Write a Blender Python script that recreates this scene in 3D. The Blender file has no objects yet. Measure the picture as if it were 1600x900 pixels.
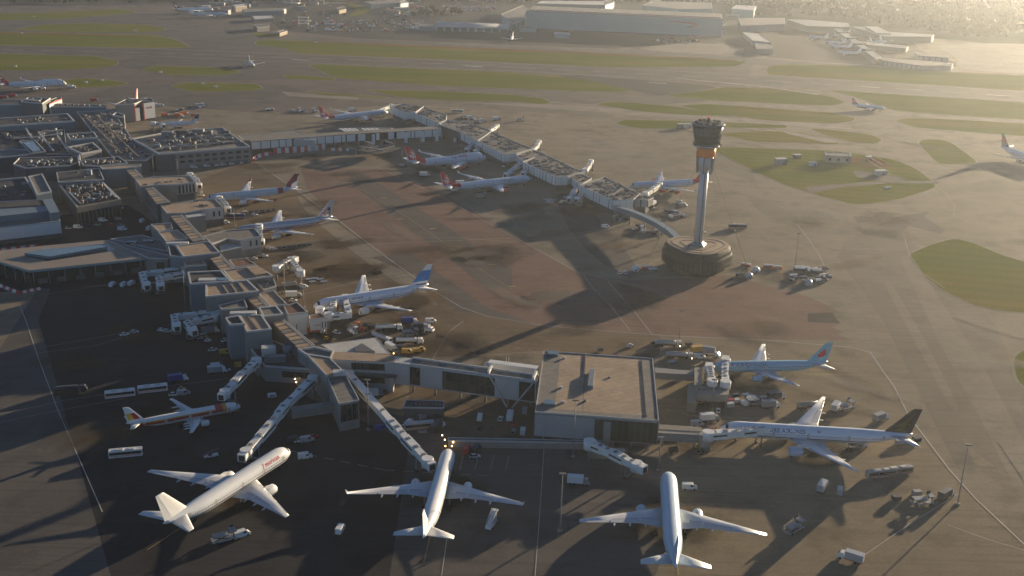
import bpy, math, random
from mathutils import Vector, Matrix
random.seed(7)
C = bpy.context.scene.collection
S = bpy.context.scene
R_ = math.radians
# ---------------------------------------------------------------- camera, world, sun, exposure
CAM_H, PITCH, ROLL, FPX = 198.04, 0.33563962, 0.02759251, 1717.36
_cp, _sp, _cr, _sr = math.cos(PITCH), math.sin(PITCH), math.cos(ROLL), math.sin(ROLL)
_fwd = Vector((0, _cp, -_sp)); _r0 = Vector((1, 0, 0)); _u0 = Vector((0, _sp, _cp))
_right = _r0 * _cr + _u0 * _sr
_up = -_r0 * _sr + _u0 * _cr
cd = bpy.data.cameras.new('camera'); cam = bpy.data.objects.new('camera', cd); C.objects.link(cam)
cam.matrix_world = Matrix(((_right.x, _up.x, -_fwd.x, 0), (_right.y, _up.y, -_fwd.y, 0), (_right.z, _up.z, -_fwd.z, CAM_H), (0, 0, 0, 1)))
cd.sensor_width = 36.0; cd.lens = 36.0 * FPX / 1600.0; cd.clip_start = 1.0; cd.clip_end = 40000.0
S.camera = cam
SUN_EL, SUN_AZ = R_(7.4), R_(41.5)          # azimuth clockwise from +Y (the view direction)
W = bpy.data.worlds.new('World'); S.world = W; W.use_nodes = True
nt = W.node_tree; nt.nodes.clear()
sky = nt.nodes.new('ShaderNodeTexSky'); sky.sky_type = 'NISHITA'; sky.sun_disc = False
sky.sun_elevation = SUN_EL; sky.sun_rotation = SUN_AZ; sky.air_density = 0.55; sky.dust_density = 0.1; sky.ozone_density = 2.2
bg = nt.nodes.new('ShaderNodeBackground'); bg.inputs['Strength'].default_value = 0.058
wo = nt.nodes.new('ShaderNodeOutputWorld')
nt.links.new(sky.outputs[0], bg.inputs[0]); nt.links.new(bg.outputs[0], wo.inputs[0])
sl = bpy.data.lights.new('sun', 'SUN'); sl.energy = 5.0; sl.angle = R_(0.5); sl.color = (1.0, 0.79, 0.51)
so = bpy.data.objects.new('sun', sl); C.objects.link(so)
_sd = Vector((math.sin(SUN_AZ) * math.cos(SUN_EL), math.cos(SUN_AZ) * math.cos(SUN_EL), math.sin(SUN_EL)))
so.rotation_euler = _sd.to_track_quat('Z', 'Y').to_euler(); so.location = (0, 0, 500)
vs = S.view_settings
S.display_settings.display_device = 'sRGB'
vs.view_transform = 'Standard'; vs.look = 'None'; vs.gamma = 1.0; vs.exposure = 1.3
S.cycles.max_bounces = 5; S.cycles.diffuse_bounces = 2; S.cycles.volume_bounces = 1; S.cycles.glossy_bounces = 2
HAZE_DENSITY, HAZE_G = 0.000064, 0.70

# ---------------------------------------------------------------- from a point of the photograph to the ground (or height z)
def G(px, py, z=0.0):
    x = (px - 800) / FPX; y = -(py - 450) / FPX
    d = _fwd + _right * x + _up * y
    t = (z - CAM_H) / d.z
    return Vector((d.x * t, d.y * t, z))
def GP(pts, z=0.0): return [G(a, b, z) for a, b in pts]

# ---------------------------------------------------------------- materials
_MC = {}
def nz(t, scale, det=3, rough=.55):
    n = t.nodes.new('ShaderNodeTexNoise'); n.inputs['Scale'].default_value = scale; n.inputs['Detail'].default_value = det
    n.inputs['Roughness'].default_value = rough
    return n
def mixc(t, fac, a, b, mode='MIX'):
    m = t.nodes.new('ShaderNodeMix'); m.data_type = 'RGBA'; m.blend_type = mode
    for s, v in ((m.inputs[0], fac), (m.inputs[6], a), (m.inputs[7], b)):
        if hasattr(v, 'is_output'): t.links.new(v, s)
        elif isinstance(v, (int, float)): s.default_value = v
        else: s.default_value = (*v, 1) if len(v) == 3 else v
    return m.outputs[2]
def ramp(t, fac, lo, hi):
    n = t.nodes.new('ShaderNodeMapRange'); n.inputs[1].default_value = lo; n.inputs[2].default_value = hi
    t.links.new(fac, n.inputs[0]); return n.outputs[0]
def mth(t, op, a, b=0.0):
    n = t.nodes.new('ShaderNodeMath'); n.operation = op
    for s, v in ((n.inputs[0], a), (n.inputs[1], b)):
        if hasattr(v, 'is_output'): t.links.new(v, s)
        else: s.default_value = v
    return n.outputs[0]
def newmat(name):
    m = bpy.data.materials.new(name); m.use_nodes = True
    t = m.node_tree; b = t.nodes['Principled BSDF']
    return m, t, b
def M(name, col, rough=.7, var=.18, scale=.35, metal=0.0, fine=.10, spec=.35, bump=0.0):
    """plain weathered paint, concrete or metal: base colour with two scales of noise in world space"""
    if name in _MC: return _MC[name]
    m, t, b = newmat(name)
    g = t.nodes.new('ShaderNodeNewGeometry')
    n1 = nz(t, scale, 4, .6); n2 = nz(t, scale * 9, 3, .6)
    t.links.new(g.outputs['Position'], n1.inputs['Vector']); t.links.new(g.outputs['Position'], n2.inputs['Vector'])
    f1 = mth(t, 'MULTIPLY', mth(t, 'SUBTRACT', n1.outputs[0], .5), var * 2.4)
    f2 = mth(t, 'MULTIPLY', mth(t, 'SUBTRACT', n2.outputs[0], .5), fine * 2.4)
    k = mth(t, 'ADD', mth(t, 'ADD', f1, f2), 1.0)
    cc = t.nodes.new('ShaderNodeCombineColor')
    for i in range(3): t.links.new(k, cc.inputs[i])
    t.links.new(mixc(t, 1.0, col, cc.outputs[0], 'MULTIPLY'), b.inputs['Base Color'])
    b.inputs['Roughness'].default_value = rough; b.inputs['Metallic'].default_value = metal
    b.inputs['Specular IOR Level'].default_value = spec
    if bump:
        bn = t.nodes.new('ShaderNodeBump'); bn.inputs['Strength'].default_value = bump; bn.inputs['Distance'].default_value = .05
        t.links.new(n2.outputs[0], bn.inputs['Height']); t.links.new(bn.outputs[0], b.inputs['Normal'])
    _MC[name] = m; return m
def emit(name, col, strength):
    if name in _MC: return _MC[name]
    m, t, b = newmat(name); b.inputs['Base Color'].default_value = (*col, 1)
    b.inputs['Emission Color'].default_value = (*col, 1); b.inputs['Emission Strength'].default_value = strength
    _MC[name] = m; return m
def ground_mat(name, base, dark, slab=7.5, joint=.25, stain=.5, streak_dir=None, bays=.22):
    """paved ground: slabs with joints, tonal patches between slabs, oil stains, tyre streaks, fine grain"""
    m, t, b = newmat(name)
    g = t.nodes.new('ShaderNodeNewGeometry')
    mp = t.nodes.new('ShaderNodeMapping'); mp.inputs['Rotation'].default_value = (0, 0, R_(-30))
    t.links.new(g.outputs['Position'], mp.inputs['Vector'])
    P = mp.outputs[0]
    big = nz(t, .008, 4, .6); mid = nz(t, .045, 5, .65); fin = nz(t, .9, 3, .6)
    for n in (big, mid, fin): t.links.new(P, n.inputs['Vector'])
    c = mixc(t, ramp(t, big.outputs[0], .32, .7), base, dark)
    br = t.nodes.new('ShaderNodeTexBrick'); br.offset = 0.0; br.inputs['Scale'].default_value = 1.0
    br.inputs['Mortar Size'].default_value = .035; br.inputs['Brick Width'].default_value = slab; br.inputs['Row Height'].default_value = slab
    br.inputs['Color1'].default_value = (.42, .42, .42, 1); br.inputs['Color2'].default_value = (.58, .58, .58, 1); br.inputs['Mortar'].default_value = (.2, .2, .2, 1)
    t.links.new(P, br.inputs['Vector'])
    c = mixc(t, joint, c, br.outputs[0], 'OVERLAY')
    c = mixc(t, ramp(t, mid.outputs[0], .5, .74), c, tuple(x * (1 - stain) for x in dark))
    lg = nz(t, .02, 6, .7); t.links.new(P, lg.inputs['Vector']); c = mixc(t, mth(t, 'MULTIPLY', ramp(t, lg.outputs[0], .5, .66), .3), c, tuple(x * 1.28 for x in base))
    b2 = t.nodes.new('ShaderNodeTexBrick'); b2.offset = .37; b2.inputs['Scale'].default_value = 1.0; b2.inputs['Mortar Size'].default_value = .09; b2.inputs['Mortar Smooth'].default_value = .4
    b2.inputs['Brick Width'].default_value = 34; b2.inputs['Row Height'].default_value = 15
    b2.inputs['Color1'].default_value = (.36, .36, .35, 1); b2.inputs['Color2'].default_value = (.62, .62, .63, 1); b2.inputs['Mortar'].default_value = (.24, .24, .24, 1)
    t.links.new(P, b2.inputs['Vector']); c = mixc(t, bays, c, b2.outputs[0], 'OVERLAY')
    mp2 = t.nodes.new('ShaderNodeMapping'); mp2.inputs['Rotation'].default_value = (0, 0, R_(streak_dir if streak_dir is not None else 60)); mp2.inputs['Scale'].default_value = (.012, .5, 1)
    t.links.new(g.outputs['Position'], mp2.inputs['Vector'])
    st = nz(t, 1.0, 4, .6); t.links.new(mp2.outputs[0], st.inputs['Vector'])
    c = mixc(t, mth(t, 'MULTIPLY', ramp(t, st.outputs[0], .5, .68), .6), c, tuple(x * .72 for x in dark))
    k = mth(t, 'ADD', mth(t, 'MULTIPLY', mth(t, 'SUBTRACT', fin.outputs[0], .5), .5), 1.0)
    cc = t.nodes.new('ShaderNodeCombineColor')
    for i in range(3): t.links.new(k, cc.inputs[i])
    c = mixc(t, 1.0, c, cc.outputs[0], 'MULTIPLY')
    t.links.new(c, b.inputs['Base Color']); b.inputs['Roughness'].default_value = .92; b.inputs['Specular IOR Level'].default_value = .06
    return m
def grass_mat(name, a, c2, dry):
    m, t, b = newmat(name)
    g = t.nodes.new('ShaderNodeNewGeometry')
    mp = t.nodes.new('ShaderNodeMapping'); mp.inputs['Rotation'].default_value = (0, 0, R_(10)); mp.inputs['Scale'].default_value = (.25, 1, 1)
    t.links.new(g.outputs['Position'], mp.inputs['Vector'])
    n1 = nz(t, .03, 5, .6); n2 = nz(t, .012, 3, .5); n3 = nz(t, .7, 3, .6)
    for n in (n1, n2): t.links.new(mp.outputs[0], n.inputs['Vector'])
    t.links.new(g.outputs['Position'], n3.inputs['Vector'])
    c = mixc(t, ramp(t, n1.outputs[0], .3, .7), a, c2)
    c = mixc(t, ramp(t, n2.outputs[0], .5, .72), c, dry)
    sx = t.nodes.new('ShaderNodeSeparateXYZ'); mp3 = t.nodes.new('ShaderNodeMapping'); mp3.inputs['Rotation'].default_value = (0, 0, R_(13)); t.links.new(g.outputs['Position'], mp3.inputs['Vector']); t.links.new(mp3.outputs[0], sx.inputs[0])
    stp = mth(t, 'GREATER_THAN', mth(t, 'SINE', mth(t, 'ADD', mth(t, 'MULTIPLY', sx.outputs['Y'], .45), mth(t, 'MULTIPLY', n1.outputs[0], 1.2))), 0.0)
    c = mixc(t, mth(t, 'MULTIPLY', stp, .16), c, tuple(x * .55 for x in a))
    n4 = nz(t, .11, 4, .7); t.links.new(g.outputs['Position'], n4.inputs['Vector']); c = mixc(t, mth(t, 'MULTIPLY', ramp(t, n4.outputs[0], .58, .75), .55), c, (dry[0] * .9, dry[1] * .8, dry[2] * .9))
    k = mth(t, 'ADD', mth(t, 'MULTIPLY', mth(t, 'SUBTRACT', n3.outputs[0], .5), .9), 1.0)
    cc = t.nodes.new('ShaderNodeCombineColor')
    for i in range(3): t.links.new(k, cc.inputs[i])
    c = mixc(t, 1.0, c, cc.outputs[0], 'MULTIPLY')
    t.links.new(c, b.inputs['Base Color']); b.inputs['Roughness'].default_value = 1; b.inputs['Specular IOR Level'].default_value = 0
    return m
def roof_mat(name, a, b2, seam=4.0, rot=30):
    """felt or membrane roof: lapped sheets, ponding stains"""
    m, t, b = newmat(name)
    g = t.nodes.new('ShaderNodeNewGeometry')
    mp = t.nodes.new('ShaderNodeMapping'); mp.inputs['Rotation'].default_value = (0, 0, R_(-rot))
    t.links.new(g.outputs['Position'], mp.inputs['Vector'])
    br = t.nodes.new('ShaderNodeTexBrick'); br.inputs['Scale'].default_value = 1; br.inputs['Mortar Size'].default_value = .12
    br.inputs['Brick Width'].default_value = seam * 2.2; br.inputs['Row Height'].default_value = seam
    br.inputs['Color1'].default_value = (.44, .44, .44, 1); br.inputs['Color2'].default_value = (.56, .56, .56, 1); br.inputs['Mortar'].default_value = (.2, .2, .2, 1)
    t.links.new(mp.outputs[0], br.inputs['Vector'])
    n1 = nz(t, .12, 5, .65); n2 = nz(t, 1.6, 3, .6)
    for n in (n1, n2): t.links.new(g.outputs['Position'], n.inputs['Vector'])
    c = mixc(t, ramp(t, n1.outputs[0], .38, .68), a, b2)
    c = mixc(t, .55, c, br.outputs[0], 'OVERLAY')
    k = mth(t, 'ADD', mth(t, 'MULTIPLY', mth(t, 'SUBTRACT', n2.outputs[0], .5), .4), 1.0)
    cc = t.nodes.new('ShaderNodeCombineColor')
    for i in range(3): t.links.new(k, cc.inputs[i])
    t.links.new(mixc(t, 1.0, c, cc.outputs[0], 'MULTIPLY'), b.inputs['Base Color'])
    b.inputs['Roughness'].default_value = .8; b.inputs['Specular IOR Level'].default_value = .25
    return m
def glass_mat(name, col, rough=.12):
    m, t, b = newmat(name)
    g = t.nodes.new('ShaderNodeNewGeometry'); n = nz(t, .5, 2); t.links.new(g.outputs['Position'], n.inputs['Vector'])
    t.links.new(mixc(t, n.outputs[0], col, tuple(x * .5 for x in col)), b.inputs['Base Color'])
    b.inputs['Roughness'].default_value = rough; b.inputs['Specular IOR Level'].default_value = .6
    return m

# ---------------------------------------------------------------- mesh builder
class MB:
    def __init__(s): s.v = []; s.f = []; s.m = []; s.sm = []
    def add(s, vs_, fs, mi=0, smooth=False):
        o = len(s.v); s.v += [tuple(p) for p in vs_]
        for f in fs: s.f.append(tuple(i + o for i in f)); s.m.append(mi); s.sm.append(smooth)
        return s
    def box(s, x0, x1, y0, y1, z0, z1, mi=0):
        return s.add([(x0, y0, z0), (x1, y0, z0), (x1, y1, z0), (x0, y1, z0), (x0, y0, z1), (x1, y0, z1), (x1, y1, z1), (x0, y1, z1)],
                     [(0, 3, 2, 1), (4, 5, 6, 7), (0, 1, 5, 4), (1, 2, 6, 5), (2, 3, 7, 6), (3, 0, 4, 7)], mi)
    def obox(s, c, ux, lx, ly, z0, z1, mi=0):
        """box centred at c (xy), long axis ux (unit xy), lengths lx, ly"""
        ux = Vector((ux[0], ux[1])).normalized(); uy = Vector((-ux.y, ux.x)); c = Vector((c[0], c[1]))
        q = [c - ux * lx / 2 - uy * ly / 2, c + ux * lx / 2 - uy * ly / 2, c + ux * lx / 2 + uy * ly / 2, c - ux * lx / 2 + uy * ly / 2]
        return s.prism(q, z0, z1, mi)
    def prism(s, poly, z0, z1, mi=0, top=True, bottom=True, mi_top=None):
        p = [(a[0], a[1]) for a in poly]
        ar = sum(p[i][0] * p[(i + 1) % len(p)][1] - p[(i + 1) % len(p)][0] * p[i][1] for i in range(len(p)))
        if ar < 0: p.reverse()
        n = len(p)
        vs_ = [(x, y, z0) for x, y in p] + [(x, y, z1) for x, y in p]
        fs = [(i, (i + 1) % n, n + (i + 1) % n, n + i) for i in range(n)]
        s.add(vs_, fs, mi)
        o = len(s.v) - 2 * n
        if top: s.f.append(tuple(range(o + n, o + 2 * n))); s.m.append(mi if mi_top is None else mi_top); s.sm.append(False)
        if bottom: s.f.append(tuple(reversed(range(o, o + n)))); s.m.append(mi); s.sm.append(False)
        return s
    def loft(s, rings, mi=0, smooth=True, caps=True, closed=True):
        n = len(rings[0]); vs_ = [p for r in rings for p in r]; fs = []
        for i in range(len(rings) - 1):
            for j in range(n if closed else n - 1):
                k = (j + 1) % n
                fs.append((i * n + j, i * n + k, (i + 1) * n + k, (i + 1) * n + j))
        s.add(vs_, fs, mi, smooth)
        if caps:
            o = len(s.v) - len(vs_)
            s.f.append(tuple(reversed(range(o, o + n)))); s.m.append(mi); s.sm.append(False)
            s.f.append(tuple(range(o + len(vs_) - n, o + len(vs_)))); s.m.append(mi); s.sm.append(False)
        return s
    def cyl(s, c, r0, r1, z0, z1, n=12, mi=0):
        return s.loft([[(c[0] + r * math.cos(2 * math.pi * i / n), c[1] + r * math.sin(2 * math.pi * i / n), z) for i in range(n)] for r, z in ((r0, z0), (r1, z1))], mi)
    def tube(s, a, b, r, n=8, mi=0, r2=None):
        a = Vector(a); b = Vector(b); d = (b - a).normalized()
        u = d.cross(Vector((0, 0, 1)));
        if u.length < 1e-4: u = Vector((1, 0, 0))
        u.normalize(); w = d.cross(u); r2 = r if r2 is None else r2
        return s.loft([[p + u * (q * math.cos(2 * math.pi * i / n)) + w * (q * math.sin(2 * math.pi * i / n)) for i in range(n)] for p, q in ((a, r), (b, r2))], mi, smooth=n > 4)
    def beam(s, a, b, w, h, mi=0):
        """rectangular bar from a to b (3-D), width w, height h centred on the line"""
        a = Vector(a); b = Vector(b); d = (b - a).normalized(); u = d.cross(Vector((0, 0, 1)))
        if u.length < 1e-4: u = Vector((1, 0, 0))
        u.normalize(); n = u.cross(d)
        return s.loft([[p - u * w / 2 - n * h / 2, p + u * w / 2 - n * h / 2, p + u * w / 2 + n * h / 2, p - u * w / 2 + n * h / 2] for p in (a, b)], mi, smooth=False)
    def wheel(s, c, r, w, n=12, mi=0):
        rs = []
        for y, k in ((-w / 2, .55), (-w / 2, 1), (w / 2, 1), (w / 2, .55)):
            rs.append([(c[0] + r * k * math.cos(2 * math.pi * i / n), c[1] + y, c[2] + r * k * math.sin(2 * math.pi * i / n)) for i in range(n)])
        return s.loft(rs, mi, smooth=False)
    def mesh(s, name, mats, off=None):
        me = bpy.data.meshes.new(name)
        v = s.v if off is None else [(a - off[0], b - off[1], c - off[2]) for a, b, c in s.v]
        me.from_pydata(v, [], s.f)
        for m in (mats if isinstance(mats, (list, tuple)) else [mats]): me.materials.append(m)
        me.polygons.foreach_set('material_index', s.m); me.polygons.foreach_set('use_smooth', s.sm)
        me.update(); return me
    def build(s, name, mats, parent=None, label=None):
        """link as ONE mesh object; coordinates are world ones, moved to the parent's own space"""
        off = None
        if parent is not None and not parent.get('_local', 0): off = parent.get('_org', (0, 0, 0))
        o = bpy.data.objects.new(name, s.mesh(name, mats, off)); C.objects.link(o)
        if parent is not None: o.parent = parent
        if label: o['label'] = label
        return o
_ORG = {}
def thing(name, label, cat, loc=(0, 0, 0), rz=0.0, group=None):
    o = bpy.data.objects.new(name, None); C.objects.link(o); o.empty_display_size = .5
    o.location = loc; o.rotation_euler = (0, 0, rz); o['label'] = label; o['category'] = cat
    if group: o['group'] = group
    _ORG[o.name] = (loc[0], loc[1], loc[2])
    return o
def put(mb, name, mats, parent, world=True, label=None):
    """part (or sub-part) of a thing; world=True: the builder's coordinates are world ones (the thing is not rotated)"""
    root = parent
    while root.parent: root = root.parent
    off = _ORG.get(root.name) if world else None
    o = bpy.data.objects.new(name, mb.mesh(name, mats, off)); C.objects.link(o); o.parent = parent
    if label: o['label'] = label
    return o
def share(src, name, parent, loc=(0, 0, 0), rz=0.0):
    o = bpy.data.objects.new(name, src.data if hasattr(src, 'data') else src); C.objects.link(o); o.parent = parent
    o.location = loc; o.rotation_euler = (0, 0, rz); return o
def dup(root, loc, rz, label=None, group=None):
    r = root.copy(); C.objects.link(r); r.location = loc; r.rotation_euler = (0, 0, rz)
    if label: r['label'] = label
    if group: r['group'] = group
    for ch in list(root.children):
        c = ch.copy(); C.objects.link(c); c.parent = r
        for g in ch.children:
            d = g.copy(); C.objects.link(d); d.parent = c
    return r
def struct(name, mb, mats):
    o = bpy.data.objects.new(name, mb.mesh(name, mats)); C.objects.link(o); o['kind'] = 'structure'; return o
def inset(poly, d):
    """shrink a convex-ish xy polygon by d"""
    p = [Vector((a[0], a[1])) for a in poly]; n = len(p)
    ar = sum(p[i].x * p[(i + 1) % n].y - p[(i + 1) % n].x * p[i].y for i in range(n)); sg = 1 if ar > 0 else -1
    out = []
    for i in range(n):
        a, b, c = p[i - 1], p[i], p[(i + 1) % n]
        e1 = (b - a).normalized(); e2 = (c - b).normalized()
        n1 = Vector((-e1.y, e1.x)) * sg; n2 = Vector((-e2.y, e2.x)) * sg
        k = n1 + n2
        l = max(.35, 1 + n1.dot(n2)); out.append(b + k * (d / l))
    return out
# ---------------------------------------------------------------- the ground
m_apron = ground_mat('apron_concrete', (.225, .187, .14), (.178, .15, .114), 7.5, .3, .42)
m_asph = ground_mat('taxiway_asphalt', (.125, .112, .1), (.095, .087, .08), 30, .1, .35, -14)
m_brown = ground_mat('brown_asphalt', (.19, .12, .094), (.158, .102, .082), 20, .16, .3, 60)
m_dark = ground_mat('dark_asphalt_and_shade', (.046, .045, .047), (.034, .033, .035), 25, .1, .3, -14)
m_light = ground_mat('pale_concrete', (.27, .235, .19), (.22, .195, .16), 7.5, .3, .3)
m_grass = grass_mat('verge_grass', (.118, .138, .024), (.165, .168, .034), (.215, .175, .05))
m_dry = grass_mat('dry_grass', (.2, .115, .045), (.17, .12, .04), (.22, .13, .05))
m_town = grass_mat('suburb_ground', (.06, .07, .035), (.09, .085, .06), (.11, .1, .08))
m_white = M('white_paint_line', (.4, .39, .36), .8, .3, .2)
m_yellow = M('yellow_paint_line', (.34, .26, .1), .8, .3, .2)
def rounded(p, r):
    q = []
    for i in range(len(p)):
        a, b, c = Vector(p[i - 1]), Vector(p[i]), Vector(p[(i + 1) % len(p)])
        u = (a - b); v = (c - b); ru = min(r * 2.2, u.length * .45); rv = min(r * 2.2, v.length * .45)
        s = b + u.normalized() * ru; e = b + v.normalized() * rv
        for k in range(5):
            f = k / 4; q.append(tuple(s.lerp(b, f).lerp(b.lerp(e, f), f)))
    return q
def chaikin(p, it=2):
    for _ in range(it):
        q = []
        for i in range(len(p)):
            a, b = p[i], p[(i + 1) % len(p)]
            q += [(a[0] * .75 + b[0] * .25, a[1] * .75 + b[1] * .25), (a[0] * .25 + b[0] * .75, a[1] * .25 + b[1] * .75)]
        p = q
    return p
LAY = []
def sheet(name, px, m, z, sm=0):
    p = chaikin(px, sm) if sm else px
    mb = MB(); q = GP(p, z); 
    ar = sum(q[i].x * q[(i + 1) % len(q)].y - q[(i + 1) % len(q)].x * q[i].y for i in range(len(q)))
    if ar < 0: q.reverse()
    mb.add([(v.x, v.y, 0) for v in q], [tuple(range(len(q)))]); o = struct(name, mb, m); LAY.append((z, len(LAY), o)); return o
def line(name, px, w, m, z=.10, dash=None, loop=False):
    w = w * .8 if name != 'runway_marking' else w
    q = [G(a, b) for a, b in px]; mb = MB()
    if loop: q.append(q[0])
    for a, b in zip(q, q[1:]):
        d = (b - a); L = d.length; d.normalize(); n = Vector((-d.y, d.x, 0)) * w / 2
        segs = [(0, L)] if not dash else [(s, min(L, s + dash[0])) for s in [i * (dash[0] + dash[1]) for i in range(int(L / (dash[0] + dash[1])) + 1)]]
        for s, e in segs:
            p0 = a + d * s; p1 = a + d * e
            mb.add([(v.x, v.y, 0) for v in (p0 - n, p1 - n, p1 + n, p0 + n)], [(0, 1, 2, 3)])
    o = struct(name, mb, m); LAY.append((z, len(LAY), o)); return o
mb = MB(); mb.add([(-6000, -3000, 0), (6000, -3000, 0), (6000, 9000, 0), (-6000, 9000, 0)], [(0, 1, 2, 3)]); struct('ground', mb, m_apron)
# suburb and fields far beyond the airport
sheet('far_ground', [(-900, -20), (2600, -20), (2600, 40), (1560, 70), (1490, 62), (1380, 55), (1260, 38), (1130, 12), (1000, 8), (800, 6), (640, 6), (520, 3), (-900, 4)], m_town, .02)
# dark asphalt apron of the maintenance base and the car parks
sheet('apron', [(470, 8), (640, 2), (820, 2), (1140, 8), (1180, 20), (1270, 40), (1300, 60), (1345, 92), (1160, 82), (1130, 68), (1000, 72), (960, 76), (800, 70), (560, 60), (440, 48), (420, 30)], m_dark, .04)
sheet('apron', [(1140, 78), (1150, 40), (1260, 34), (1330, 44), (1420, 60), (1440, 80), (1500, 100), (1484, 107), (1420, 105), (1350, 101), (1285, 97), (1210, 90)], m_dark, .047)  # far terminal stands: the terminal's shade is put into this dark colour
sheet('taxiway', [(-60, 30), (100, 30), (200, 22), (300, 22), (380, 34), (420, 56), (800, 70), (1000, 80), (1200, 92), (1600, 120), (1600, 128), (1200, 102), (1000, 89), (800, 79), (500, 67), (400, 63), (300, 76), (230, 54), (100, 51), (-60, 50)], m_asph, .05)
sheet('taxiway', [(300, 60), (420, 60), (470, 84), (520, 122), (430, 124), (330, 128), (200, 106), (180, 100), (200, 92), (260, 80)], m_asph, .055, 1)
m_far = ground_mat('mauve_asphalt', (.15, .125, .108), (.115, .098, .087), 30, .1, .3, -14)
sheet('apron', [(-60, 0), (470, 0), (640, 40), (1000, 70), (1180, 92), (1160, 150), (1000, 168), (860, 158), (600, 165), (420, 176), (250, 166), (-60, 150)], m_far, .01)
sheet('taxiway', rounded([(872, 118.5), (900, 117), (1000, 125), (1080, 131), (1122, 136.5), (1060, 146), (1030, 149), (990, 142), (930, 128)], 3), m_dark, .085)
# runway
sheet('runway', [(-200, 66), (240, 75.5), (600, 90), (800, 99), (1000, 108), (1200, 118), (1400, 130), (1800, 156), (1800, 172), (1600, 158), (1400, 147), (1200, 134), (1000, 122.5), (800, 111.5), (500, 99.5), (180, 86), (-200, 76)], m_asph, .06)
mbr = MB()
# apron of brown asphalt between the piers
sheet('apron', [(470, 262), (600, 264), (690, 300), (800, 367), (900, 425), (960, 440), (1140, 430), (1260, 462), (1292, 477), (1310, 487), (1300, 492), (1315, 505), (1300, 511), (1318, 519), (1308, 522), (1332, 532), (1200, 530), (1050, 525), (950, 518), (850, 510), (760, 497), (715, 485), (690, 460), (640, 420), (570, 375), (520, 335), (480, 295)], m_brown, .05)
sheet('apron', [(1262, 490), (1300, 488), (1312, 505), (1262, 503)], m_dark, .07)
sheet('apron', [(580, 402), (640, 395), (760, 480), (840, 508), (715, 486), (650, 430)], m_asph, .065)
sheet('taxilane', [(540, 268), (566, 270), (800, 420), (800, 450), (760, 450), (690, 395), (560, 295)], m_asph, .07)
sheet('apron', [(-40, 150), (120, 150), (200, 132), (430, 128), (500, 150), (540, 158), (420, 168), (330, 172), (200, 160), (60, 168), (-40, 170)], m_asph, .03, 1)
sheet('apron', [(860, 300), (905, 305), (985, 400), (1000, 430), (975, 436), (900, 380)], m_asph, .05, 2)  # painted shade: dark arc where the middle pier's shadow falls
m_lane = ground_mat('worn_lane', (.188, .16, .125), (.15, .13, .104), 30, .15, .3, -40)
sheet('taxiway', [(1290, 380), (1420, 350), (1600, 560), (1600, 760), (1500, 690), (1360, 470)], m_lane, .03, 1)
sheet('taxiway', [(440, 143), (560, 152), (700, 159), (860, 163), (920, 166), (1140, 184), (1330, 196), (1330, 202), (1140, 191), (940, 175), (800, 166), (600, 158), (450, 150)], m_light, .045)
sheet('apron', [(1000, 74), (1080, 66), (1160, 72), (1165, 84), (1080, 84), (1000, 77)], m_light, .055, 1)
sheet('apron', [(1450, 66), (1700, 70), (1700, 120), (1540, 112), (1490, 104), (1500, 92)], m_light, .05, 1)
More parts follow.
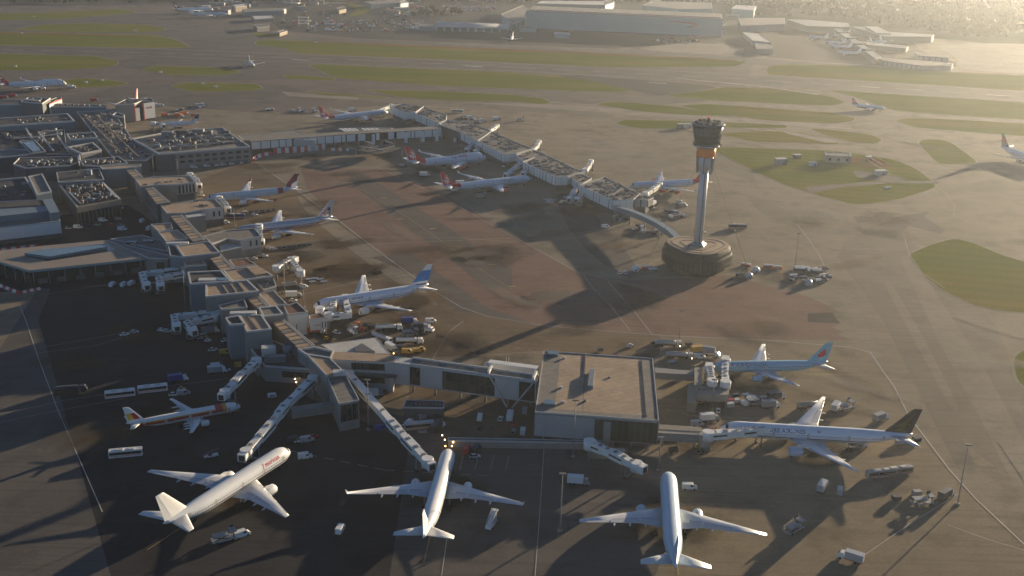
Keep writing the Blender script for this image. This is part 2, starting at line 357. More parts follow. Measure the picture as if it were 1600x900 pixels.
GR = [
 [(-40, 21), (60, 20), (100, 18), (195, 14), (215, 20), (90, 30), (-40, 32)],
 [(20, 46), (70, 38), (150, 36), (235, 39), (262, 46), (240, 50), (100, 50)],
 [(-40, 49), (100, 51.5), (240, 54), (275, 62), (300, 74), (240, 75), (120, 73), (-40, 70)],
 [(-40, 83), (80, 86), (150, 88), (187, 96), (180, 103), (140, 107), (70, 110), (-40, 109)],
 [(220, 109), (240, 103), (300, 104), (360, 107), (378, 113), (350, 118), (270, 117)],
 [(95, 126), (130, 122), (180, 126), (202, 130), (180, 135), (110, 137)],
 [(265, 134), (290, 129), (400, 131), (412, 138), (390, 142), (300, 143)],
 [(400, 63), (430, 62), (500, 65), (800, 77), (1000, 86), (1100, 90), (1170, 97), (1150, 103), (1090, 105), (950, 105), (800, 97.5), (600, 89), (470, 84), (440, 74), (400, 71)],
 [(1198, 105), (1225, 100), (1340, 103), (1450, 110), (1700, 123), (1700, 150), (1600, 142), (1400, 129), (1198, 116.5)],
 [(525, 122), (480, 101), (500, 100), (600, 105), (700, 108.5), (800, 113), (900, 121), (980, 134), (992, 142), (960, 144), (850, 140), (700, 135)],
 [(440, 117), (480, 118), (525, 122), (520, 126), (450, 123)],
 [(570, 140), (620, 141), (700, 143), (800, 148), (850, 154), (862, 160), (850, 163), (800, 158), (700, 157), (620, 151)],
 [(475, 143), (520, 146), (610, 152), (606, 154), (500, 148)],
 [(930, 163), (950, 159), (1000, 161), (1050, 166), (1100, 173), (1165, 181), (1080, 180), (1000, 174)],
 [(1037, 150), (1100, 141), (1130, 136), (1200, 138), (1250, 143), (1300, 151), (1322, 160), (1300, 165), (1240, 163), (1120, 157)],
 [(1062, 165), (1100, 162), (1200, 169), (1300, 176), (1338, 185), (1330, 190), (1300, 193), (1200, 188), (1120, 178)],
 [(960, 193), (975, 187), (1030, 188), (1100, 189), (1230, 196), (1230, 200), (1120, 199), (1060, 201), (1000, 201)],
 [(1262, 200), (1300, 203), (1360, 210), (1380, 218), (1370, 225), (1330, 222), (1290, 212)],
 [(1120, 208), (1200, 204), (1250, 207), (1300, 218), (1315, 226), (1250, 223), (1180, 222)],
 [(1290, 140), (1400, 147.5), (1700, 166), (1700, 193), (1500, 181), (1400, 173), (1360, 160), (1330, 150)],
 [(1395, 188), (1420, 184), (1500, 187), (1700, 199), (1700, 221), (1500, 205), (1430, 199)],
 [(1108, 231), (1150, 230), (1200, 232), (1300, 235), (1340, 240), (1400, 250), (1432, 264), (1457, 283), (1464, 292), (1440, 300), (1410, 310), (1360, 319), (1330, 319), (1290, 308), (1230, 290), (1180, 268)],
 [(1432, 221), (1450, 217), (1478, 219), (1500, 232), (1530, 255), (1490, 257), (1465, 256)],
 [(1418, 398), (1450, 384), (1490, 372), (1520, 379), (1570, 400), (1640, 420), (1640, 492), (1560, 485), (1520, 476), (1470, 452), (1440, 428)],
 [(1583, 565), (1592, 550), (1640, 535), (1640, 640), (1590, 595)],
]
for g in GR:
    rg = rounded(g, 5 if max(y for x, y in g) > 215 else 3); sheet('grass', rg, m_grass, .08); line('shoulder', rg, 3.2, m_light, .0795, loop=True)
sheet('grass', [(540, 3), (560, 8), (582, 12), (570, 22), (540, 27), (560, 15), (545, 9)], m_grass, .08, 1)
sheet('grass', [(390, 48), (410, 52), (440, 56), (430, 59), (400, 57)], m_grass, .08, 1)
sheet('dry_grass', [(430, 63), (560, 67), (800, 76.8), (1000, 85.5), (1150, 94), (1150, 96.5), (1000, 89), (800, 80), (560, 69.5)], m_dry, .11)
sheet('dry_grass', [(-40, 50.5), (100, 52.3), (225, 55.3), (225, 57), (100, 54.5), (-40, 52.5)], m_dry, .11)
sheet('dry_grass', [(1310, 242), (1380, 250), (1400, 262), (1350, 262), (1320, 255)], m_dry, .11, 2)
sheet('service_road', [(1255, 297), (1266, 291), (1320, 287), (1390, 282), (1466, 283), (1466, 287), (1390, 286), (1320, 292), (1272, 301)], m_asph, .12)
sheet('service_road', [(1330, 266), (1352, 268), (1400, 274), (1420, 281), (1380, 283), (1340, 278)], m_asph, .115, 1)
sheet('service_road', [(1222, 204), (1300, 218), (1330, 224), (1290, 223), (1230, 209)], m_light, .11)
m_streak_dirt = ground_mat('oily_concrete', (.125, .095, .062), (.085, .068, .05), 7.5, .3, .6)
# the stands west of the pier
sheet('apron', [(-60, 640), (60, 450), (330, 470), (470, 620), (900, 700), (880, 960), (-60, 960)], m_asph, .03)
sheet('apron', [(60, 500), (80, 450), (320, 440), (480, 620), (640, 690), (600, 960), (190, 960), (100, 640)], m_dark, .04)  # darker sheet over the stands: the pier's shade put into the paving colour
m_streak = ground_mat('tyre_worn_asphalt', (.182, .156, .122), (.145, .126, .1), 30, .1, .35, -40)
m_streak2 = ground_mat('scrubbed_concrete', (.232, .2, .155), (.185, .16, .125), 7.5, .25, .3, -40)
for pl, mm in (([(1405, 400), (1422, 398), (1470, 470), (1530, 560), (1600, 690), (1640, 790), (1600, 790), (1540, 670), (1470, 540)], m_streak2), ([(1350, 420), (1366, 418), (1410, 500), (1470, 610), (1530, 740), (1500, 740), (1440, 620), (1385, 510)], m_streak), ([(1380, 440), (1392, 440), (1450, 540), (1500, 640), (1490, 645), (1436, 545)], m_streak2), ([(1310, 460), (1325, 452), (1360, 520), (1380, 570), (1366, 572)], m_streak2), ([(1160, 300), (1210, 320), (1270, 350), (1330, 362), (1330, 370), (1260, 362), (1190, 335)], m_streak), ([(1110, 240), (1130, 246), (1180, 272), (1180, 285), (1130, 268)], m_streak), ([(1340, 240), (1420, 262), (1470, 300), (1462, 312), (1420, 300), (1440, 285)], m_streak2), ([(900, 215), (1000, 225), (1060, 260), (1050, 300), (980, 262), (900, 235)], m_streak2), ([(560, 150), (760, 162), (960, 178), (960, 184), (760, 170), (560, 158)], m_streak), ([(460, 300), (500, 330), (640, 430), (690, 480), (660, 470), (560, 400), (480, 335)], m_streak2)):
    sheet('pavement', rounded(pl, 8), mm, .06)
sheet('pavement', [(1345, 362), (1398, 340), (1452, 330), (1444, 338), (1476, 360), (1470, 366), (1420, 352), (1400, 372), (1350, 366)], m_asph, .075)
sheet('pavement', [(1333, 338), (1362, 340), (1366, 346), (1340, 348)], m_asph, .075)
sheet('pavement', [(1480, 300), (1540, 280), (1600, 285), (1600, 310), (1550, 300)], m_streak, .075)
sheet('pavement', rounded([(480, 210), (700, 208), (735, 228), (700, 242), (640, 232), (560, 250)], 6), m_streak, .035)
sheet('apron', [(600, 680), (900, 690), (1090, 730), (1000, 960), (560, 960)], m_asph, .035)
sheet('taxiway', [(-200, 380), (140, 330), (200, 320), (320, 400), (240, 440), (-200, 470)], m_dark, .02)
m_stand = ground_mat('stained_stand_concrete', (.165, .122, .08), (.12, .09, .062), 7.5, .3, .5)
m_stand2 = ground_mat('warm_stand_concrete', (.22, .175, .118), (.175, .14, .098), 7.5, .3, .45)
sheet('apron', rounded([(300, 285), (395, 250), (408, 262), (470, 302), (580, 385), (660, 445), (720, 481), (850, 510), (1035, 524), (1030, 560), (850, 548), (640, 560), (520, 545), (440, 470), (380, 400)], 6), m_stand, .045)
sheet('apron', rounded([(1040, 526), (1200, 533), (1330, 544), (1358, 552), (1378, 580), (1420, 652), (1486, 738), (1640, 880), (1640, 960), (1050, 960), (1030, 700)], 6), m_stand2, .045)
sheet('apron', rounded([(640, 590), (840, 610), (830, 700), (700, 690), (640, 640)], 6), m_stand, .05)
# painted lines
line('runway_marking', [(-60, 76.5), (240, 83), (600, 95), (800, 105.3), (1000, 115), (1200, 126), (1400, 138.5), (1700, 158)], 1.2, m_white, .12, (30, 22))
line('runway_marking', [(0, 70.5), (240, 76), (600, 90.6), (800, 99.6), (1000, 108.8), (1200, 118.8), (1400, 130.8), (1600, 143.8)], .9, m_white, .12)
line('runway_marking', [(180, 85.4), (500, 98.9), (800, 110.8), (1000, 121.8), (1200, 133.3), (1400, 146.2), (1600, 157.2)], .9, m_white, .12)
for x, y in ((1028, 130), (1360, 136.5), (1555, 149), (470, 94), (740, 104)):
    line('runway_marking', [(x - 14, y - 1), (x + 14, y + .8)], 3.2, m_white, .13)
line('runway_marking', [(1055, 122.5), (1200, 136.5), (1278, 148.5)], 3.0, m_white, .14)
line('taxiway_marking', [(404, 258), (430, 275), (470, 302), (530, 345), (580, 385), (640, 428), (660, 444), (690, 462), (720, 480), (760, 494), (850, 509), (950, 518), (1050, 525), (1200, 532), (1330, 543), (1360, 551), (1378, 578), (1398, 606), (1420, 650), (1450, 690), (1484, 735), (1525, 780), (1610, 860)], .55, m_white)
line('taxiway_marking', [(590, 262), (690, 308), (800, 369), (900, 424), (912, 430)], .45, m_white)
line('taxiway_marking', [(912, 430), (926, 450), (955, 480), (985, 517)], .4, m_white)
line('taxiway_marking', [(950, 440), (990, 486), (1020, 524)], .4, m_white)
line('taxiway_marking', [(520, 270), (580, 305), (640, 342), (700, 384), (760, 428), (800, 452)], .35, m_yellow)
for x, y in ((533, 271), (598, 310), (675, 358), (768, 414), (625, 343), (705, 391), (800, 448)):
    line('taxiway_marking', [(x - 5, y), (x + 6, y - .6)], 1.6, m_yellow, .11)
line('taxiway_marking', [(400, 400), (560, 383), (800, 372)], .3, m_white, .105)
line('taxiway_marking', [(470, 378), (560, 371), (700, 371), (800, 378), (860, 372), (950, 356)], .3, m_white, .105)
line('taxiway_marking', [(470, 460), (560, 441), (650, 428)], .35, m_white, .105)
line('taxiway_marking', [(800, 388), (860, 376), (940, 368)], .3, m_white, .105)
line('taxiway_marking', [(676, 562), (700, 520), (724, 502)], .4, m_white, .105)
line('taxiway_marking', [(912, 430), (960, 430), (1000, 420), (1036, 402)], .3, m_white, .105)
line('taxiway_marking', [(1246, 352), (1262, 372), (1281, 400), (1296, 435)], .4, m_white, .105)
line('taxiway_marking', [(1455, 286), (1475, 300), (1492, 322), (1490, 336)], .5, m_yellow, .105)
line('taxiway_marking', [(1413, 372), (1421, 398), (1440, 426), (1476, 450)], .35, m_white, .105)
line('taxiway_marking', [(1560, 690), (1580, 720), (1620, 780)], .6, m_light, .105)
line('stand_marking', [(30, 476), (40, 500), (60, 560), (90, 640), (125, 720), (160, 800)], .45, m_white, .09)
line('stand_marking', [(-40, 656), (100, 626), (240, 606), (370, 590)], .25, m_white, .09)
line('stand_marking', [(-40, 668), (90, 642), (200, 622)], .25, m_white, .09)
line('stand_marking', [(55, 545), (150, 528), (240, 512)], .25, m_white, .09)
line('stand_marking', [(60, 552), (150, 540), (190, 528)], .25, m_white, .09)
line('stand_marking', [(-40, 484), (60, 462), (160, 446)], .4, m_yellow, .09)
line('stand_marking', [(1480, 820), (1540, 842), (1640, 872)], .3, m_white, .09)
line('stand_marking', [(850, 700), (845, 780), (836, 900)], .3, m_white, .09)
line('stand_marking', [(700, 830), (690, 900)], .3, m_white, .09)
line('stand_marking', [(1340, 875), (1420, 820), (1500, 770)], .3, m_white, .09)
for x in range(700, 800, 24): line('parking_marking', [(x, 712), (x - 6, 735)], .2, m_white, .09)

for n_, t_ in (((1123, 678), (1440, 700)), ((1107, 585), (1320, 586)), ((486, 486), (700, 452)), ((372, 366), (540, 345)), ((322, 318), (470, 303)), ((832, 285), (690, 294)), ((759, 250), (620, 252)), ((375, 642), (190, 672)), ((452, 712), (230, 860)), ((703, 712), (662, 880)), ((1044, 745), (1060, 899)), ((606, 181), (490, 192))):
    line('stand_marking', [n_, t_], .35, m_yellow, .125)
for pts in ([(430, 700), (600, 735), (780, 745)], [(1040, 640), (1080, 650), (1190, 655)], [(1180, 590), (1330, 600)], [(880, 560), (700, 520)], [(1000, 548), (1100, 536)], [(540, 520), (700, 560)], [(480, 430), (560, 415)], [(430, 345), (520, 330)], [(620, 300), (760, 330), (860, 345)]):
    line('service_marking', pts, .25, m_white, .115, (4, 3))

# oil and rubber stains with soft ragged edges
def stain_mat(name, col, strength):
    m, t, b = newmat(name)
    tc = t.nodes.new('ShaderNodeTexCoord'); g = t.nodes.new('ShaderNodeNewGeometry')
    ln = t.nodes.new('ShaderNodeVectorMath'); ln.operation = 'LENGTH'; t.links.new(tc.outputs['Object'], ln.inputs[0])
    n1 = nz(t, .09, 5, .7); n2 = nz(t, .5, 3, .6)
    for n in (n1, n2): t.links.new(g.outputs['Position'], n.inputs['Vector'])
    f = mth(t, 'SUBTRACT', 1.0, ln.outputs['Value']); f = mth(t, 'ADD', f, mth(t, 'MULTIPLY', mth(t, 'SUBTRACT', n1.outputs[0], .5), 1.7))
    f = mth(t, 'MULTIPLY', ramp(t, f, .15, .75), strength); f = mth(t, 'MULTIPLY', f, mth(t, 'ADD', mth(t, 'MULTIPLY', n2.outputs[0], .8), .5))
    edge_ = ramp(t, ln.outputs['Value'], 1.0, .8); f = mth(t, 'MULTIPLY', f, edge_)
    b.inputs['Base Color'].default_value = (*col, 1); b.inputs['Roughness'].default_value = .8; b.inputs['Specular IOR Level'].default_value = .1
    tr = t.nodes.new('ShaderNodeBsdfTransparent'); mx = t.nodes.new('ShaderNodeMixShader')
    t.links.new(f, mx.inputs[0]); t.links.new(tr.outputs[0], mx.inputs[1]); t.links.new(b.outputs[0], mx.inputs[2]); t.links.new(mx.outputs[0], t.nodes['Material Output'].inputs['Surface'])
    return m
_st = []
for nm_, cl_, k_ in (('oil_stain', (.055, .042, .031), .5), ('rust_stain', (.16, .095, .045), .45), ('pale_stain', (.28, .25, .2), .4)):
    mb = MB(); mb.add([(math.cos(a * math.pi / 10), math.sin(a * math.pi / 10), 0) for a in range(20)], [tuple(range(20))]); _st.append(mb.mesh('stain', stain_mat(nm_, cl_, k_)))
def stain(x, y, lx, ly, rot, k):
    o = bpy.data.objects.new('stain', _st[k]); C.objects.link(o); g = G(x, y); o.location = (g.x, g.y, 0); o.scale = (lx, ly, 1); o.rotation_euler = (0, 0, R_(rot)); o['kind'] = 'structure'; LAY.append((.13, len(LAY), o))
rs_ = random.Random(21)
for x, y, r in ((530, 378, 30), (470, 392, 26), (600, 500, 30), (560, 420, 34), (640, 470, 26), (420, 345, 24), (370, 300, 26), (480, 330, 22), (520, 425, 30), (430, 268, 30), (800, 340, 30), (850, 320, 26), (930, 380, 26), (700, 300, 24), (640, 265, 26), (1180, 600, 26), (1250, 706, 24), (1330, 690, 20), (1120, 690, 22), (720, 540, 28), (640, 585, 20), (740, 620, 22), (1000, 345, 22), (1060, 330, 18), (1240, 440, 26), (1170, 430, 18), (900, 330, 22), (470, 250, 26), (540, 280, 24), (560, 185, 30), (300, 200, 26), (1290, 345, 30), (1380, 350, 34), (1180, 520, 26), (980, 470, 30), (860, 470, 30), (760, 400, 30), (680, 390, 26), (200, 520, 30), (120, 560, 26), (260, 640, 26), (150, 680, 30), (700, 760, 20), (1040, 820, 24), (350, 780, 22)):
    for q in range(3): stain(x + rs_.uniform(-34, 34), y + rs_.uniform(-12, 12), r * rs_.uniform(.5, 1.1), r * rs_.uniform(.3, .7), rs_.choice([30, 31, 35, -58, 20]), rs_.choice([0, 0, 0, 1, 2]))
for k in range(34): stain(rs_.uniform(430, 1600), rs_.uniform(180, 640), rs_.uniform(14, 46), rs_.uniform(4, 12), rs_.choice([-58, -50, -40, 30, 10]), rs_.choice([0, 2, 2, 1, 0]))
for i_, (z_, k_, o_) in enumerate(sorted(LAY, key=lambda a: (a[0], a[1]))): o_.location.z = .006 + i_ * .0011
# ---------------------------------------------------------------- materials of buildings
w_grey = M('grey_cladding', (.21, .21, .205), .6, .12, .25)
w_pale = M('pale_cladding', (.4, .395, .38), .5, .1, .3)
w_white = M('white_cladding', (.68, .67, .63), .45, .1, .3)
w_blue = M('blue_grey_cladding', (.15, .185, .215), .5, .12, .3)
w_dark = M('dark_cladding', (.09, .095, .1), .6, .15, .3)
w_conc = M('concrete_wall', (.24, .225, .2), .85, .25, .2)
w_teal = M('teal_cladding', (.2, .32, .335), .5, .08, .05)
w_brick = M('tan_brick_wall', (.3, .24, .17), .85, .2, .3)
w_red = M('red_panel', (.55, .05, .035), .5, .12, .4)
r_tan = roof_mat('tan_felt_roof', (.37, .275, .19), (.3, .22, .15), 3.2)
r_grey = roof_mat('grey_felt_roof', (.2, .185, .165), (.155, .145, .13), 4)
r_dark = roof_mat('dark_felt_roof', (.06, .058, .06), (.045, .045, .05), 5)
r_brown = roof_mat('red_brown_roof', (.16, .085, .06), (.13, .07, .05), 5)
r_white = roof_mat('white_sheet_roof', (.5, .5, .48), (.42, .42, .4), 3)
m_par = M('parapet_coping', (.42, .42, .41), .6, .12, .3)
m_dkglass = glass_mat('dark_glass', (.02, .027, .03))
m_grglass = glass_mat('green_glass', (.03, .05, .045))
m_blglass = glass_mat('blue_roof_glass', (.16, .24, .28), .2)
m_unit = M('galvanised_unit', (.16, .162, .165), .5, .25, .5)
m_unitw = M('white_unit', (.5, .49, .46), .5, .2, .5)
m_unitd = M('rusty_unit', (.17, .14, .12), .7, .3, .5)
m_steel = M('painted_steel', (.5, .5, .48), .4, .12, .5)
m_black = M('black_rubber', (.02, .02, .02), .8, .1, 1)
m_lamp = emit('lit_lamp', (1.0, .62, .25), 7.0)
# ---------------------------------------------------------------- building helpers
def vol(parent, name, px, z, z0=0.0, wm=None, rm=None, par=.55, pw=.4, pm=None, label=None):
    """part NAME (its walls) with sub-parts roof and parapet; px: outline of the parapet top in the photograph, at height z"""
    poly = [(p.x, p.y) for p in GP(px, z)]
    wm = wm or w_grey; rm = rm or r_grey; pm = pm or m_par
    w = put(MB().prism(poly, z0, z - par), name, wm, parent, label=label)
    put(MB().prism(inset(poly, pw * .9), z - par - .05, z - par + .06), 'roof', rm, w)
    mb = MB(); o = inset(poly, -.06); i = inset(poly, pw); n = len(poly)
    vs_ = [(p[0], p[1], zz) for zz in (z - par - .25, z) for p in o] + [(p[0], p[1], zz) for zz in (z - par - .25, z) for p in i]
    fs = []
    for k in range(n):
        j = (k + 1) % n
        fs += [(k, j, n + j, n + k), (2 * n + k, 3 * n + k, 3 * n + j, 2 * n + j), (n + k, n + j, 3 * n + j, 3 * n + k)]
    mb.add(vs_, fs)
    if par > 0: put(mb, 'parapet', pm, w)
    w_ = w; _POLY[w.name] = poly
    return w
_POLY = {}
def edge(w, a, b, z):
    """world points on the wall edge whose parapet corners show at photo points a, b (height z), and its outward normal"""
    A = G(*a, z); B = G(*b, z); c = sum((Vector(p) for p in _POLY[w.name]), Vector((0, 0))) / len(_POLY[w.name])
    d = (B - A); d.z = 0; d.normalize(); n = Vector((d.y, -d.x, 0))
    if n.xy.dot(c - A.xy) > 0: n = -n
    return A, B, n
def strip(parent, name, A, B, n, s0, s1, z0, z1, m, out=.12, deep=.3):
    """a flat box on a wall between fractions s0 and s1 of A-B"""
    p = A.lerp(B, s0); q = A.lerp(B, s1)
    pts = [p + n * out, q + n * out, q - n * deep, p - n * deep]
    return put(MB().prism([(v.x, v.y) for v in pts], z0, z1), name, m, parent)
def row(parent, name, A, B, n, k, z0, z1, m, fill=.6, s0=0.0, s1=1.0, out=.12, jitter=0):
    for i in range(k):
        u = s0 + (s1 - s0) * (i + .5 - fill / 2) / k; v = s0 + (s1 - s0) * (i + .5 + fill / 2) / k
        if jitter: v = min(s1, v + random.uniform(-jitter, jitter) / k)
        strip(parent, name, A, B, n, u, v, z0, z1, m, out)
def slats(parent, px, z, k, m=None, wm=None, z0=0.0, rib=True):
    """walkway of a pier: walls and a roof of k separate panels between upstands; px: back-left, back-right, front-right, front-left of the roof"""
    a, b, c, d = GP(px, z)
    w = put(MB().prism([(p.x, p.y) for p in (a, b, c, d)], z0, z - .35), 'walkway', wm or w_dark, parent)
    _POLY[w.name] = [(p.x, p.y) for p in (a, b, c, d)]
    for i in range(k):
        u0 = (i + .09) / k; u1 = (i + .91) / k
        q = [a.lerp(d, u0).lerp(b.lerp(c, u0), .03), a.lerp(d, u0).lerp(b.lerp(c, u0), .82), a.lerp(d, u1).lerp(b.lerp(c, u1), .82), a.lerp(d, u1).lerp(b.lerp(c, u1), .03)]
        put(MB().prism([(p.x, p.y) for p in q], z - .33, z - .02 + random.uniform(-.04, .04)), 'roof_panel', m or (r_tan if i % 3 else r_grey), w)
    mb = MB()
    for f in (.86, 1.0): mb.beam(a.lerp(b, f) , d.lerp(c, f), .35, .14)
    put(mb, 'handrail', m_par, w)
    return w
_cube = {}
def unit_mesh(m):
    if m.name not in _cube:
        mb = MB().box(-.5, .5, -.5, .5, 0, 1); mb.box(-.4, .4, -.4, .4, 1, 1.12); _cube[m.name] = mb.mesh('roof_unit', m)
    return _cube[m.name]
def plant(root, px, z, n, ang=31.6, smin=1.5, smax=6, hmax=2.5, mats=None, seed=1):
    """roof units scattered on the roof polygon px at height z: parts of ROOT"""
    n = int(n * 1.45); smin *= .75; smax *= .72; hmax = .7 + (hmax - .7) * .6
    rnd = random.Random(seed); poly = [(p.x, p.y) for p in GP(px, z)]
    xs = [p[0] for p in poly]; ys = [p[1] for p in poly]; org = _ORG[root.name]; k = 0; tries = 0
    mats = mats or [m_unit, m_unit, w_dark, m_unitd, m_unitd, w_blue]
    def inside(x, y):
        r = False
        for i in range(len(poly)):
            (x1, y1), (x2, y2) = poly[i - 1], poly[i]
            if (y1 > y) != (y2 > y) and x < (x2 - x1) * (y - y1) / (y2 - y1) + x1: r = not r
        return r
    done = []
    while k < n and tries < n * 30:
        tries += 1
        x, y = rnd.uniform(min(xs), max(xs)), rnd.uniform(min(ys), max(ys))
        if not inside(x, y): continue
        lx = rnd.uniform(smin, smax); ly = rnd.uniform(smin * .6, smax * .55)
        if any(math.hypot(x - a, y - b) < (max(lx, ly) + c) * .52 for a, b, c in done): continue
        done.append((x, y, max(lx, ly)))
        o = bpy.data.objects.new(rnd.choice(['roof_unit', 'roof_unit', 'air_handler', 'vent_box']), unit_mesh(rnd.choice(mats))); C.objects.link(o); o.parent = root
        o.location = (x - org[0], y - org[1], z - .6 - org[2]); o.rotation_euler = (0, 0, R_(ang + rnd.choice([0, 0, 90]) ))
        o.scale = (lx, ly, rnd.uniform(.5, hmax)); k += 1
def ducts(root, lines, z, m=None, w=.9):
    for a, b in lines:
        put(MB().beam(G(*a, z), G(*b, z), w, .8), 'duct', m or m_unit, root)
def at(px, z=0): g = G(*px, z); return (g.x, g.y, 0.0)

# ---------------------------------------------------------------- the west pier with its gate rooms
pier = thing('pier_building', 'long dark grey pier with ribbed tan roof and square gate rooms', 'pier', at((340, 430)))
p = slats(pier, [(197, 266), (211, 264), (223.5, 277.5), (211, 280)], 13, 4)
w = vol(pier, 'gate_room', [(212, 280), (239, 275.5), (296, 274), (305, 284), (275, 287.5), (246, 288), (220, 291)], 13.4, 0, w_conc, r_tan)
A, B, n = edge(w, (275, 287.5), (305, 284), 13.4); row(w, 'window', A, B, n, 5, 6.5, 11.8, m_dkglass, .5, .08, .98); strip(w, 'dark_panel', A, B, n, .02, .9, .2, 5.6, w_dark, .1)
row(w, 'wall_panel', A, B, n, 5, 6.2, 12, w_pale, .34, .18, 1.08, .14)
p = slats(pier, [(226.5, 294), (239, 292.5), (266, 316), (245, 319)], 13, 7)
A, B, n = edge(p, (226.5, 294), (245, 319), 13); row(p, 'wall_panel', A, B, n, 5, .3, 4.5, w_blue, .9, .0, .95)
w = vol(pier, 'gate_room', [(250.5, 320), (312, 311), (336, 311), (349, 323.5), (315, 327), (288, 332), (261, 333)], 12, 0, w_conc, r_tan)
A, B, n = edge(w, (315, 327), (349, 323.5), 12); strip(w, 'wall_panel', A, B, n, .01, .98, 4.6, 11.2, w_pale, .1); row(w, 'window', A, B, n, 2, 6.5, 9.8, m_dkglass, .32, .42, .92, .2); strip(w, 'dark_panel', A, B, n, .05, .95, .2, 4.4, w_dark, .1)
vol(pier, 'annexe', [(288, 334.5), (315, 329.5), (321, 336), (292, 340)], 10.5, 0, w_grey, r_white, .2)
p = slats(pier, [(265, 337), (284, 335), (321, 374.5), (301, 378)], 13, 10)
vol(pier, 'lift_room', [(235.5, 350), (267, 347.5), (270, 357), (247.5, 361)], 12.5, 0, w_grey, r_tan)
vol(pier, 'lift_room', [(247.5, 362), (277.5, 359), (294, 372), (259.5, 377)], 12.5, 0, w_grey, r_tan)
w = vol(pier, 'gate_room', [(318, 368.5), (356, 359), (398, 356), (408, 369), (375, 374.5), (356, 372), (331, 380)], 11, 0, w_conc, r_grey)
A, B, n = edge(w, (375, 374.5), (408, 369), 11); strip(w, 'wall_panel', A, B, n, .01, .98, 4.4, 10.3, w_pale, .1); row(w, 'window', A, B, n, 2, 6, 9.2, m_dkglass, .3, .35, .9, .2)
A, B, n = edge(w, (331, 380), (356, 372), 11); strip(w, 'wall_panel', A, B, n, .1, .95, 4.4, 10, w_brick, .1)
vol(pier, 'annexe', [(342, 382), (370, 379), (377, 386), (345, 392.5)], 8, 0, w_grey, r_white, .2)
w = vol(pier, 'cross_block', [(275, 383.5), (327, 376), (343.5, 393.5), (286.5, 400.5)], 15.5, 0, w_grey, r_tan, .5, .7)
vol(pier, 'cross_block', [(262, 381), (274.5, 383.5), (285.5, 400.5), (266, 399)], 15, 0, w_blue, r_dark, .7, .5)
put(MB().obox(G(277, 379, 15.6).xy, (1, .2), 12, 3, 14.6, 15.7), 'canopy', m_unitw, pier)
vol(pier, 'low_room', [(286.5, 406), (313.5, 402.5), (323, 413), (289.5, 415.5)], 12, 0, w_blue, r_tan)
p = slats(pier, [(324, 399.5), (343.5, 396), (366.5, 419.5), (345, 422.5)], 13, 6)
vol(pier, 'low_room', [(358, 405.5), (384, 403), (401, 413), (367, 417)], 7, 0, w_conc, r_brown, .3)
w = vol(pier, 'cross_block', [(348, 421.5), (402, 414.5), (427, 430.5), (363, 439)], 15.5, 0, w_grey, r_tan, .5, .7)
put(MB().prism([(q.x, q.y) for q in GP([(385, 419), (403, 416.5), (418, 428), (399, 431)], 15.3)], 14.5, 15.9), 'skylight', r_tan, w)
vol(pier, 'stair_block', [(293, 424.5), (346, 422), (361.5, 439), (297, 443)], 16.5, 0, w_blue, r_dark, .7, .8)
put(MB().obox(G(331, 436, 16.5).xy, (1, .12), 13, 4, 15, 16.6), 'skylight', m_unitw, pier); put(MB().obox(G(347, 436, 16.5).xy, (1, .12), 5, 4, 15, 16.7), 'skylight', m_blglass, pier)
w = vol(pier, 'cross_block', [(321, 443.5), (387, 437), (405, 454), (321, 463)], 16, 0, w_grey, r_tan, .5, .8)
put(MB().prism([(q.x, q.y) for q in GP([(322, 444.5), (333, 443.5), (341, 458), (322, 461)], 16.1)], 15, 15.2), 'light_well', w_dark, w)
for i in range(3): put(MB().beam(G(345 + 13 * i, 442.5 - i, 15.6), G(355 + 13 * i, 458 - 1.4 * i, 15.6), .5, .7), 'roof_rib', m_unitd, w)
vol(pier, 'gate_room', [(400, 440), (427, 434), (432, 446), (412, 452)], 13, 0, w_conc, r_grey)
plant(pier, [(402, 441), (424, 436), (428, 445), (412, 450)], 13.3, 5, 31, 1.2, 2.6, 2.2, seed=4)
p = slats(pier, [(384, 464.5), (402, 460), (420.5, 479.5), (403, 483)], 13, 4)
vol(pier, 'gate_room', [(404, 458.5), (427.5, 453.5), (449, 475), (422, 478.5)], 12.2, 0, w_conc, r_tan)
w = vol(pier, 'gate_room', [(443, 478), (464, 472), (481, 487), (450, 491)], 11.5, 0, w_white, r_brown)
A, B, n = edge(w, (450, 491), (481, 487), 11.5); row(w, 'window', A, B, n, 1, 1.5, 6, m_dkglass, .14, .3, .5)
w = vol(pier, 'gate_room', [(482.5, 493), (501, 488), (511, 496), (484.5, 499)], 8.5, 2.6, w_white, r_brown, .3)
A, B, n = edge(w, (484.5, 499), (511, 496), 8.5); strip(w, 'red_frame', A, B, n, .3, .62, 5.0, 5.3, w_red, .1); row(w, 'window', A, B, n, 2, 3.5, 6.6, m_dkglass, .25, .6, 1)
mb = MB()
for q in ((488, 500), (508, 497)): mb.cyl(G(*q, 8.5).xy, .3, .3, 0, 2.7, 8)
put(mb, 'column', w_dark, w)
vol(pier, 'low_room', [(342, 476), (381, 466.5), (387, 479.5), (346, 483)], 13, 0, w_grey, r_grey)
w = vol(pier, 'cross_block', [(374, 492), (409, 491), (424.5, 513.5), (385, 518)], 16, 0, w_grey, r_tan, .5, .8)
put(MB().beam(G(386, 493, 15.5), G(402, 514, 15.5), .6, .8), 'roof_rib', m_unitd, w)
vol(pier, 'cross_block', [(404, 480.5), (432, 477.5), (443, 490), (411, 494)], 15.5, 0, w_grey, r_grey, .5, .8)
vol(pier, 'stair_block', [(352, 496), (373, 492), (383, 505), (358.8, 507)], 17, 0, w_blue, r_dark, .7, .6)
put(MB().obox(G(380, 488, 16.2).xy, (1, .18), 12, 3.2, 13, 16.4), 'canopy', m_unitw, pier)
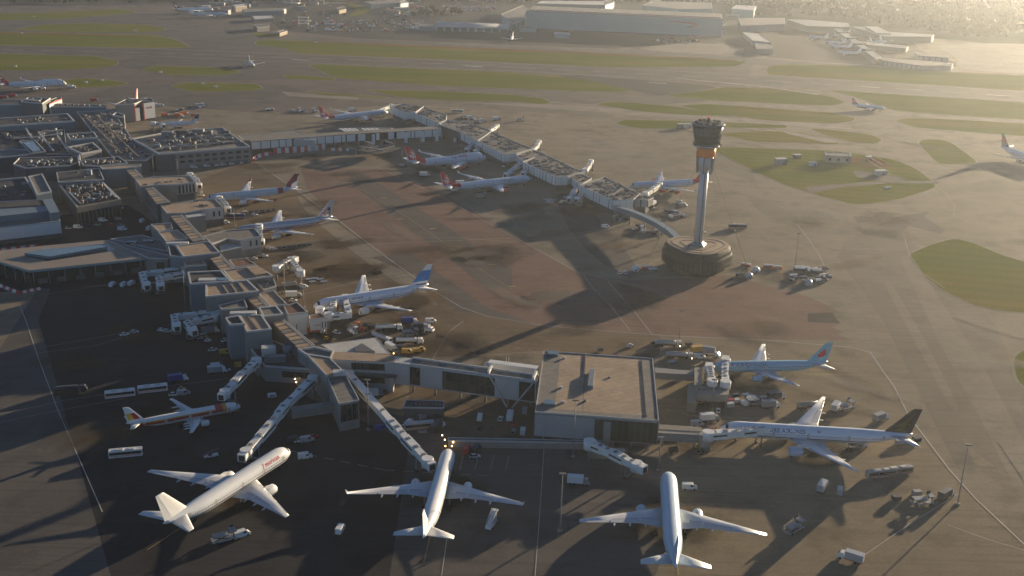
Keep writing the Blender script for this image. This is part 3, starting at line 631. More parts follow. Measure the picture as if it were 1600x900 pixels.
p = slats(pier, [(422.5, 500.5), (439.5, 495.5), (492, 540), (465, 544)], 12.5, 8)
A, B, n = edge(p, (439.5, 495.5), (492, 540), 12.5); row(p, 'window', A, B, n, 6, 6, 10, m_dkglass, .5)
w = vol(pier, 'end_block', [(465, 544.5), (493, 541), (522, 548), (517, 559), (478, 553)], 13.5, 0, w_grey, r_grey, .9, .7)
w = vol(pier, 'low_hall', [(385, 536), (425, 531), (464, 546), (487, 576), (414, 571)], 7.5, 0, w_grey, r_dark)
A, B, n = edge(w, (414, 571), (487, 576), 7.5); strip(w, 'window_band', A, B, n, .36, .97, 2.6, 5.4, m_dkglass); row(w, 'mullion', A, B, n, 12, 2.6, 5.4, w_dark, .1, .36, .97, .2)
put(MB().obox(G(420, 553, 7.5).xy, (1, .2), 6, 4.2, 7, 11), 'roof_unit', m_unitw, pier); put(MB().obox(G(430, 563, 7.5).xy, (1, .2), 9, 3, 7, 9.6), 'roof_unit', m_unit, pier)
put(MB().cyl(G(449, 550, 7.5).xy, 2.2, 2.2, 7, 10, 14), 'roof_tank', w_blue, pier)
plant(pier, [(215, 282), (290, 276), (298, 282), (225, 289)], 13.4, 5, 31, 1.5, 4, 1.2, seed=8)
plant(pier, [(300, 313), (334, 313), (343, 321), (316, 324)], 12.0, 3, 31, 1.5, 4, .9, seed=9)

# sloping hall at the pier's south end
hall = thing('sloping_hall', 'grey hall with long sloping roof running down from the pier end between two bridges', 'building', at((535, 640)))
a = GP([(481, 555.5), (515, 560), (538, 583), (511, 588)], 13.2); b = GP([(511, 588), (538, 583), (561, 625), (530, 631)], 12.0)
put(MB().prism([(q.x, q.y) for q in a], 0, 13.0), 'upper_wall', w_grey, hall)
u = put(MB().prism([(q.x, q.y) for q in inset(a, .4)], 13.0, 13.2), 'upper_roof', r_tan, hall)
put(MB().beam(a[0], a[3], .5, .9).beam(a[1], a[2], .5, .9), 'parapet', m_par, hall)
put(MB().obox(a[2].lerp(a[3], .3).xy, (1, .2), 5, 3.4, 13.1, 14.6), 'roof_unit', m_unitw, hall)
w = put(MB().prism([(q.x, q.y) for q in b], 0, 11.7), 'lower_wall', w_conc, hall)
for i in range(7):
    u0, u1 = (i + .03) / 7, (i + .97) / 7
    q = [b[0].lerp(b[3], u0).lerp(b[1].lerp(b[2], u0), .03), b[0].lerp(b[3], u0).lerp(b[1].lerp(b[2], u0), .97), b[0].lerp(b[3], u1).lerp(b[1].lerp(b[2], u1), .97), b[0].lerp(b[3], u1).lerp(b[1].lerp(b[2], u1), .03)]
    put(MB().prism([(v.x, v.y) for v in q], 11.7, 11.95), 'roof_panel', r_grey, w)
put(MB().beam(b[0], b[3], .35, .5).beam(b[1], b[2], .35, .5).beam(b[3], b[2], .4, .5), 'parapet', m_par, w)
_POLY[w.name] = [(q.x, q.y) for q in b]
A, B, n = edge(w, (530, 631), (561, 625), 12.0); strip(w, 'window_band', A, B, n, .06, .94, 4, 11, m_dkglass); row(w, 'mullion', A, B, n, 4, 3.8, 11.2, w_grey, .06, 0, 1, .2)
put(MB().beam(G(455, 645, 5), G(532, 634, 5), 4, 3.4), 'side_wing', w_conc, hall)

# long link to the square building
link = thing('link_building', 'long grey two storey link corridor between pier end and square flat roofed building', 'building', at((680, 590)))
w = put(MB().prism([(q.x, q.y) for q in GP([(516, 549), (617, 555), (615, 566.5), (515, 561)], 13.2)], 0, 13), 'wall', w_pale, link); _POLY[w.name] = [(q.x, q.y) for q in GP([(516, 549), (617, 555), (615, 566.5), (515, 561)], 13.2)]
put(MB().prism([(q.x, q.y) for q in GP([(516, 549), (617, 555), (615, 566.5), (515, 561)], 13.2)], 13, 13.25), 'roof', r_tan, w)
A, B, n = edge(w, (515, 561), (615, 566.5), 13.2)
strip(w, 'window_band', A, B, n, .34, .86, 9.2, 12.2, m_dkglass); row(w, 'mullion', A, B, n, 9, 9.2, 12.2, w_dark, .1, .34, .86, .22)
strip(w, 'canopy', A, B, n, .18, 1.05, 7.0, 7.8, w_dark, 2.2); strip(w, 'window_band', A, B, n, .34, .86, 3.2, 6, m_dkglass); strip(w, 'dark_opening', A, B, n, .3, .6, .2, 2.6, m_black, .1)
strip(w, 'column', A, B, n, .92, 1.0, .05, 6.9, w_pale, 1.6)
pl = [(q.x, q.y) for q in GP([(617, 555.3), (645, 559), (843, 586.5), (838, 596), (640, 569.5), (615.4, 566.6)], 13.2)]
w2 = put(MB().prism(pl, 3.4, 12.8), 'wall', w_pale, link); _POLY[w2.name] = pl
k = 14; qa = GP([(645, 559.6), (841, 587)], 13.2); qb = GP([(641, 568.8), (837, 595)], 13.2)
for i in range(k):
    u0, u1 = (i + .02) / k, (i + .98) / k
    put(MB().prism([(v.x, v.y) for v in (qa[0].lerp(qa[1], u0), qa[0].lerp(qa[1], u1), qb[0].lerp(qb[1], u1), qb[0].lerp(qb[1], u0))], 12.8, 13.0), 'roof_panel', r_tan if i % 3 else r_grey, w2)
put(MB().beam(qa[0], qa[1], .6, 1.2).beam(qb[0], qb[1], .4, .7), 'parapet', m_par, w2)
put(MB().prism([(q.x, q.y) for q in GP([(617, 556), (644, 559.6), (640, 568.8), (616, 566)], 13.2)], 12.8, 13.1), 'roof', r_white, w2)
A, B, n = edge(w2, (640, 569.5), (838, 596), 13.2)
for s0, s1, m in ((.0, .02, w_grey), (.0, 0.01, w_grey)): pass
strip(w2, 'wall_panel', A, B, n, .0, .01, 3.5, 12.6, w_grey, .1)
strip(w2, 'window', A, B, n, .005, .085, 4.2, 12.2, m_dkglass, .1)
row(w2, 'wall_panel', A, B, n, 2, 3.6, 12.5, w_pale, .97, .09, .26, .14)
strip(w2, 'window', A, B, n, .265, .68, 4.0, 12.2, m_grglass, .1); row(w2, 'mullion', A, B, n, 9, 4.0, 12.2, w_dark, .07, .265, .68, .2); strip(w2, 'transom', A, B, n, .265, .68, 8, 8.25, w_dark, .2)
row(w2, 'wall_panel', A, B, n, 2, 3.6, 12.5, w_pale, .97, .685, .86, .14)
strip(w2, 'window', A, B, n, .87, .99, 4.0, 12.2, m_dkglass, .1)
for s in (.02, .2, .4, .6, .78, .96):
    put(MB().cyl(A.lerp(B, s).xy - n.xy * 1.5, .45, .45, 0, 3.5, 10), 'column', w_conc, w2)
# footbridge and props behind and in front of the link
for a_, b_ in (((765, 587), (792, 636)), ((834, 597), (800, 637))):
    g0 = G(*a_, 13.0); g1 = G(*b_, .1); put(MB().beam(g0, g1, .6, .6), 'strut', m_par, link)
for a_ in ((766, 572, 581), (836, 581, 591)):
    put(MB().beam(G(a_[0] + 2, a_[1], 14.2), G(a_[0] - 3, a_[2] + 1, 14.0), .9, 1.4), 'rib', w_white, link)
fb = thing('footbridge', 'covered white footbridge with railings on the apron side of the link corridor', 'bridge', at((800, 576)))
put(MB().beam(G(764, 568.5, 12), G(840, 578.5, 12), 3.4, 2.8), 'deck', w_white, fb); put(MB().cyl(G(764, 570, 12).xy, 2, 2, 0, 12.6, 12), 'stair_tower', w_pale, fb)
for q in (791, 795): put(MB().tube(G(q, 566 + (q - 791) * .12, 13), G(q, 558 + (q - 791) * .12, 16), .12, 6), 'mast', m_steel, fb)
for q in (776, 800, 824): put(MB().beam(G(q, 571 + (q - 776) * .13, 12.2), G(q, 571 + (q - 776) * .13, 14.3), .25, .25), 'post', m_steel, fb)

# square lounge building
w_sqw = M('square_wall_panel', (.3, .305, .31), .5, .1, .3)
sq = thing('square_building', 'large square building with flat tan roof, white parapet and dark green glazing', 'building', at((930, 620)))
SQ4 = [(850, 548), (1020, 559.5), (1029.5, 656.5), (836, 643)]
w = vol(sq, 'wall', SQ4, 13.6, 3.2, w_grey, r_grey, .35, .28, w_pale)
q4 = GP(SQ4, 13.3)
def bil(u, v, z=13.3):
    a_ = q4[0].lerp(q4[1], u); b_ = q4[3].lerp(q4[2], u); r = a_.lerp(b_, v); r.z = z; return r
for nm, u0, u1, v0, v1, m in (('roof_panel', .06, .15, .05, .95, r_grey), *[('roof_panel', .155, .38, .05 + k_ * .18, .226 + k_ * .18, r_tan) for k_ in range(5)], *[('roof_panel', .39, .905, .05 + k_ * .18, .226 + k_ * .18, r_tan) for k_ in range(5)]):
    put(MB().prism([(v.x, v.y) for v in (bil(u0, v0), bil(u1, v0), bil(u1, v1), bil(u0, v1))], 13.08, 13.32), nm, m, w)
for nm, u, v, lx, ly, h, m in (('plant_screen', .445, .47, 2.2, 17, 1.8, w_blue), ('skylight', .085, .06, 4.6, 3.6, 1.2, m_blglass), ('skylight', .11, .88, 4.6, 3.8, 1.2, m_blglass), ('roof_vent', .19, .12, 1.3, 1, .9, m_unitw), ('roof_vent', .19, .62, 1.3, 1, .9, m_unitw), ('roof_vent', .22, .84, 1.3, 1, .9, m_unitw), ('roof_vent', .4, .8, 1, 1, .8, m_unit), ('roof_vent', .6, .4, .9, .9, .6, m_unit)):
    c = bil(u, v); put(MB().obox(c.xy, (q4[1] - q4[0]).xy, lx, ly, 13.2, 13.2 + h), nm, m, sq)
for u in (.385,): put(MB().beam(bil(u, .02, 13.45), bil(u, .48, 13.45), .35, .5), 'pipe', m_unitd, sq)
put(MB().beam(bil(.9, .05, 13.45), bil(.905, .96, 13.45), .5, .45), 'gutter', m_unitd, sq)
A, B, n = edge(w, (836, 643), (1029.5, 656.5), 13.6)
row(w, 'wall_panel', A, B, n, 6, 3.3, 12.3, w_sqw, .985, .0, .485, .1)
k_ = strip(w, 'window_band', A, B, n, .49, .995, 3.6, 12.2, m_grglass); row(w, 'mullion', A, B, n, 10, 3.6, 12.2, w_dark, .06, .49, .995, .2)
A2, B2, n2 = edge(w, (1020, 559.5), (1029.5, 656.5), 13.6); row(w, 'wall_panel', A2, B2, n2, 8, 3.4, 12.3, w_grey, .97, 0, 1, .1)
A3, B3, n3 = edge(w, (836, 643), (850, 548), 13.6); row(w, 'wall_panel', A3, B3, n3, 8, 3.4, 12.3, w_grey, .97, 0, 1, .1)
ip = inset(_POLY[w.name], 4); put(MB().prism(ip, 0, 3.2), 'ground_floor', w_dark, sq)
for i in range(7): put(MB().cyl(A.lerp(B, (i + .5) / 7).xy - n.xy * 1.5, .5, .5, 0, 3.2, 10), 'column', w_conc, sq)
strip(sq, 'pilaster', A, B, n, .56, .62, 0, 11.5, w_grey, .5)

# low concrete stand links near the two jets at right
lk = thing('gate_link', 'low concrete gate link with dark openings between square building and the ice blue jet', 'building', at((1095, 620)))
w = put(MB().prism([(q.x, q.y) for q in GP([(1022, 574), (1086, 580), (1088, 586), (1024, 582)], 6)], 3, 6), 'corridor', w_grey, lk)
put(MB().prism([(q.x, q.y) for q in GP([(1085, 574), (1096, 574), (1097, 602), (1085, 602)], 7)], 0, 7), 'stair_tower', w_conc, lk)
w = put(MB().prism([(q.x, q.y) for q in GP([(1088, 598), (1139, 601), (1139, 617), (1087, 616)], 6)], 2.8, 6), 'gate_room', w_conc, lk)
put(MB().prism([(q.x, q.y) for q in GP([(1090, 599), (1137, 602), (1137, 610), (1090, 609)], 6.1)], 6.0, 6.25), 'roof', r_grey, w)
for q in ((1090, 617), (1113, 618), (1136, 617)): put(MB().cyl(G(*q, 6).xy, .5, .5, 0, 2.9, 10), 'column', w_conc, lk)
put(MB().prism([(q.x, q.y) for q in GP([(1075, 600), (1089, 600), (1088, 628), (1074, 626)], 5)], 0, 5), 'block', w_conc, lk)
lk2 = thing('gate_link', 'long low grey gate link running from the square building to the dark finned jet', 'building', at((1060, 680)))
w = put(MB().prism([(q.x, q.y) for q in GP([(1029, 663), (1092, 667), (1100, 671), (1100, 680), (1028, 676)], 6)], 2.6, 6), 'corridor', w_grey, lk2)
put(MB().prism([(q.x, q.y) for q in GP([(1030, 664.5), (1091, 668.5), (1098, 672), (1098, 675), (1030, 671)], 6.05)], 6, 6.2), 'roof', r_grey, w)
put(MB().cyl(G(1103, 680, 6).xy, 2.6, 2.6, 0, 6.4, 16), 'rotunda', w_conc, lk2)
for q in ((1036, 676), (1060, 678), (1085, 679)): put(MB().cyl(G(*q, 6).xy, .45, .45, 0, 2.7, 10), 'column', w_conc, lk2)
pk = thing('store_building', 'small store with pinkish brick wall beside the lower airbridge', 'building', at((964, 712)))
vol(pk, 'wall', [(922, 699), (975, 700), (977, 703), (924, 702)], 4, 0, w_brick, r_grey, .3)
lw = thing('low_building', 'long low grey concrete block with flat roof behind the square building road', 'building', at((900, 690)))
vol(lw, 'wall', [(700, 683), (940, 688), (940, 692), (700, 688)], 3, 0, w_conc, r_grey, .2)
kb = thing('service_building', 'dark low service building with white roof units under the link corridor', 'building', at((665, 636)))
vol(kb, 'wall', [(634, 624), (694, 626), (694, 637), (630, 636)], 5, 0, w_dark, r_dark, .3)
row(kb, 'roof_vent', G(640, 631, 5), G(690, 633, 5), Vector((0, -1, 0)), 8, 4.6, 5.6, m_unit, .5)
put(MB().obox(G(672, 642, 3).xy, (1, 0), 2.4, .3, 2, 3.4), 'white_sign', w_white, kb)
# ---------------------------------------------------------------- terminal blocks north-west of the apron
def bl(label, name, cat, px, z, wm, rm, par=.8, pw=.6, z0=0):
    c = sum((Vector((p.x, p.y, 0)) for p in GP(px, z)), Vector()) / len(px)
    t = thing(name, label, cat, (c.x, c.y, 0)); return t, vol(t, 'wall', px, z, z0, wm, rm, par, pw)
t, w = bl('grey office block with two rows of dark windows facing the brown apron', 'office_block', 'building', [(248, 240), (391, 228.5), (372, 216), (348, 199), (270, 204), (206, 216)], 13.5, w_grey, r_grey, 1.0, .8)
A, B, n = edge(w, (248, 240), (391, 228.5), 13.5)
for z0 in (8.6, 4.7): row(w, 'window', A, B, n, 9, z0, z0 + 1.9, m_dkglass, .62, .2, .995)
strip(w, 'dark_panel', A, B, n, .38, .62, .2, 2.8, w_dark); strip(w, 'dark_panel', A, B, n, .68, .97, .3, 3.0, w_dark); strip(w, 'bay', A, B, n, -.04, .17, 0, 12.2, w_dark, 1.6)
A2, B2, n2 = edge(w, (391, 228.5), (348, 199), 13.5); row(w, 'window', A2, B2, n2, 6, 6, 9, m_dkglass, .6)
plant(t, [(225, 216), (350, 203), (375, 222), (255, 236)], 13.4, 46, 4, 2, 9, 2.6, seed=11)
ducts(t, [((235, 222), (360, 209)), ((262, 231), (372, 221)), ((300, 207), (330, 226))], 13.8, m_unit, 1.4)
for i, q in enumerate(((262, 210), (285, 208), (310, 206))):
    put(MB().obox(G(*q, 14).xy, (1, .1), 9, 6, 12.6, 16.5), 'plant_room', (w_grey, w_dark, w_grey)[i], t)
t, w = bl('tall square block with sunlit white end wall and red edge beside the terminal roofs', 'hoarding_block', 'building', [(180, 163), (208.5, 162), (222, 157), (241, 157.5), (236, 153), (196, 155)], 17, w_grey, r_dark, .5, .4)
A, B, n = edge(w, (208.5, 162), (241, 157.5), 17)
strip(w, 'red_edge', A, B, n, .0, .04, .5, 16.8, w_red, .5); strip(w, 'white_panel', A, B, n, .06, .25, .8, 12.5, w_white, .4); strip(w, 'glazing', A, B, n, .27, .42, .5, 12, m_dkglass, .2)
strip(w, 'red_edge', A, B, n, .43, .47, .5, 16.4, w_red, .45); strip(w, 'white_panel', A, B, n, .48, .99, 1.5, 16, w_white, .4); strip(w, 'red_emblem', A, B, n, .77, .84, 10.5, 12.6, w_red, .5)
strip(w, 'lettering', A, B, n, .56, .74, 10.9, 12.1, m_unit, .46)
for i in range(4): strip(w, 'column', A, B, n, .5 + i * .14, .53 + i * .14, 0, 1.4, w_dark, .3)
plant(t, [(186, 162), (206, 160), (230, 155), (200, 156)], 17, 8, 10, 1.5, 5, 1.6, seed=12)
t, w = bl('small grey lift tower in front of the block with sunlit white wall', 'lift_tower', 'building', [(175, 179.5), (194, 182), (194.5, 179), (182, 174.5)], 13, w_grey, r_dark)
A, B, n = edge(w, (175, 179.5), (194, 182), 13); strip(w, 'louvre', A, B, n, .2, .85, 8, 11, w_dark)
t, w = bl('pale blue walled terminal block at the photo edge under the parked red tailed jumbo', 'terminal_block', 'building', [(-60, 156), (38, 155.5), (42, 162.5), (-60, 163)], 15, w_blue, r_dark)
A, B, n = edge(w, (42, 162.5), (-60, 163), 15); row(w, 'wall_panel', A, B, n, 7, 5, 13.5, w_blue, .95)
t, w = bl('tall dark terminal block with thin white skylights between two pale walled blocks', 'terminal_block', 'building', [(32, 158), (44, 152), (79, 152.5), (66, 161)], 20, w_dark, r_dark)
put(MB().beam(G(38, 155.5, 20), G(62, 157.5, 20), 2, 1), 'skylight', m_unitw, t); plant(t, [(44, 153), (76, 153), (66, 159), (40, 157)], 20, 6, 10, 1.5, 4, 1.2, seed=13)
t, w = bl('small block with sunlit cream wall and red trim on the terminal skyline', 'terminal_block', 'building', [(74, 157.5), (88, 152), (96, 151.5), (96.5, 154), (88, 156), (77, 162)], 17, w_white, r_dark, .4)
A, B, n = edge(w, (77, 162), (96.5, 154), 17); strip(w, 'red_trim', A, B, n, 0, 1, 16.2, 17.1, w_red, .3)
t, w = bl('long pale blue walled terminal block with row of small dark roof vents', 'terminal_block', 'building', [(65, 165.5), (78, 161), (165, 163.5), (166, 166), (116, 166)], 14, w_blue, r_dark)
plant(t, [(80, 162), (160, 164), (158, 165.4), (84, 164)], 14, 16, 0, 1.4, 2.4, 1.6, [m_unitd, w_dark], seed=14)
t, w = bl('long dark roofed hall with pale parapets below the pale blue terminal walls', 'terminal_block', 'building', [(-60, 188), (106, 177), (117, 188.5), (-60, 200)], 14, w_blue, r_dark, 1.1, 1.2)
plant(t, [(10, 186), (100, 180), (108, 187), (10, 194)], 13.6, 9, 5, 2, 5, 1.2, seed=15)
t, w = bl('dark terminal roof crowded with plant and pipes behind the office block', 'terminal_block', 'building', [(120, 174), (176, 172), (205, 214), (245, 240), (228, 250), (180, 250), (150, 214)], 11, w_dark, r_grey, .5)
plant(t, [(125, 176), (172, 176), (200, 214), (238, 240), (222, 248), (186, 246), (156, 214)], 11.2, 70, 4, 1.5, 7, 2.8, seed=16)
ducts(t, [((130, 178), (190, 240)), ((150, 180), (215, 244)), ((165, 200), (195, 197)), ((180, 222), (214, 219))], 12, m_unitd, 1.2)
t, w = bl('blue grey terminal block with raised pale parapet and sunken dark courtyard', 'terminal_block', 'building', [(104, 208.5), (147, 205.5), (153, 214), (109, 217)], 16, w_blue, r_dark, 1.2, .9)
plant(t, [(110, 210), (144, 208), (148, 213), (114, 215)], 15.6, 5, 4, 2, 5, 1.5, seed=17)
t, w = bl('low terminal block with pale rimmed dark roof below the raised blue grey block', 'terminal_block', 'building', [(105, 229), (145, 222), (159, 233.5), (127, 239.5)], 13, w_grey, r_dark, 1.2, 1)
plant(t, [(110, 230), (142, 225), (150, 232), (128, 236)], 12.6, 7, 10, 1.5, 4, 1.5, seed=18)
t, w = bl('terminal block with sloping pale blue glass roof light at the far left', 'terminal_block', 'building', [(30, 220), (54, 218), (72, 236), (48, 239)], 13, w_dark, r_dark, .6)
q = GP([(35, 222), (51, 220), (64, 234.5), (51, 236.5)], 14)
for i in range(6):
    put(MB().prism([(v.x, v.y) for v in (q[0].lerp(q[1], (i + .05) / 6), q[0].lerp(q[1], (i + .95) / 6), q[3].lerp(q[2], (i + .95) / 6), q[3].lerp(q[2], (i + .05) / 6))], 12.5, 14), 'glass_panel', m_blglass, w)
t, w = bl('brown roofed curved terminal block with white coping left of the glass roof', 'terminal_block', 'building', [(-60, 240), (-20, 236), (20, 232), (52, 234), (56, 239), (20, 243), (-60, 252)], 12, w_dark, r_grey, .8)
t, w = bl('dark plant deck of the terminal with pale edged beams and square wells', 'terminal_block', 'building', [(-60, 205), (40, 196), (100, 197), (104, 226), (120, 240), (70, 240), (-60, 228)], 9, w_dark, r_dark, .5)
plant(t, [(-10, 206), (40, 200), (95, 202), (98, 222), (112, 238), (74, 236), (20, 224)], 9, 48, 6, 2, 8, 3.2, [m_unit, w_blue, m_unitd, w_dark], seed=19)
ducts(t, [((40, 200), (50, 216)), ((62, 206), (98, 203)), ((62, 213), (96, 209)), ((60, 206), (84, 236)), ((20, 216), (70, 213)), ((90, 212), (108, 238))], 11, m_par, 1.1)
t, w = bl('long low terminal wing with thin pale roof edge and glowing end post', 'terminal_block', 'building', [(30, 246), (122, 243.5), (124, 252), (110, 258), (40, 262), (20, 256)], 11, w_dark, r_dark, .6)
put(MB().cyl(G(124, 245, 11).xy, .6, .6, 0, 12.5, 8), 'end_post', w_white, t); plant(t, [(40, 250), (118, 247), (108, 256), (44, 260)], 11, 22, 4, 1.5, 6, 2, seed=20)
t, w = bl('dark terminal roof with scattered plant in front of the office block corner', 'terminal_block', 'building', [(125, 250), (185, 244), (200, 254), (156, 259), (130, 258)], 12, w_dark, r_dark, .6)
plant(t, [(130, 252), (182, 246), (192, 253), (136, 257)], 12, 14, 5, 1.5, 6, 2, seed=21)
t, w = bl('long blue walled cross corridor joining the terminal to the pier head', 'corridor_block', 'building', [(156, 260), (196, 256.5), (220, 256), (221, 258.5), (197, 262), (160, 264)], 14, w_blue, r_tan, .5)
t, w = bl('blue walled terminal block with flat roof above the glass fronted wing', 'terminal_block', 'building', [(88, 269), (155, 262.5), (163, 280), (91, 284)], 13, w_blue, r_dark, .6)
put(MB().obox(G(140, 272, 13).xy, (1, .1), 3, 3, 12.5, 16), 'stair_head', w_blue, t); plant(t, [(95, 270), (150, 266), (156, 276), (96, 280)], 13, 4, 6, 1.5, 3, 1.2, seed=22)
t, w = bl('glass fronted terminal wing with crowded plant roof and pale side gutters', 'terminal_wing', 'building', [(92, 287), (158, 281), (189, 311), (121, 324)], 11, w_dark, r_dark, .9, .8)
plant(t, [(100, 290), (156, 284), (180, 308), (122, 318)], 11, 38, 10, 2, 6, 3, [m_unit, m_unitd, w_dark, m_unitd, w_blue], seed=23)
ducts(t, [((108, 300), (126, 318)), ((160, 286), (182, 309)), ((170, 294), (180, 304)), ((130, 314), (176, 305))], 11.4, m_par, .8)
A, B, n = edge(w, (121, 324), (189, 311), 11); strip(w, 'glass_front', A, B, n, .01, .99, .3, 7.2, m_grglass, .3); row(w, 'mullion', A, B, n, 11, .2, 7.4, w_grey, .12, 0, 1, .45); strip(w, 'fascia', A, B, n, -.01, 1.01, 7.4, 11.1, w_brick, .4)
t, w = bl('flat roofed terminal tower with long blue lit side left of the plant wing', 'terminal_block', 'building', [(44, 275), (66, 271), (81, 298.5), (57, 303)], 16, w_blue, r_grey, .8, .8)
t, w = bl('stepped blue grey terminal front with white lower wall above the service road', 'terminal_block', 'building', [(-60, 346), (88, 331), (94.5, 345), (-60, 362)], 10, w_white, r_grey, .5)
put(MB().prism([(q.x, q.y) for q in GP([(-60, 318), (66, 311), (76, 329), (-60, 343)], 14)], 9, 13.7), 'upper_storey', w_blue, w)
put(MB().prism([(q.x, q.y) for q in GP([(-60, 319), (65, 312), (70, 320), (-60, 328)], 14.2)], 13.7, 14.2), 'upper_roof', r_dark, w)
q = GP([(-60, 343), (76, 329)], 13.7); Vn = Vector((0, -1, 0)); row(w, 'window', q[0], q[1], Vn, 14, 10.6, 12.6, m_dkglass, .8, .02, .98, .25)
put(MB().prism([(v.x, v.y) for v in GP([(66, 312), (82, 310), (93, 331), (78, 333)], 14.5)], 9, 14.5), 'stair_block', w_blue, t)
A, B, n = edge(w, (94.5, 345), (-60, 362), 10); strip(w, 'dark_base', A, B, n, .0, 1, .1, 2.2, w_dark)
t, w = bl('dark terminal block with sunken roof court left of the flat roofed tower', 'terminal_block', 'building', [(-60, 285), (40, 276), (58, 303), (62, 312), (-60, 318)], 11.5, w_dark, r_dark, 1.2, 1)
plant(t, [(0, 286), (36, 282), (48, 304), (-10, 312)], 11.2, 9, 8, 2, 6, 1.6, [w_dark, m_unitd, w_blue], seed=24)
# the lounge building with the trapezoid roof
ca = thing('canopy_building', 'low dark glass terminal lounge under a broad pale trapezoid roof at left', 'building', at((120, 420)))
OUT = [(-70, 388), (62, 384.5), (170, 374.5), (228, 403), (46, 422.5), (-70, 395)]
OUT = [(-80, 400), (62, 384.5), (170, 374.5), (228, 403), (46, 422.5), (0, 409)]
q = [(v.x, v.y) for v in GP(OUT, 8.5)]
w = put(MB().prism(q, 7.7, 8.5), 'roof', M('pale_membrane_roof', (.24, .2, .165), .7, .2, .06), ca); _POLY[w.name] = q
put(MB().prism(inset(q, 1.2), .1, 7.7), 'glass_wall', m_grglass, ca)
tr = GP([(36, 400), (75, 407.5), (180, 391.5), (166, 380.5), (62, 391)], 8.6)
put(MB().prism([(v.x, v.y) for v in tr], 8.5, 8.62), 'roof_trough', m_dkglass, w)
tq = [tr[0].lerp(tr[4], .1), tr[1].lerp(tr[0], .2).lerp(tr[2], .1), tr[2].lerp(tr[3], .35).lerp(tr[1], .08), tr[3].lerp(tr[4], .25).lerp(tr[2], .4), tr[4].lerp(tr[0], .3).lerp(tr[2], .08)]
put(MB().prism([(v.x, v.y) for v in tq], 8.6, 10.0), 'clerestory', m_blglass, w)
A, B, n = edge(w, (46, 422.5), (228, 403), 8.5)
for i in range(8): put(MB().cyl(A.lerp(B, (i + .2) / 7.6).xy - n.xy * .7, .28, .28, 0, 7.7, 8), 'column', w_grey, ca)
strip(ca, 'fascia', A, B, n, -.002, 1.002, 7.2, 8.42, w_teal, .05); row(ca, 'wall_panel', A, B, n, 6, .4, 3.0, w_dark, .5, .02, .98, -1.0)
A, B, n = edge(w, (0, 409), (46, 422.5), 8.5); strip(ca, 'fascia', A, B, n, 0, 1.002, 7.2, 8.42, w_teal, .05)
for i in range(3): put(MB().cyl(A.lerp(B, i / 3 + .1).xy - n.xy * .7, .28, .28, 0, 7.7, 8), 'column', w_grey, ca)
t, w = bl('ramped grey link between the trapezoid roofed lounge and the pier', 'link_block', 'building', [(172, 376.5), (226, 389), (268, 399), (262, 404), (232, 403)], 9, w_conc, r_grey, .4)
A, B, n = edge(w, (232, 403), (262, 404), 9); strip(w, 'window', A, B, n, .4, .8, 3, 6.5, m_dkglass)
t, w = bl('low blue roofed extension with two dark skylights behind the ramped link', 'link_block', 'building', [(172, 373), (222, 366.5), (262, 378), (262, 392), (228, 386)], 8, w_blue, r_grey, .4)
for q in ((206, 379), (232, 377)): put(MB().obox(G(*q, 8).xy, (1, .1), 6, 3.5, 7.4, 8.6), 'skylight', m_dkglass, w)

# ---------------------------------------------------------------- elevated corridor to the middle pier
co = thing('elevated_corridor', 'long elevated corridor clad in white panels crossing above the red and white barriers', 'corridor', at((540, 215)))
CP = GP([(391, 221.5), (540, 210), (690, 201.5), (688, 196.8), (540, 205.5), (391, 216.5)], 10.5)
for nm, z0, z1, m in (('floor', 3.6, 4.0, w_dark), ('core', 4.0, 10.1, m_dkglass), ('roof', 10.1, 10.6, r_grey)):
    put(MB().prism([(v.x, v.y) for v in CP], z0, z1), nm, m, co)
A, B, n = CP[0], CP[1], Vector((-.2, -1, 0)).normalized()
pos = .01
rp = random.Random(5)
for (A, B, s0) in ((CP[0], CP[1], .0), (CP[1], CP[2], .0)):
    L = (B - A).length; s = 1.0
    while s < L - 3:
        wd = rp.choice([5.2, 6.5, 2.8, 4.6, 7.4]); wd = min(wd, L - s - .2)
        if rp.random() < .93: strip(co, 'wall_panel', A, B, n, s / L, (s + wd) / L, 4.1, 10.0, w_white, .16)
        s += wd + rp.choice([.7, .7, 2.4])
for i in range(16):
    p = (CP[0].lerp(CP[1], i / 8) if i < 8 else CP[1].lerp(CP[2], (i - 8) / 8)); put(MB().cyl((p.x, p.y + 2), .5, .5, 0, 3.7, 8), 'column', w_conc, co)
for f in (.28, .62, .8, .95): p = CP[1].lerp(CP[2], f); put(MB().obox((p.x, p.y), (1, 0), 3, 1.2, 0, 9.5), 'stair_tower', w_white, co)
put(MB().obox(G(470, 226, 5).xy, (1, .1), 24, 3, 0, 9.4), 'stair_tower', w_pale, co)
t, w = bl('low grey flat roofed shed behind the elevated corridor near the office block', 'shed', 'building', [(372, 212), (462, 203), (483, 212), (380, 219)], 9, w_grey, r_grey, .3)
t = thing('shelter', 'open roofed stand shelter with white ribs beside the tail of the middle jumbo', 'building', at((590, 233))); w = put(MB().prism([(v.x, v.y) for v in GP([(572, 230), (606, 229), (612, 234), (586, 237)], 5)], 3.4, 5), 'core', w_dark, t)
SH = GP([(548, 232), (572, 222), (622, 225), (634, 236), (588, 241)], 6.4)
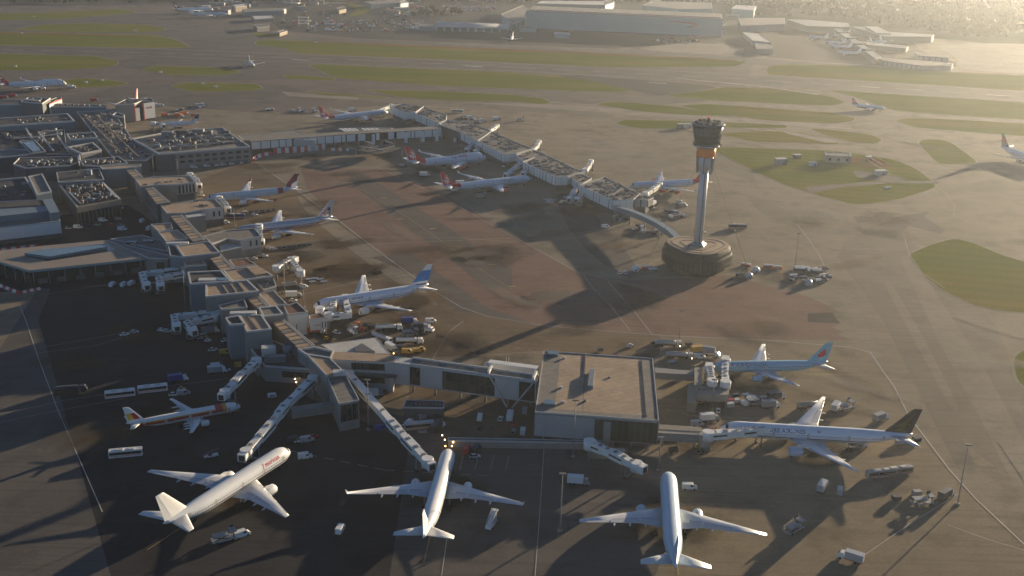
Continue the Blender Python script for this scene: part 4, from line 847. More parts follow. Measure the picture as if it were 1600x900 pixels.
for k_, (u0, u1) in enumerate(((0, .13), (.2, .3), (.36, .55), (.58, .66), (.74, .98))):  # gaps and height steps are shaped to break up the roof's shadow
    a_, b_ = SH[0].lerp(SH[4], u0), SH[0].lerp(SH[4], u1); c_, d_ = SH[1].lerp(SH[3], u1).lerp(SH[2], .45), SH[1].lerp(SH[3], u0).lerp(SH[2], .45)
    put(MB().prism([(v.x, v.y) for v in (a_, b_, c_, d_)], 5.7 + .3 * (k_ % 2), 6.0 + .3 * (k_ % 2)), 'roof_panel', (r_dark, r_grey)[k_ % 2], t)
for q in ((555, 232), (588, 239), (628, 234), (575, 224), (615, 227)): put(MB().cyl(G(*q, 5.6).xy, .4, .4, 0, 5.7, 8), 'column', w_conc, w)
for a_, b_ in (((572, 221), (584, 227)), ((602, 220), (616, 226)), ((560, 229), (600, 236))): put(MB().beam(G(*a_, 7.4), G(*b_, 7.4), 1.6, 1), 'roof_rib', m_unit, w)
plant(t, [(574, 230), (604, 229), (610, 233), (588, 236)], 5.6, 4, 0, 2, 5, 1.2, seed=31)
sh = thing('ribbed_canopy', 'low canopy of white ribs behind the elevated corridor', 'canopy', at((560, 206)))
for i, x in enumerate((531, 538, 545, 552, 566, 573, 580, 587, 612)):
    put(MB().beam(G(x, 200.5, 6.5), G(x + 14 - i * .2, 207.5, 6.5), 2.2, .5), 'rib', w_white, sh)
put(MB().prism([(v.x, v.y) for v in GP([(528, 200), (600, 198), (622, 205), (545, 209)], 6)], 0, 5.8), 'base', w_dark, sh)

# ---------------------------------------------------------------- the middle pier
mp_ = thing('pier_building', 'middle pier of stepped white panelled blocks with crowded tan roofs ending near the control tower', 'pier', at((800, 240)))
def pier_blk(px, i0, i1, z, z0, k, wm, rm, par=.5, fill=.84, light=None, seed=1, np_=10):
    w = vol(mp_, 'gate_block', px, z, z0, w_dark if k else wm, rm, par, .4)
    A, B, n = edge(w, px[i0], px[i1], z)
    if k: row(w, 'wall_panel', A, B, n, k, z0 + .1, z - .4, wm, fill, 0, 1, .12, .12)
    put(MB().prism(inset([(p.x, p.y) for p in GP(px, z)], 2.5), 0, z0), 'undercroft', w_dark, w)
    if np_: plant(mp_, [tuple(Vector(q).lerp(sum((Vector(z_) for z_ in px), Vector((0, 0))) / len(px), .18)) for q in px], z, np_, -45, 1.2, 7, 2, seed=seed)
    return w
w = pier_blk([(609, 165), (628, 161.5), (662, 166), (649, 175), (632, 175.5)], 0, 4, 12, 5, 9, w_white, r_grey, seed=41, np_=14)
A, B, n = edge(w, (632, 175.5), (649, 175), 12); row(w, 'wall_panel', A, B, n, 2, 5.1, 11.5, w_white, .97)
w = pier_blk([(649, 177), (661, 166.5), (682, 174), (698, 179), (697, 187), (686, 192)], 0, 5, 11.5, 4.6, 8, w_white, r_grey, seed=42, np_=16)
A, B, n = edge(w, (697, 187), (698, 179), 11.5); row(w, 'wall_panel', A, B, n, 3, 5, 11, w_white, .96)
w = pier_blk([(686, 194), (697, 187), (730, 190), (768, 204), (746, 219.5), (720, 206)], 5, 4, 11.5, 4.6, 4, w_white, r_grey, seed=43, np_=26, fill=.985)
w = pier_blk([(746, 220), (768, 205), (812, 224), (832, 232), (807, 239), (788, 241)], 0, 5, 11.5, 4.8, 10, w_white, r_grey, seed=44, np_=24)
A, B, n = edge(w, (788, 241), (807, 239), 11.5); row(w, 'wall_panel', A, B, n, 2, 4.9, 11, w_white, .97)
A, B, n = edge(w, (807, 239), (832, 232), 11.5); row(w, 'wall_panel', A, B, n, 3, 5, 11, w_pale, .96)
w = pier_blk([(807, 242), (832, 233), (858, 243), (835, 246), (817, 252)], 0, 4, 10, 4.6, 5, w_white, r_grey, seed=45, np_=8)
w = pier_blk([(817, 253), (836, 245), (858, 243.5), (900, 264), (914, 267), (887, 275), (868, 276)], 0, 6, 11.5, 4.8, 11, w_white, r_grey, seed=46, np_=30)
A, B, n = edge(w, (868, 276), (887, 275), 11.5); row(w, 'wall_panel', A, B, n, 2, 4.9, 11, w_white, .97)
A, B, n = edge(w, (887, 275), (914, 267), 11.5); row(w, 'wall_panel', A, B, n, 3, 5, 11, w_pale, .96)
w = pier_blk([(889, 275), (900, 268), (925, 278), (908, 288)], 0, 3, 10, 4.6, 4, w_white, r_grey, seed=47, np_=5)
w = pier_blk([(905, 289), (945, 276), (1000, 302), (990, 311), (957, 313)], 0, 4, 11.5, 4.8, 11, w_white, r_grey, seed=48, np_=30)
A, B, n = edge(w, (957, 313), (990, 311), 11.5); row(w, 'wall_panel', A, B, n, 3, 4.9, 11, w_white, .97)
w = pier_blk([(991, 310), (1001, 303), (1021, 308), (1013, 312)], 0, 3, 10.5, 5, 2, w_pale, r_grey, seed=49, np_=3)
for q in ((690, 215), (705, 213), (776, 250), (712, 222)): put(MB().obox(G(*q).xy, (1, -.6), 2.4, 2.2, 0, 6), 'column', w_white, mp_)
# bridge from the pier's end to the control tower
br = thing('tube_bridge', 'curved enclosed grey footbridge sloping from the middle pier to the control tower base', 'bridge', at((1010, 350)))
pts = [G(962, 325, 7), G(985, 332, 8), G(1008, 341, 8.6), G(1030, 352, 9), G(1048, 364, 9.4), G(1060, 376, 9.6)]
for a_, b_ in zip(pts, pts[1:]): put(MB().beam(a_, b_ + (b_ - a_) * .03, 4.4, 3.4), 'tube', w_blue, br)
for p in pts[1:5]: put(MB().cyl(p.xy, .6, .6, 0, p.z - 1.5, 8), 'column', w_conc, br)
# ---------------------------------------------------------------- control tower
TX, TY = 107.5, 612.5
tw = thing('control_tower', 'slender grey control tower with flared glass cab and orange band above a three tier base', 'control tower', (TX, TY, 0))
def tri(r, rc, n=10, rot=R_(-97)):
    """rounded triangle"""
    out = []
    for k in range(3):
        a0 = rot + k * 2 * math.pi / 3; cx, cy = (r - rc) * math.cos(a0), (r - rc) * math.sin(a0)
        for i in range(n):
            a = a0 - math.pi / 3 + i / (n - 1) * 2 * math.pi / 3
            out.append((TX + cx + rc * math.cos(a), TY + cy + rc * math.sin(a)))
    return out
BR, BC = 21.0, 14.5
bm = MB()
prof = [(0, -3.2), (2.6, -2.4), (2.9, -1.7), (3.3, -.2), (5.8, .2), (6.4, -.2), (7.0, .3), (9.2, .2), (9.6, -.2), (10.2, -.3), (12.2, -1.0), (13.2, -1.4), (14.0, -1.9)]
bm.loft([[(x, y, z) for x, y in tri(BR + d, BC + d)] for z, d in prof], 0)
put(bm, 'base_wall', M('tower_base_cladding', (.026, .034, .04), .7, .15, .3, 0, .1, .1), tw)
for z0, z1, d in ((3.4, 5.6, .28), (7.1, 9.1, .36), (10.4, 12.0, -.4)):
    t_ = tri(BR + d, BC + d); mbx = MB()
    mbx.loft([[(x, y, z) for x, y in tri(BR + d, BC + d)] for z in (z0, z1)], 0, caps=False); put(mbx, 'window_band', M('tower_base_glass', (.018, .022, .018), .5, .1, .3, 0, .1, .2), tw)
fin = MB()
for x, y in tri(BR + .42, BC + .42, 12): fin.box(x - .06, x + .06, y - .06, y + .06, 2.4, 9.8)
put(fin, 'mullions', w_dark, tw)
rf = put(MB().prism(tri(BR - 2.1, BC - 2.1), 14.0, 14.25), 'base_roof', r_tan, tw)
for d, wd in ((-4.5, .7), (-9.5, .7)):
    mbx = MB(); a_ = tri(BR + d, max(3.5, BC + d)); b_ = tri(BR + d - wd, max(3.0, BC + d - wd))
    mbx.loft([[(x, y, z) for x, y in pp] for pp, z in ((a_, 14.2), (a_, 14.45), (b_, 14.45), (b_, 14.2))], 0, smooth=False, caps=False); put(mbx, 'roof_rail', m_unitd, rf)
put(MB().loft([[(TX + r * math.cos(a * math.pi / 2 + .4), TY + r * math.sin(a * math.pi / 2 + .4), z) for a in range(4)] for r, z in ((6.0, 14.3), (2.9, 16.4))], 0, smooth=False), 'glass_skirt', m_blglass, tw)
m_shaft = M('tower_steel', (.5, .5, .51), .4, .08, .2, 0.1)
sh_ = put(MB().cyl((TX, TY), 2.35, 2.35, 14, 62, 20), 'shaft', m_shaft, tw)
for a in range(3): put(MB().box(TX + 2.3 * math.cos(a * 2.1 + .5) - .35, TX + 2.3 * math.cos(a * 2.1 + .5) + .35, TY + 2.3 * math.sin(a * 2.1 + .5) - .35, TY + 2.3 * math.sin(a * 2.1 + .5) + .35, 16, 58), 'shaft_rail', M('tower_rail', (.2, .2, .2), .4), sh_)
put(MB().cyl((TX, TY), 2.6, 4.6, 58.5, 66.6, 24), 'cone', m_shaft, tw)
for a in range(6):
    an = a * math.pi / 3 + .2; put(MB().beam((TX + 4.3 * math.cos(an), TY + 4.3 * math.sin(an), 57), (TX + 5 * math.cos(an), TY + 5 * math.sin(an), 66.4), .5, 1.1), 'buttress', w_grey, tw)
put(MB().cyl((TX, TY), 5.3, 5.3, 66.6, 71.6, 28), 'orange_band', M('orange_panel', (.78, .2, .03), .5, .08, .3), tw)
put(MB().cyl((TX, TY), 4.6, 4.6, 71.6, 72.4, 24), 'collar', w_dark, tw)
put(MB().cyl((TX, TY), 7.3, 7.3, 72.4, 73.2, 28), 'gallery', m_shaft, tw)
gb = MB()
for i in range(24):
    a0, a1 = i * math.pi / 12, (i + 1) * math.pi / 12
    gb.beam((TX + 7.6 * math.cos(a0), TY + 7.6 * math.sin(a0), 74.1), (TX + 7.6 * math.cos(a1), TY + 7.6 * math.sin(a1), 74.1), .12, .3)
put(gb, 'railing', w_grey, tw)
for i in range(8): an = i * math.pi / 4 + .3; put(MB().box(TX + 7.9 * math.cos(an) - .4, TX + 7.9 * math.cos(an) + .4, TY + 7.9 * math.sin(an) - .4, TY + 7.9 * math.sin(an) + .4, 73, 74.4), 'flood_lamp', m_unit, tw)
m_cab = glass_mat('cab_glass', (.05, .055, .042), .3); w_cabm = M('cab_mullion', (.13, .13, .11), .5)
cb = put(MB().cyl((TX, TY), 6.6, 8.9, 73.2, 84.6, 32), 'cab', m_cab, tw)
NC = 32
for i in range(NC):
    an = i * 2 * math.pi / NC
    put(MB().beam((TX + 6.55 * math.cos(an), TY + 6.65 * math.sin(an), 73.3), (TX + 8.98 * math.cos(an), TY + 8.98 * math.sin(an), 84.6), .12, .2), 'mullion', w_cabm, cb)
for z, r in ((76.4, 7.26), (79.4, 7.86), (82.2, 8.42)): put(MB().cyl((TX, TY), r + .03, r + .1, z, z + .4, 32), 'cab_band', w_cabm, cb)
rm_ = put(MB().cyl((TX, TY), 9.3, 9.3, 84.6, 85.6, 36), 'cab_roof', w_grey, tw)
put(MB().cyl((TX, TY), 8.1, 8.1, 85.6, 85.75, 36), 'roof_deck', r_dark, rm_)
for i in range(14): an = i * .449; rr = 6.8; put(MB().obox((TX + rr * math.cos(an), TY + rr * math.sin(an)), (math.cos(an), math.sin(an)), .9, 1.7, 85.7, 86.6), 'roof_unit', w_dark if i % 2 else m_unitd, rm_)
for i in range(5): put(MB().tube((TX + 3 * math.cos(i * 1.3), TY + 3 * math.sin(i * 1.3), 85.6), (TX + 3 * math.cos(i * 1.3), TY + 3 * math.sin(i * 1.3), 88 + (i % 3) * .5), .1, 6), 'aerial', m_steel, rm_)
put(MB().cyl((TX, TY), 1.4, 1.0, 85.7, 88.2, 12), 'mast_house', m_unitd, rm_); put(MB().cyl((TX, TY), .5, .5, 88.2, 89, 8), 'red_beacon', emit('red_beacon_lamp', (.7, .05, .03), .25), rm_)
for an in (R_(-5), R_(150), R_(265)):
    put(MB().tube((TX + 4.4 * math.cos(an), TY + 4.4 * math.sin(an), 61), (TX + 30 * math.cos(an), TY + 30 * math.sin(an), .4), .09, 5), 'stay_cable', w_dark, tw)
# ---------------------------------------------------------------- jet bridges
def jetbridge(label, pts, w=3.2, h=3.0, head=True, rot=True, leg=True, m=None, lit=None):
    """pts: photo points at heights (px, py, z of the floor); telescoping tunnels between them, a rotunda at the start, a cab at the end"""
    P = [G(a, b, z) for a, b, z in pts]; m = m or w_white
    t = thing('jet_bridge', label, 'jet bridge', (P[0].x, P[0].y, 0), 0, None)
    for i, (a, b) in enumerate(zip(P, P[1:])):
        up = Vector((0, 0, h / 2))
        mid = a.lerp(b, .5)
        q = put(MB().beam(a + up, mid + up + (b - a).normalized() * .6, w, h), 'tunnel', m, t)
        put(MB().beam(mid + up, b + up, w * .86, h * .88), 'tunnel', m, t)
        d = (b - a).normalized(); s = Vector((d.y, -d.x, 0))
        for k in range(3):
            c = a.lerp(b, (k + .5) / 3) + Vector((0, 0, h)) ; put(MB().obox(c.xy, d.xy, 1.4, w * .5, c.z, c.z + .25), 'roof_hatch', m_unit, q)
        for sg in (1, -1): put(MB().beam(a + s * sg * (w / 2 + .02) + Vector((0, 0, h * .55)), mid + s * sg * (w / 2 + .02) + Vector((0, 0, h * .55)), .08, .7), 'window_strip', m_dkglass, q)
    if rot:
        r = put(MB().cyl(P[0].xy, w * .72, w * .72, P[0].z - .3, P[0].z + h + .35, 16), 'rotunda', m, t)
        put(MB().cyl(P[0].xy, .6, .6, 0, P[0].z - .2, 10), 'column', w_conc, t)
    e = P[-1]; d = (P[-1] - P[-2]).normalized()
    if head:
        r2 = put(MB().cyl(e.xy, w * .7, w * .7, e.z - .2, e.z + h + .2, 12), 'cab', m, t)
        c = e + d * w * .8; put(MB().obox(c.xy, d.xy, w * .9, w * 1.0, e.z, e.z + h), 'hood', m, t); put(MB().obox((e + d * w * 1.27).xy, d.xy, .1, w * .7, e.z + .3, e.z + h - .5), 'opening', m_black, r2)
    if leg:
        c = P[-2].lerp(P[-1], .72); s = Vector((d.y, -d.x, 0)).normalized()
        mb = MB(); mb.beam(c - s * w * .7 + Vector((0, 0, .4)), c - s * w * .7 + Vector((0, 0, 3.2)), .4, .4); 
        mb = MB()
        for sg in (1, -1): mb.box(c.x + s.x * sg * w * .6 - .25, c.x + s.x * sg * w * .6 + .25, c.y + s.y * sg * w * .6 - .25, c.y + s.y * sg * w * .6 + .25, .5, c.z + .3)
        mb.obox(c.xy, s.xy, w * 1.2, .5, .7, 1.2); put(mb, 'support_leg', w_grey, t)
        for sg in (1, -1):
            mw = MB(); mw.wheel((0, 0, 0), .6, .5); q = put(mw, 'wheel', m_black, t, False); q.location = (c.x + s.x * sg * w * .6 - P[0].x, c.y + s.y * sg * w * .6 - P[0].y, .6)
    return t
JB = [
 ('short white jet bridge at the gate room nearest the grey office block', [(297, 277, 6), (308, 285, 5.5), (311, 293, 5)]),
 ('white jet bridge beside the nose of the maroon finned jet', [(343, 314, 6), (352, 322, 5), (356, 330, 4.4)]),
 ('white jet bridge end on in front of the polished jet with red and blue stripes', [(405, 358, 6.5), (406.5, 370, 5.6), (408, 381, 4.4)]),
 ('white twin armed jet bridge standing free left of the blue finned jet', [(432, 424, 5), (446, 415, 5), (457, 411, 4.6)]),
 ('right arm of the free standing jet bridge with a pale sloping tunnel', [(470, 431, 5), (462, 420, 5), (456, 412, 4.4)]),
 ('jet bridge with red lettering running to the front door of the blue finned jet', [(514, 499, 5), (545, 497, 5), (540, 472, 4.6)]),
 ('broad white jet bridge at the forward door of the blue finned jet', [(500, 490, 6), (520, 487, 5.4), (523, 476, 4.6)]),
 ('left one of two white jet bridges pointing down at the ice blue jet nose', [(1112.5, 604, 5.6), (1110, 592, 5), (1108, 581, 4.6)]),
 ('right longer one of two white jet bridges at the ice blue jet', [(1133, 606, 5.6), (1132, 588, 5), (1133, 570, 4.8)]),
 ('long white jet bridge lying along the flank of the dark finned jet', [(1106, 686, 5), (1160, 681, 5), (1197, 677, 4.8)]),
 ('upper of the two pale jet bridges at the shaded stands, nearer the glass lounge', [(288, 425, 5), (222, 433, 5), (229, 450, 4.6)]),
 ('lower of the two pale jet bridges below the glass lounge with boxy cab', [(290, 432, 5), (248, 440, 5), (251, 451, 4.6)]),
 ('upper of two pale jet bridges beside the tall blue stair block', [(345, 493, 5), (272, 500, 5), (276, 514, 4.6)]),
 ('lower of two pale jet bridges beside the tall blue stair block', [(336, 500, 5), (292, 510, 5), (301, 521, 4.6)]),
 ('pale jet bridge slanting down to the nose of the red striped jet', [(401, 571, 6), (380, 590, 5.6), (352, 620, 5)]),
 ('long pale jet bridge with round joint running to the lower left jet', [(489, 599, 6), (446, 640, 5.8), (425, 668, 5.4), (385, 714, 4.8)]),
 ('long pale jet bridge with round white joint slanting right from the sloping hall', [(545, 592, 6.5), (609, 664, 6), (632, 690, 5.4), (668, 728, 4.6)]),
 ('pale jet bridge sloping right under the square building toward the centre jet', [(921, 700, 5.6), (955, 714, 5.2), (994, 734, 4.6)]),
 ('upper sunlit jet bridge on the far side of the middle pier', [(762, 209, 5), (770, 204, 5), (776, 200, 4.6)]),
 ('sunlit jet bridge on the far side of the middle pier above its third block', [(831, 239, 5), (838, 232, 5), (842, 225, 4.6)]),
 ('sunlit jet bridge on the far side of the middle pier above its fourth block', [(914, 270, 5), (920, 263, 5), (923, 256, 4.6)]),
 ('long sunlit cream jet bridge pointing at the nose of the far red engined jet', [(1008, 307, 5), (1018, 301, 5), (1030, 292, 4.6)]),
 ('left jet bridge at the nose of the lower red finned jet', [(816, 258, 5), (802, 268, 5), (792, 276, 4.6)]),
 ('right jet bridge at the nose of the lower red finned jet', [(829, 262, 5), (822, 268, 5), (818, 274, 4.6)]),
 ('left jet bridge at the nose of the red finned jumbo', [(740, 226, 5), (734, 232, 5), (730, 237, 4.6)]),
 ('right jet bridge at the nose of the red finned jumbo', [(751, 230, 5), (747, 235, 5), (744, 240, 4.6)]),
 ('left of two empty jet bridges hanging over the stand at the pier end block', [(904, 292, 5), (897, 303, 4.6), (890, 314, 4.2)]),
 ('right of two empty jet bridges hanging over the stand at the pier end block', [(918, 300, 5), (909, 308, 4.6), (902, 315, 4.2)]),
 ('pale jet bridge joining the far red finned jet to the middle pier top', [(612, 168, 6), (600, 172, 6), (586, 177, 5)]),
 ('small sunlit jet bridge at the tail of the white jet with dark fin', [(240, 196, 6), (250, 196, 5.4), (254, 199, 4.8)]),
]
for lb, pts in JB: jetbridge(lb, pts)
for q, z in (((446, 640), 9.2), ((609, 664), 9.4)): pass
# ---------------------------------------------------------------- red and white blast barriers
m_bar_r = M('barrier_red', (.5, .045, .03), .6, .15, .3); m_bar_w = M('barrier_white', (.62, .6, .56), .6, .15, .3)
def barrier(label, px, h, n, tilt=.8):
    t = thing('blast_barrier', label, 'barrier', at(px[len(px) // 2]))
    P = [G(a, b) for a, b in px]; L = [0]
    for a, b in zip(P, P[1:]): L.append(L[-1] + (b - a).length)
    def pos(s):
        for i in range(len(P) - 1):
            if s <= L[i + 1] or i == len(P) - 2: return P[i].lerp(P[i + 1], (s - L[i]) / (L[i + 1] - L[i]))
    for i in range(n):
        a = pos(L[-1] * (i + .03) / n); b = pos(L[-1] * (i + .97) / n); d = (b - a).normalized(); s = Vector((-d.y, d.x, 0)) * tilt
        put(MB().add([a, b, b + s + Vector((0, 0, h)), a + s + Vector((0, 0, h)), a + s * 2.2, b + s * 2.2], [(0, 1, 2, 3), (1, 5, 2), (0, 3, 4), (4, 3, 2, 5), (0, 4, 5, 1)]), 'barrier_panel', m_bar_r if i % 2 == 0 else m_bar_w, t)
    return t
barrier('tall row of red and white striped blast barriers under the elevated corridor', [(427, 240.5), (470, 238), (509, 233.5)], 4.6, 14)
barrier('short red and white blast barriers continuing from the tall row to the stand shelter', [(512, 236), (546, 236)], 2.6, 6)
barrier('curved red and white barriers at the corner of the grey office block', [(397, 252), (403, 247), (412, 244.5), (426, 241.5)], 2.8, 7)
barrier('red and white barriers behind the trapezoid roofed lounge', [(-20, 395), (20, 391), (62, 386)], 1.8, 11)
barrier('white and red barriers at the west corner of the trapezoid roofed lounge', [(-20, 443), (0, 449), (29, 460)], 1.6, 9)
barrier('low red and white barriers on the apron below the lounge corner', [(31, 459.5), (64, 453)], 1.4, 6)
# ---------------------------------------------------------------- maintenance base far behind
hg = thing('maintenance_hangar', 'very long teal maintenance hangar with a red ribbon emblem on its panelled doors', 'hangar', at((975, 50)))
h0 = G(821, 45); h1 = G(1127, 58.5); hd = (h1 - h0).normalized(); hn = Vector((hd.y, -hd.x, 0))
if hn.y > 0: hn = -hn
HL = (h1 - h0).length; HZ = 31.0
back = -hn * 85
put(MB().prism([(v.x, v.y) for v in (h0, h1, h1 + back, h0 + back)], 0, HZ - 3), 'wall', w_teal, hg)
put(MB().prism([(v.x, v.y) for v in (h0 + back * .12 + hd * 3, h1 + back * .12 - hd * 3, h1 + back, h0 + back)], HZ - 3, HZ), 'roof', r_grey, hg)
put(MB().prism([(v.x, v.y) for v in (h0 + back * .02, h1 + back * .02, h1 + back * .12, h0 + back * .12)], HZ - 3, HZ - 1.2), 'eaves_canopy', w_grey, hg)
ncol = 10
for c in range(ncol):
    for r in range(3):
        a = h0 + hd * (HL * (c + .012) / ncol) + hn * .4; b = h0 + hd * (HL * (c + .988) / ncol) + hn * .4
        z0 = 1.5 + r * 8.8
        put(MB().prism([(v.x, v.y) for v in (a, b, b - hn * .3, a - hn * .3)], z0, z0 + 8.5), 'door_panel', w_teal, hg)
put(MB().prism([(v.x, v.y) for v in (h0 + hn * .5, h1 + hn * .5, h1, h0)], 0, 1.4), 'door_track', w_dark, hg)
def ribbon(u, z): p = h0 + hd * (HL * u) + hn * .75; return (p.x, p.y, z)
rb = [(.715, 22.5), (.77, 23.2), (.83, 22.6), (.868, 20.8), (.88, 18), (.868, 15.6), (.857, 18), (.83, 19.8), (.78, 21.2)]
put(MB().add([ribbon(*q) for q in rb], [tuple(range(len(rb)))]), 'red_ribbon', M('emblem_red', (.3, .06, .045), .6), hg)
rb2 = [(.868, 15.6), (.857, 18), (.835, 16.2), (.815, 14.2), (.84, 13.9)]
put(MB().add([ribbon(*q) for q in rb2], [tuple(range(len(rb2)))]), 'blue_ribbon', M('emblem_blue', (.09, .12, .16), .6), hg)
for i in range(12): put(MB().beam(h0 + hd * (HL * (i + .5) / 12) + Vector((0, 0, HZ - 1)) + back * .08, h0 + hd * (HL * (i + .5) / 12) + back * .9 + Vector((0, 0, HZ + .1)), 1.2, 1.2), 'roof_rib', w_grey, hg)
for k in range(4):
    for e_, sg in ((h0, -1), (h1, 1)): put(MB().obox((e_ + hd * sg * 1.2 + back * .05).xy, hd.xy, 2, 5, k * 7, k * 7 + 4), 'stair_landing', w_pale, hg)
vh = thing('vaulted_hangar', 'long low hangar with bright curved white roof left of the teal hangar', 'hangar', at((738, 45)))
v0 = G(682, 48); v1 = G(793, 51.5); vd = (v1 - v0).normalized(); vn = Vector((vd.y, -vd.x, 0)); vn = vn if vn.y < 0 else -vn
put(MB().prism([(v.x, v.y) for v in (v0, v1, v1 - vn * 40, v0 - vn * 40)], 0, 7), 'wall', w_teal, vh)
ring = lambda p: [p + vn * (1 - 41 * (i / 10)) + Vector((0, 0, 7 + 8.5 * math.sin(math.pi * (.12 + .76 * i / 10)) - 3)) for i in range(11)]
put(MB().loft([ring(v0 - vd), ring(v1 + vd)], 0, True, True, False), 'vault_roof', r_white, vh)
row(vh, 'door', v0, v1, vn, 9, .3, 6, w_dark, .8)
for i in range(8): put(MB().beam(v0.lerp(v1, (i + .5) / 8) - vn * 21 + Vector((0, 0, 12)), v0.lerp(v1, (i + .5) / 8) - vn * 21 + Vector((0, 0, 14.2)), 1, 1), 'ridge_vent', w_red if i % 2 else m_unitw, vh)
w_doorg = M('hangar_door_grey', (.17, .2, .22), .6)
def shed(label, px, z, wm, rm, cat='building', name='hangar', k=0, z0=0):
    t, w = bl(label, name, cat, px, z, wm, rm, .4, .6)
    if k:
        A, B, n = edge(w, px[-1], px[-2], z); row(w, 'door', A, B, n, k, .3, z * .8, w_doorg, .8)
    return t
shed('grey hangar annexe with low stepped roofs between the vaulted and teal hangars', [(783, 22), (818, 8), (826, 14), (820, 30), (800, 36)], 14, w_teal, r_grey, k=3)
shed('broad pale wave roofed hangar behind the teal hangar', [(1004, 8), (1020, 2), (1112, 4), (1113, 13), (1060, 14)], 20, w_teal, r_grey)
shed('hangar with sunlit arched cream roof beyond the teal hangar end', [(1143, 13), (1150, 8), (1182, 9), (1178, 16)], 16, w_teal, r_white)
shed('long low grey shed behind the teal hangar with a thin pale roof', [(838, 5), (850, 1), (960, 2), (956, 8)], 12, w_grey, r_white)
shed('pale upright office at the hangar back with cream sunlit end', [(944, 1), (956, -2), (958, 4), (946, 8)], 26, w_pale, r_grey)
shed('blue grey cargo shed with twin white roof ridges right of the hangar', [(1154, 28), (1226, 28), (1226, 37), (1158, 40)], 12, w_blue, r_grey, k=6)
shed('white roofed shed in the dark apron right of the teal hangar', [(1160, 50), (1184, 52), (1204, 66), (1176, 63)], 8, w_blue, r_white)
shed('small grey shed below the white roofed shed on the far apron', [(1180, 67), (1206, 70), (1208, 76), (1182, 76)], 8, w_grey, r_grey)
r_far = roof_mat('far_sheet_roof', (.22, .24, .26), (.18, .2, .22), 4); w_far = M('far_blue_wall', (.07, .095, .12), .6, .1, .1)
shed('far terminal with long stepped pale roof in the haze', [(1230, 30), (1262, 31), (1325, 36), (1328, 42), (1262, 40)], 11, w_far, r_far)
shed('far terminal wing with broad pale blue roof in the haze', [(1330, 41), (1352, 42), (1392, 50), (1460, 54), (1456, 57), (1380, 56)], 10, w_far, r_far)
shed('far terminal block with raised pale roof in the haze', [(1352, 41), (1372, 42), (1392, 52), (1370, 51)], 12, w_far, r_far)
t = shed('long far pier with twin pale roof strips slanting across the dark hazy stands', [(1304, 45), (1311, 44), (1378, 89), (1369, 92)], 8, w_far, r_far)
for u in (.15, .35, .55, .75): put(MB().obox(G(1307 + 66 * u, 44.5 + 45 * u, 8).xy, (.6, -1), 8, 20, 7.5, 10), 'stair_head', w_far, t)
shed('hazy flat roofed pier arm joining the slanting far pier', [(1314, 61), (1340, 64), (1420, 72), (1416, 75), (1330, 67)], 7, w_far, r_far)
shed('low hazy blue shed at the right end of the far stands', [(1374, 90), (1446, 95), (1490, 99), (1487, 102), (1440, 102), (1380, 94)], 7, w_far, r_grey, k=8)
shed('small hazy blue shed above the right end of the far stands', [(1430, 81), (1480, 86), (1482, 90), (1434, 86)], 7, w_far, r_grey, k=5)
shed('blue walled hangar beside the jumbo at the top of the photo', [(378, 14), (440, 13), (444, 16), (382, 18)], 9, w_blue, r_grey, k=5)
shed('sunlit cream cluster of sheds above the blue walled hangar', [(364, 8), (384, 6), (386, 9), (368, 11)], 9, w_brick, r_white)
shed('long low shed with white roof at the top edge near the grass bend', [(570, 2), (620, -1), (626, 3), (580, 6)], 10, w_blue, r_grey)
shed('white gabled shed at the top edge above the far car park', [(622, 2), (634, 0), (638, 4), (626, 6)], 9, w_white, r_white)
shed('small brown brick building on the grass bend at the top', [(526, 12), (538, 10), (541, 14), (530, 17)], 6, w_brick, r_brown)
shed('dark fire station like block with thin blue roof beside the runway crossing', [(396, 38), (420, 37), (421, 41), (402, 43)], 7, w_dark, r_grey)
shed('low pale building with two white roof strips above the dark block', [(394, 25), (424, 24), (428, 28), (398, 30)], 6, w_grey, r_white)
shed('low brown building beside the runway with sunlit end', [(434, 49), (446, 46), (449, 48), (437, 52)], 5, w_brick, r_grey)
shed('low shed in front of the teal hangar with white roof', [(866, 50), (890, 51), (891, 54), (866, 53)], 6, w_teal, r_white)
shed('narrow teal walled lean-to at the left foot of the teal hangar', [(812, 41), (838, 43), (838, 45), (812, 44)], 6, w_teal, r_grey)
shed('grey low warehouse between vaulted hangar and far car park', [(655, 37), (682, 38), (682, 42), (656, 41)], 7, w_blue, r_grey)
# gantry towers near the far car park
for i, (x, y) in enumerate(((462, 8), (474, 41))):
    t = thing('stair_gantry', ('pale steel gantry with platforms at the top of the far car park', 'pale steel gantry standing at the edge of the far car park')[i], 'gantry', at((x, y)))
    c = G(x, y)
    mb = MB()
    for dx in (-8, 8):
        for dy in (-4, 4): mb.box(c.x + dx - .6, c.x + dx + .6, c.y + dy - .6, c.y + dy + .6, 0, 16)
    put(mb, 'frame', w_brick, t)
    for k in range(3): put(MB().box(c.x - 9, c.x + 9, c.y - 5, c.y + 5, 4 + k * 5, 4.6 + k * 5), 'platform', w_pale, t)
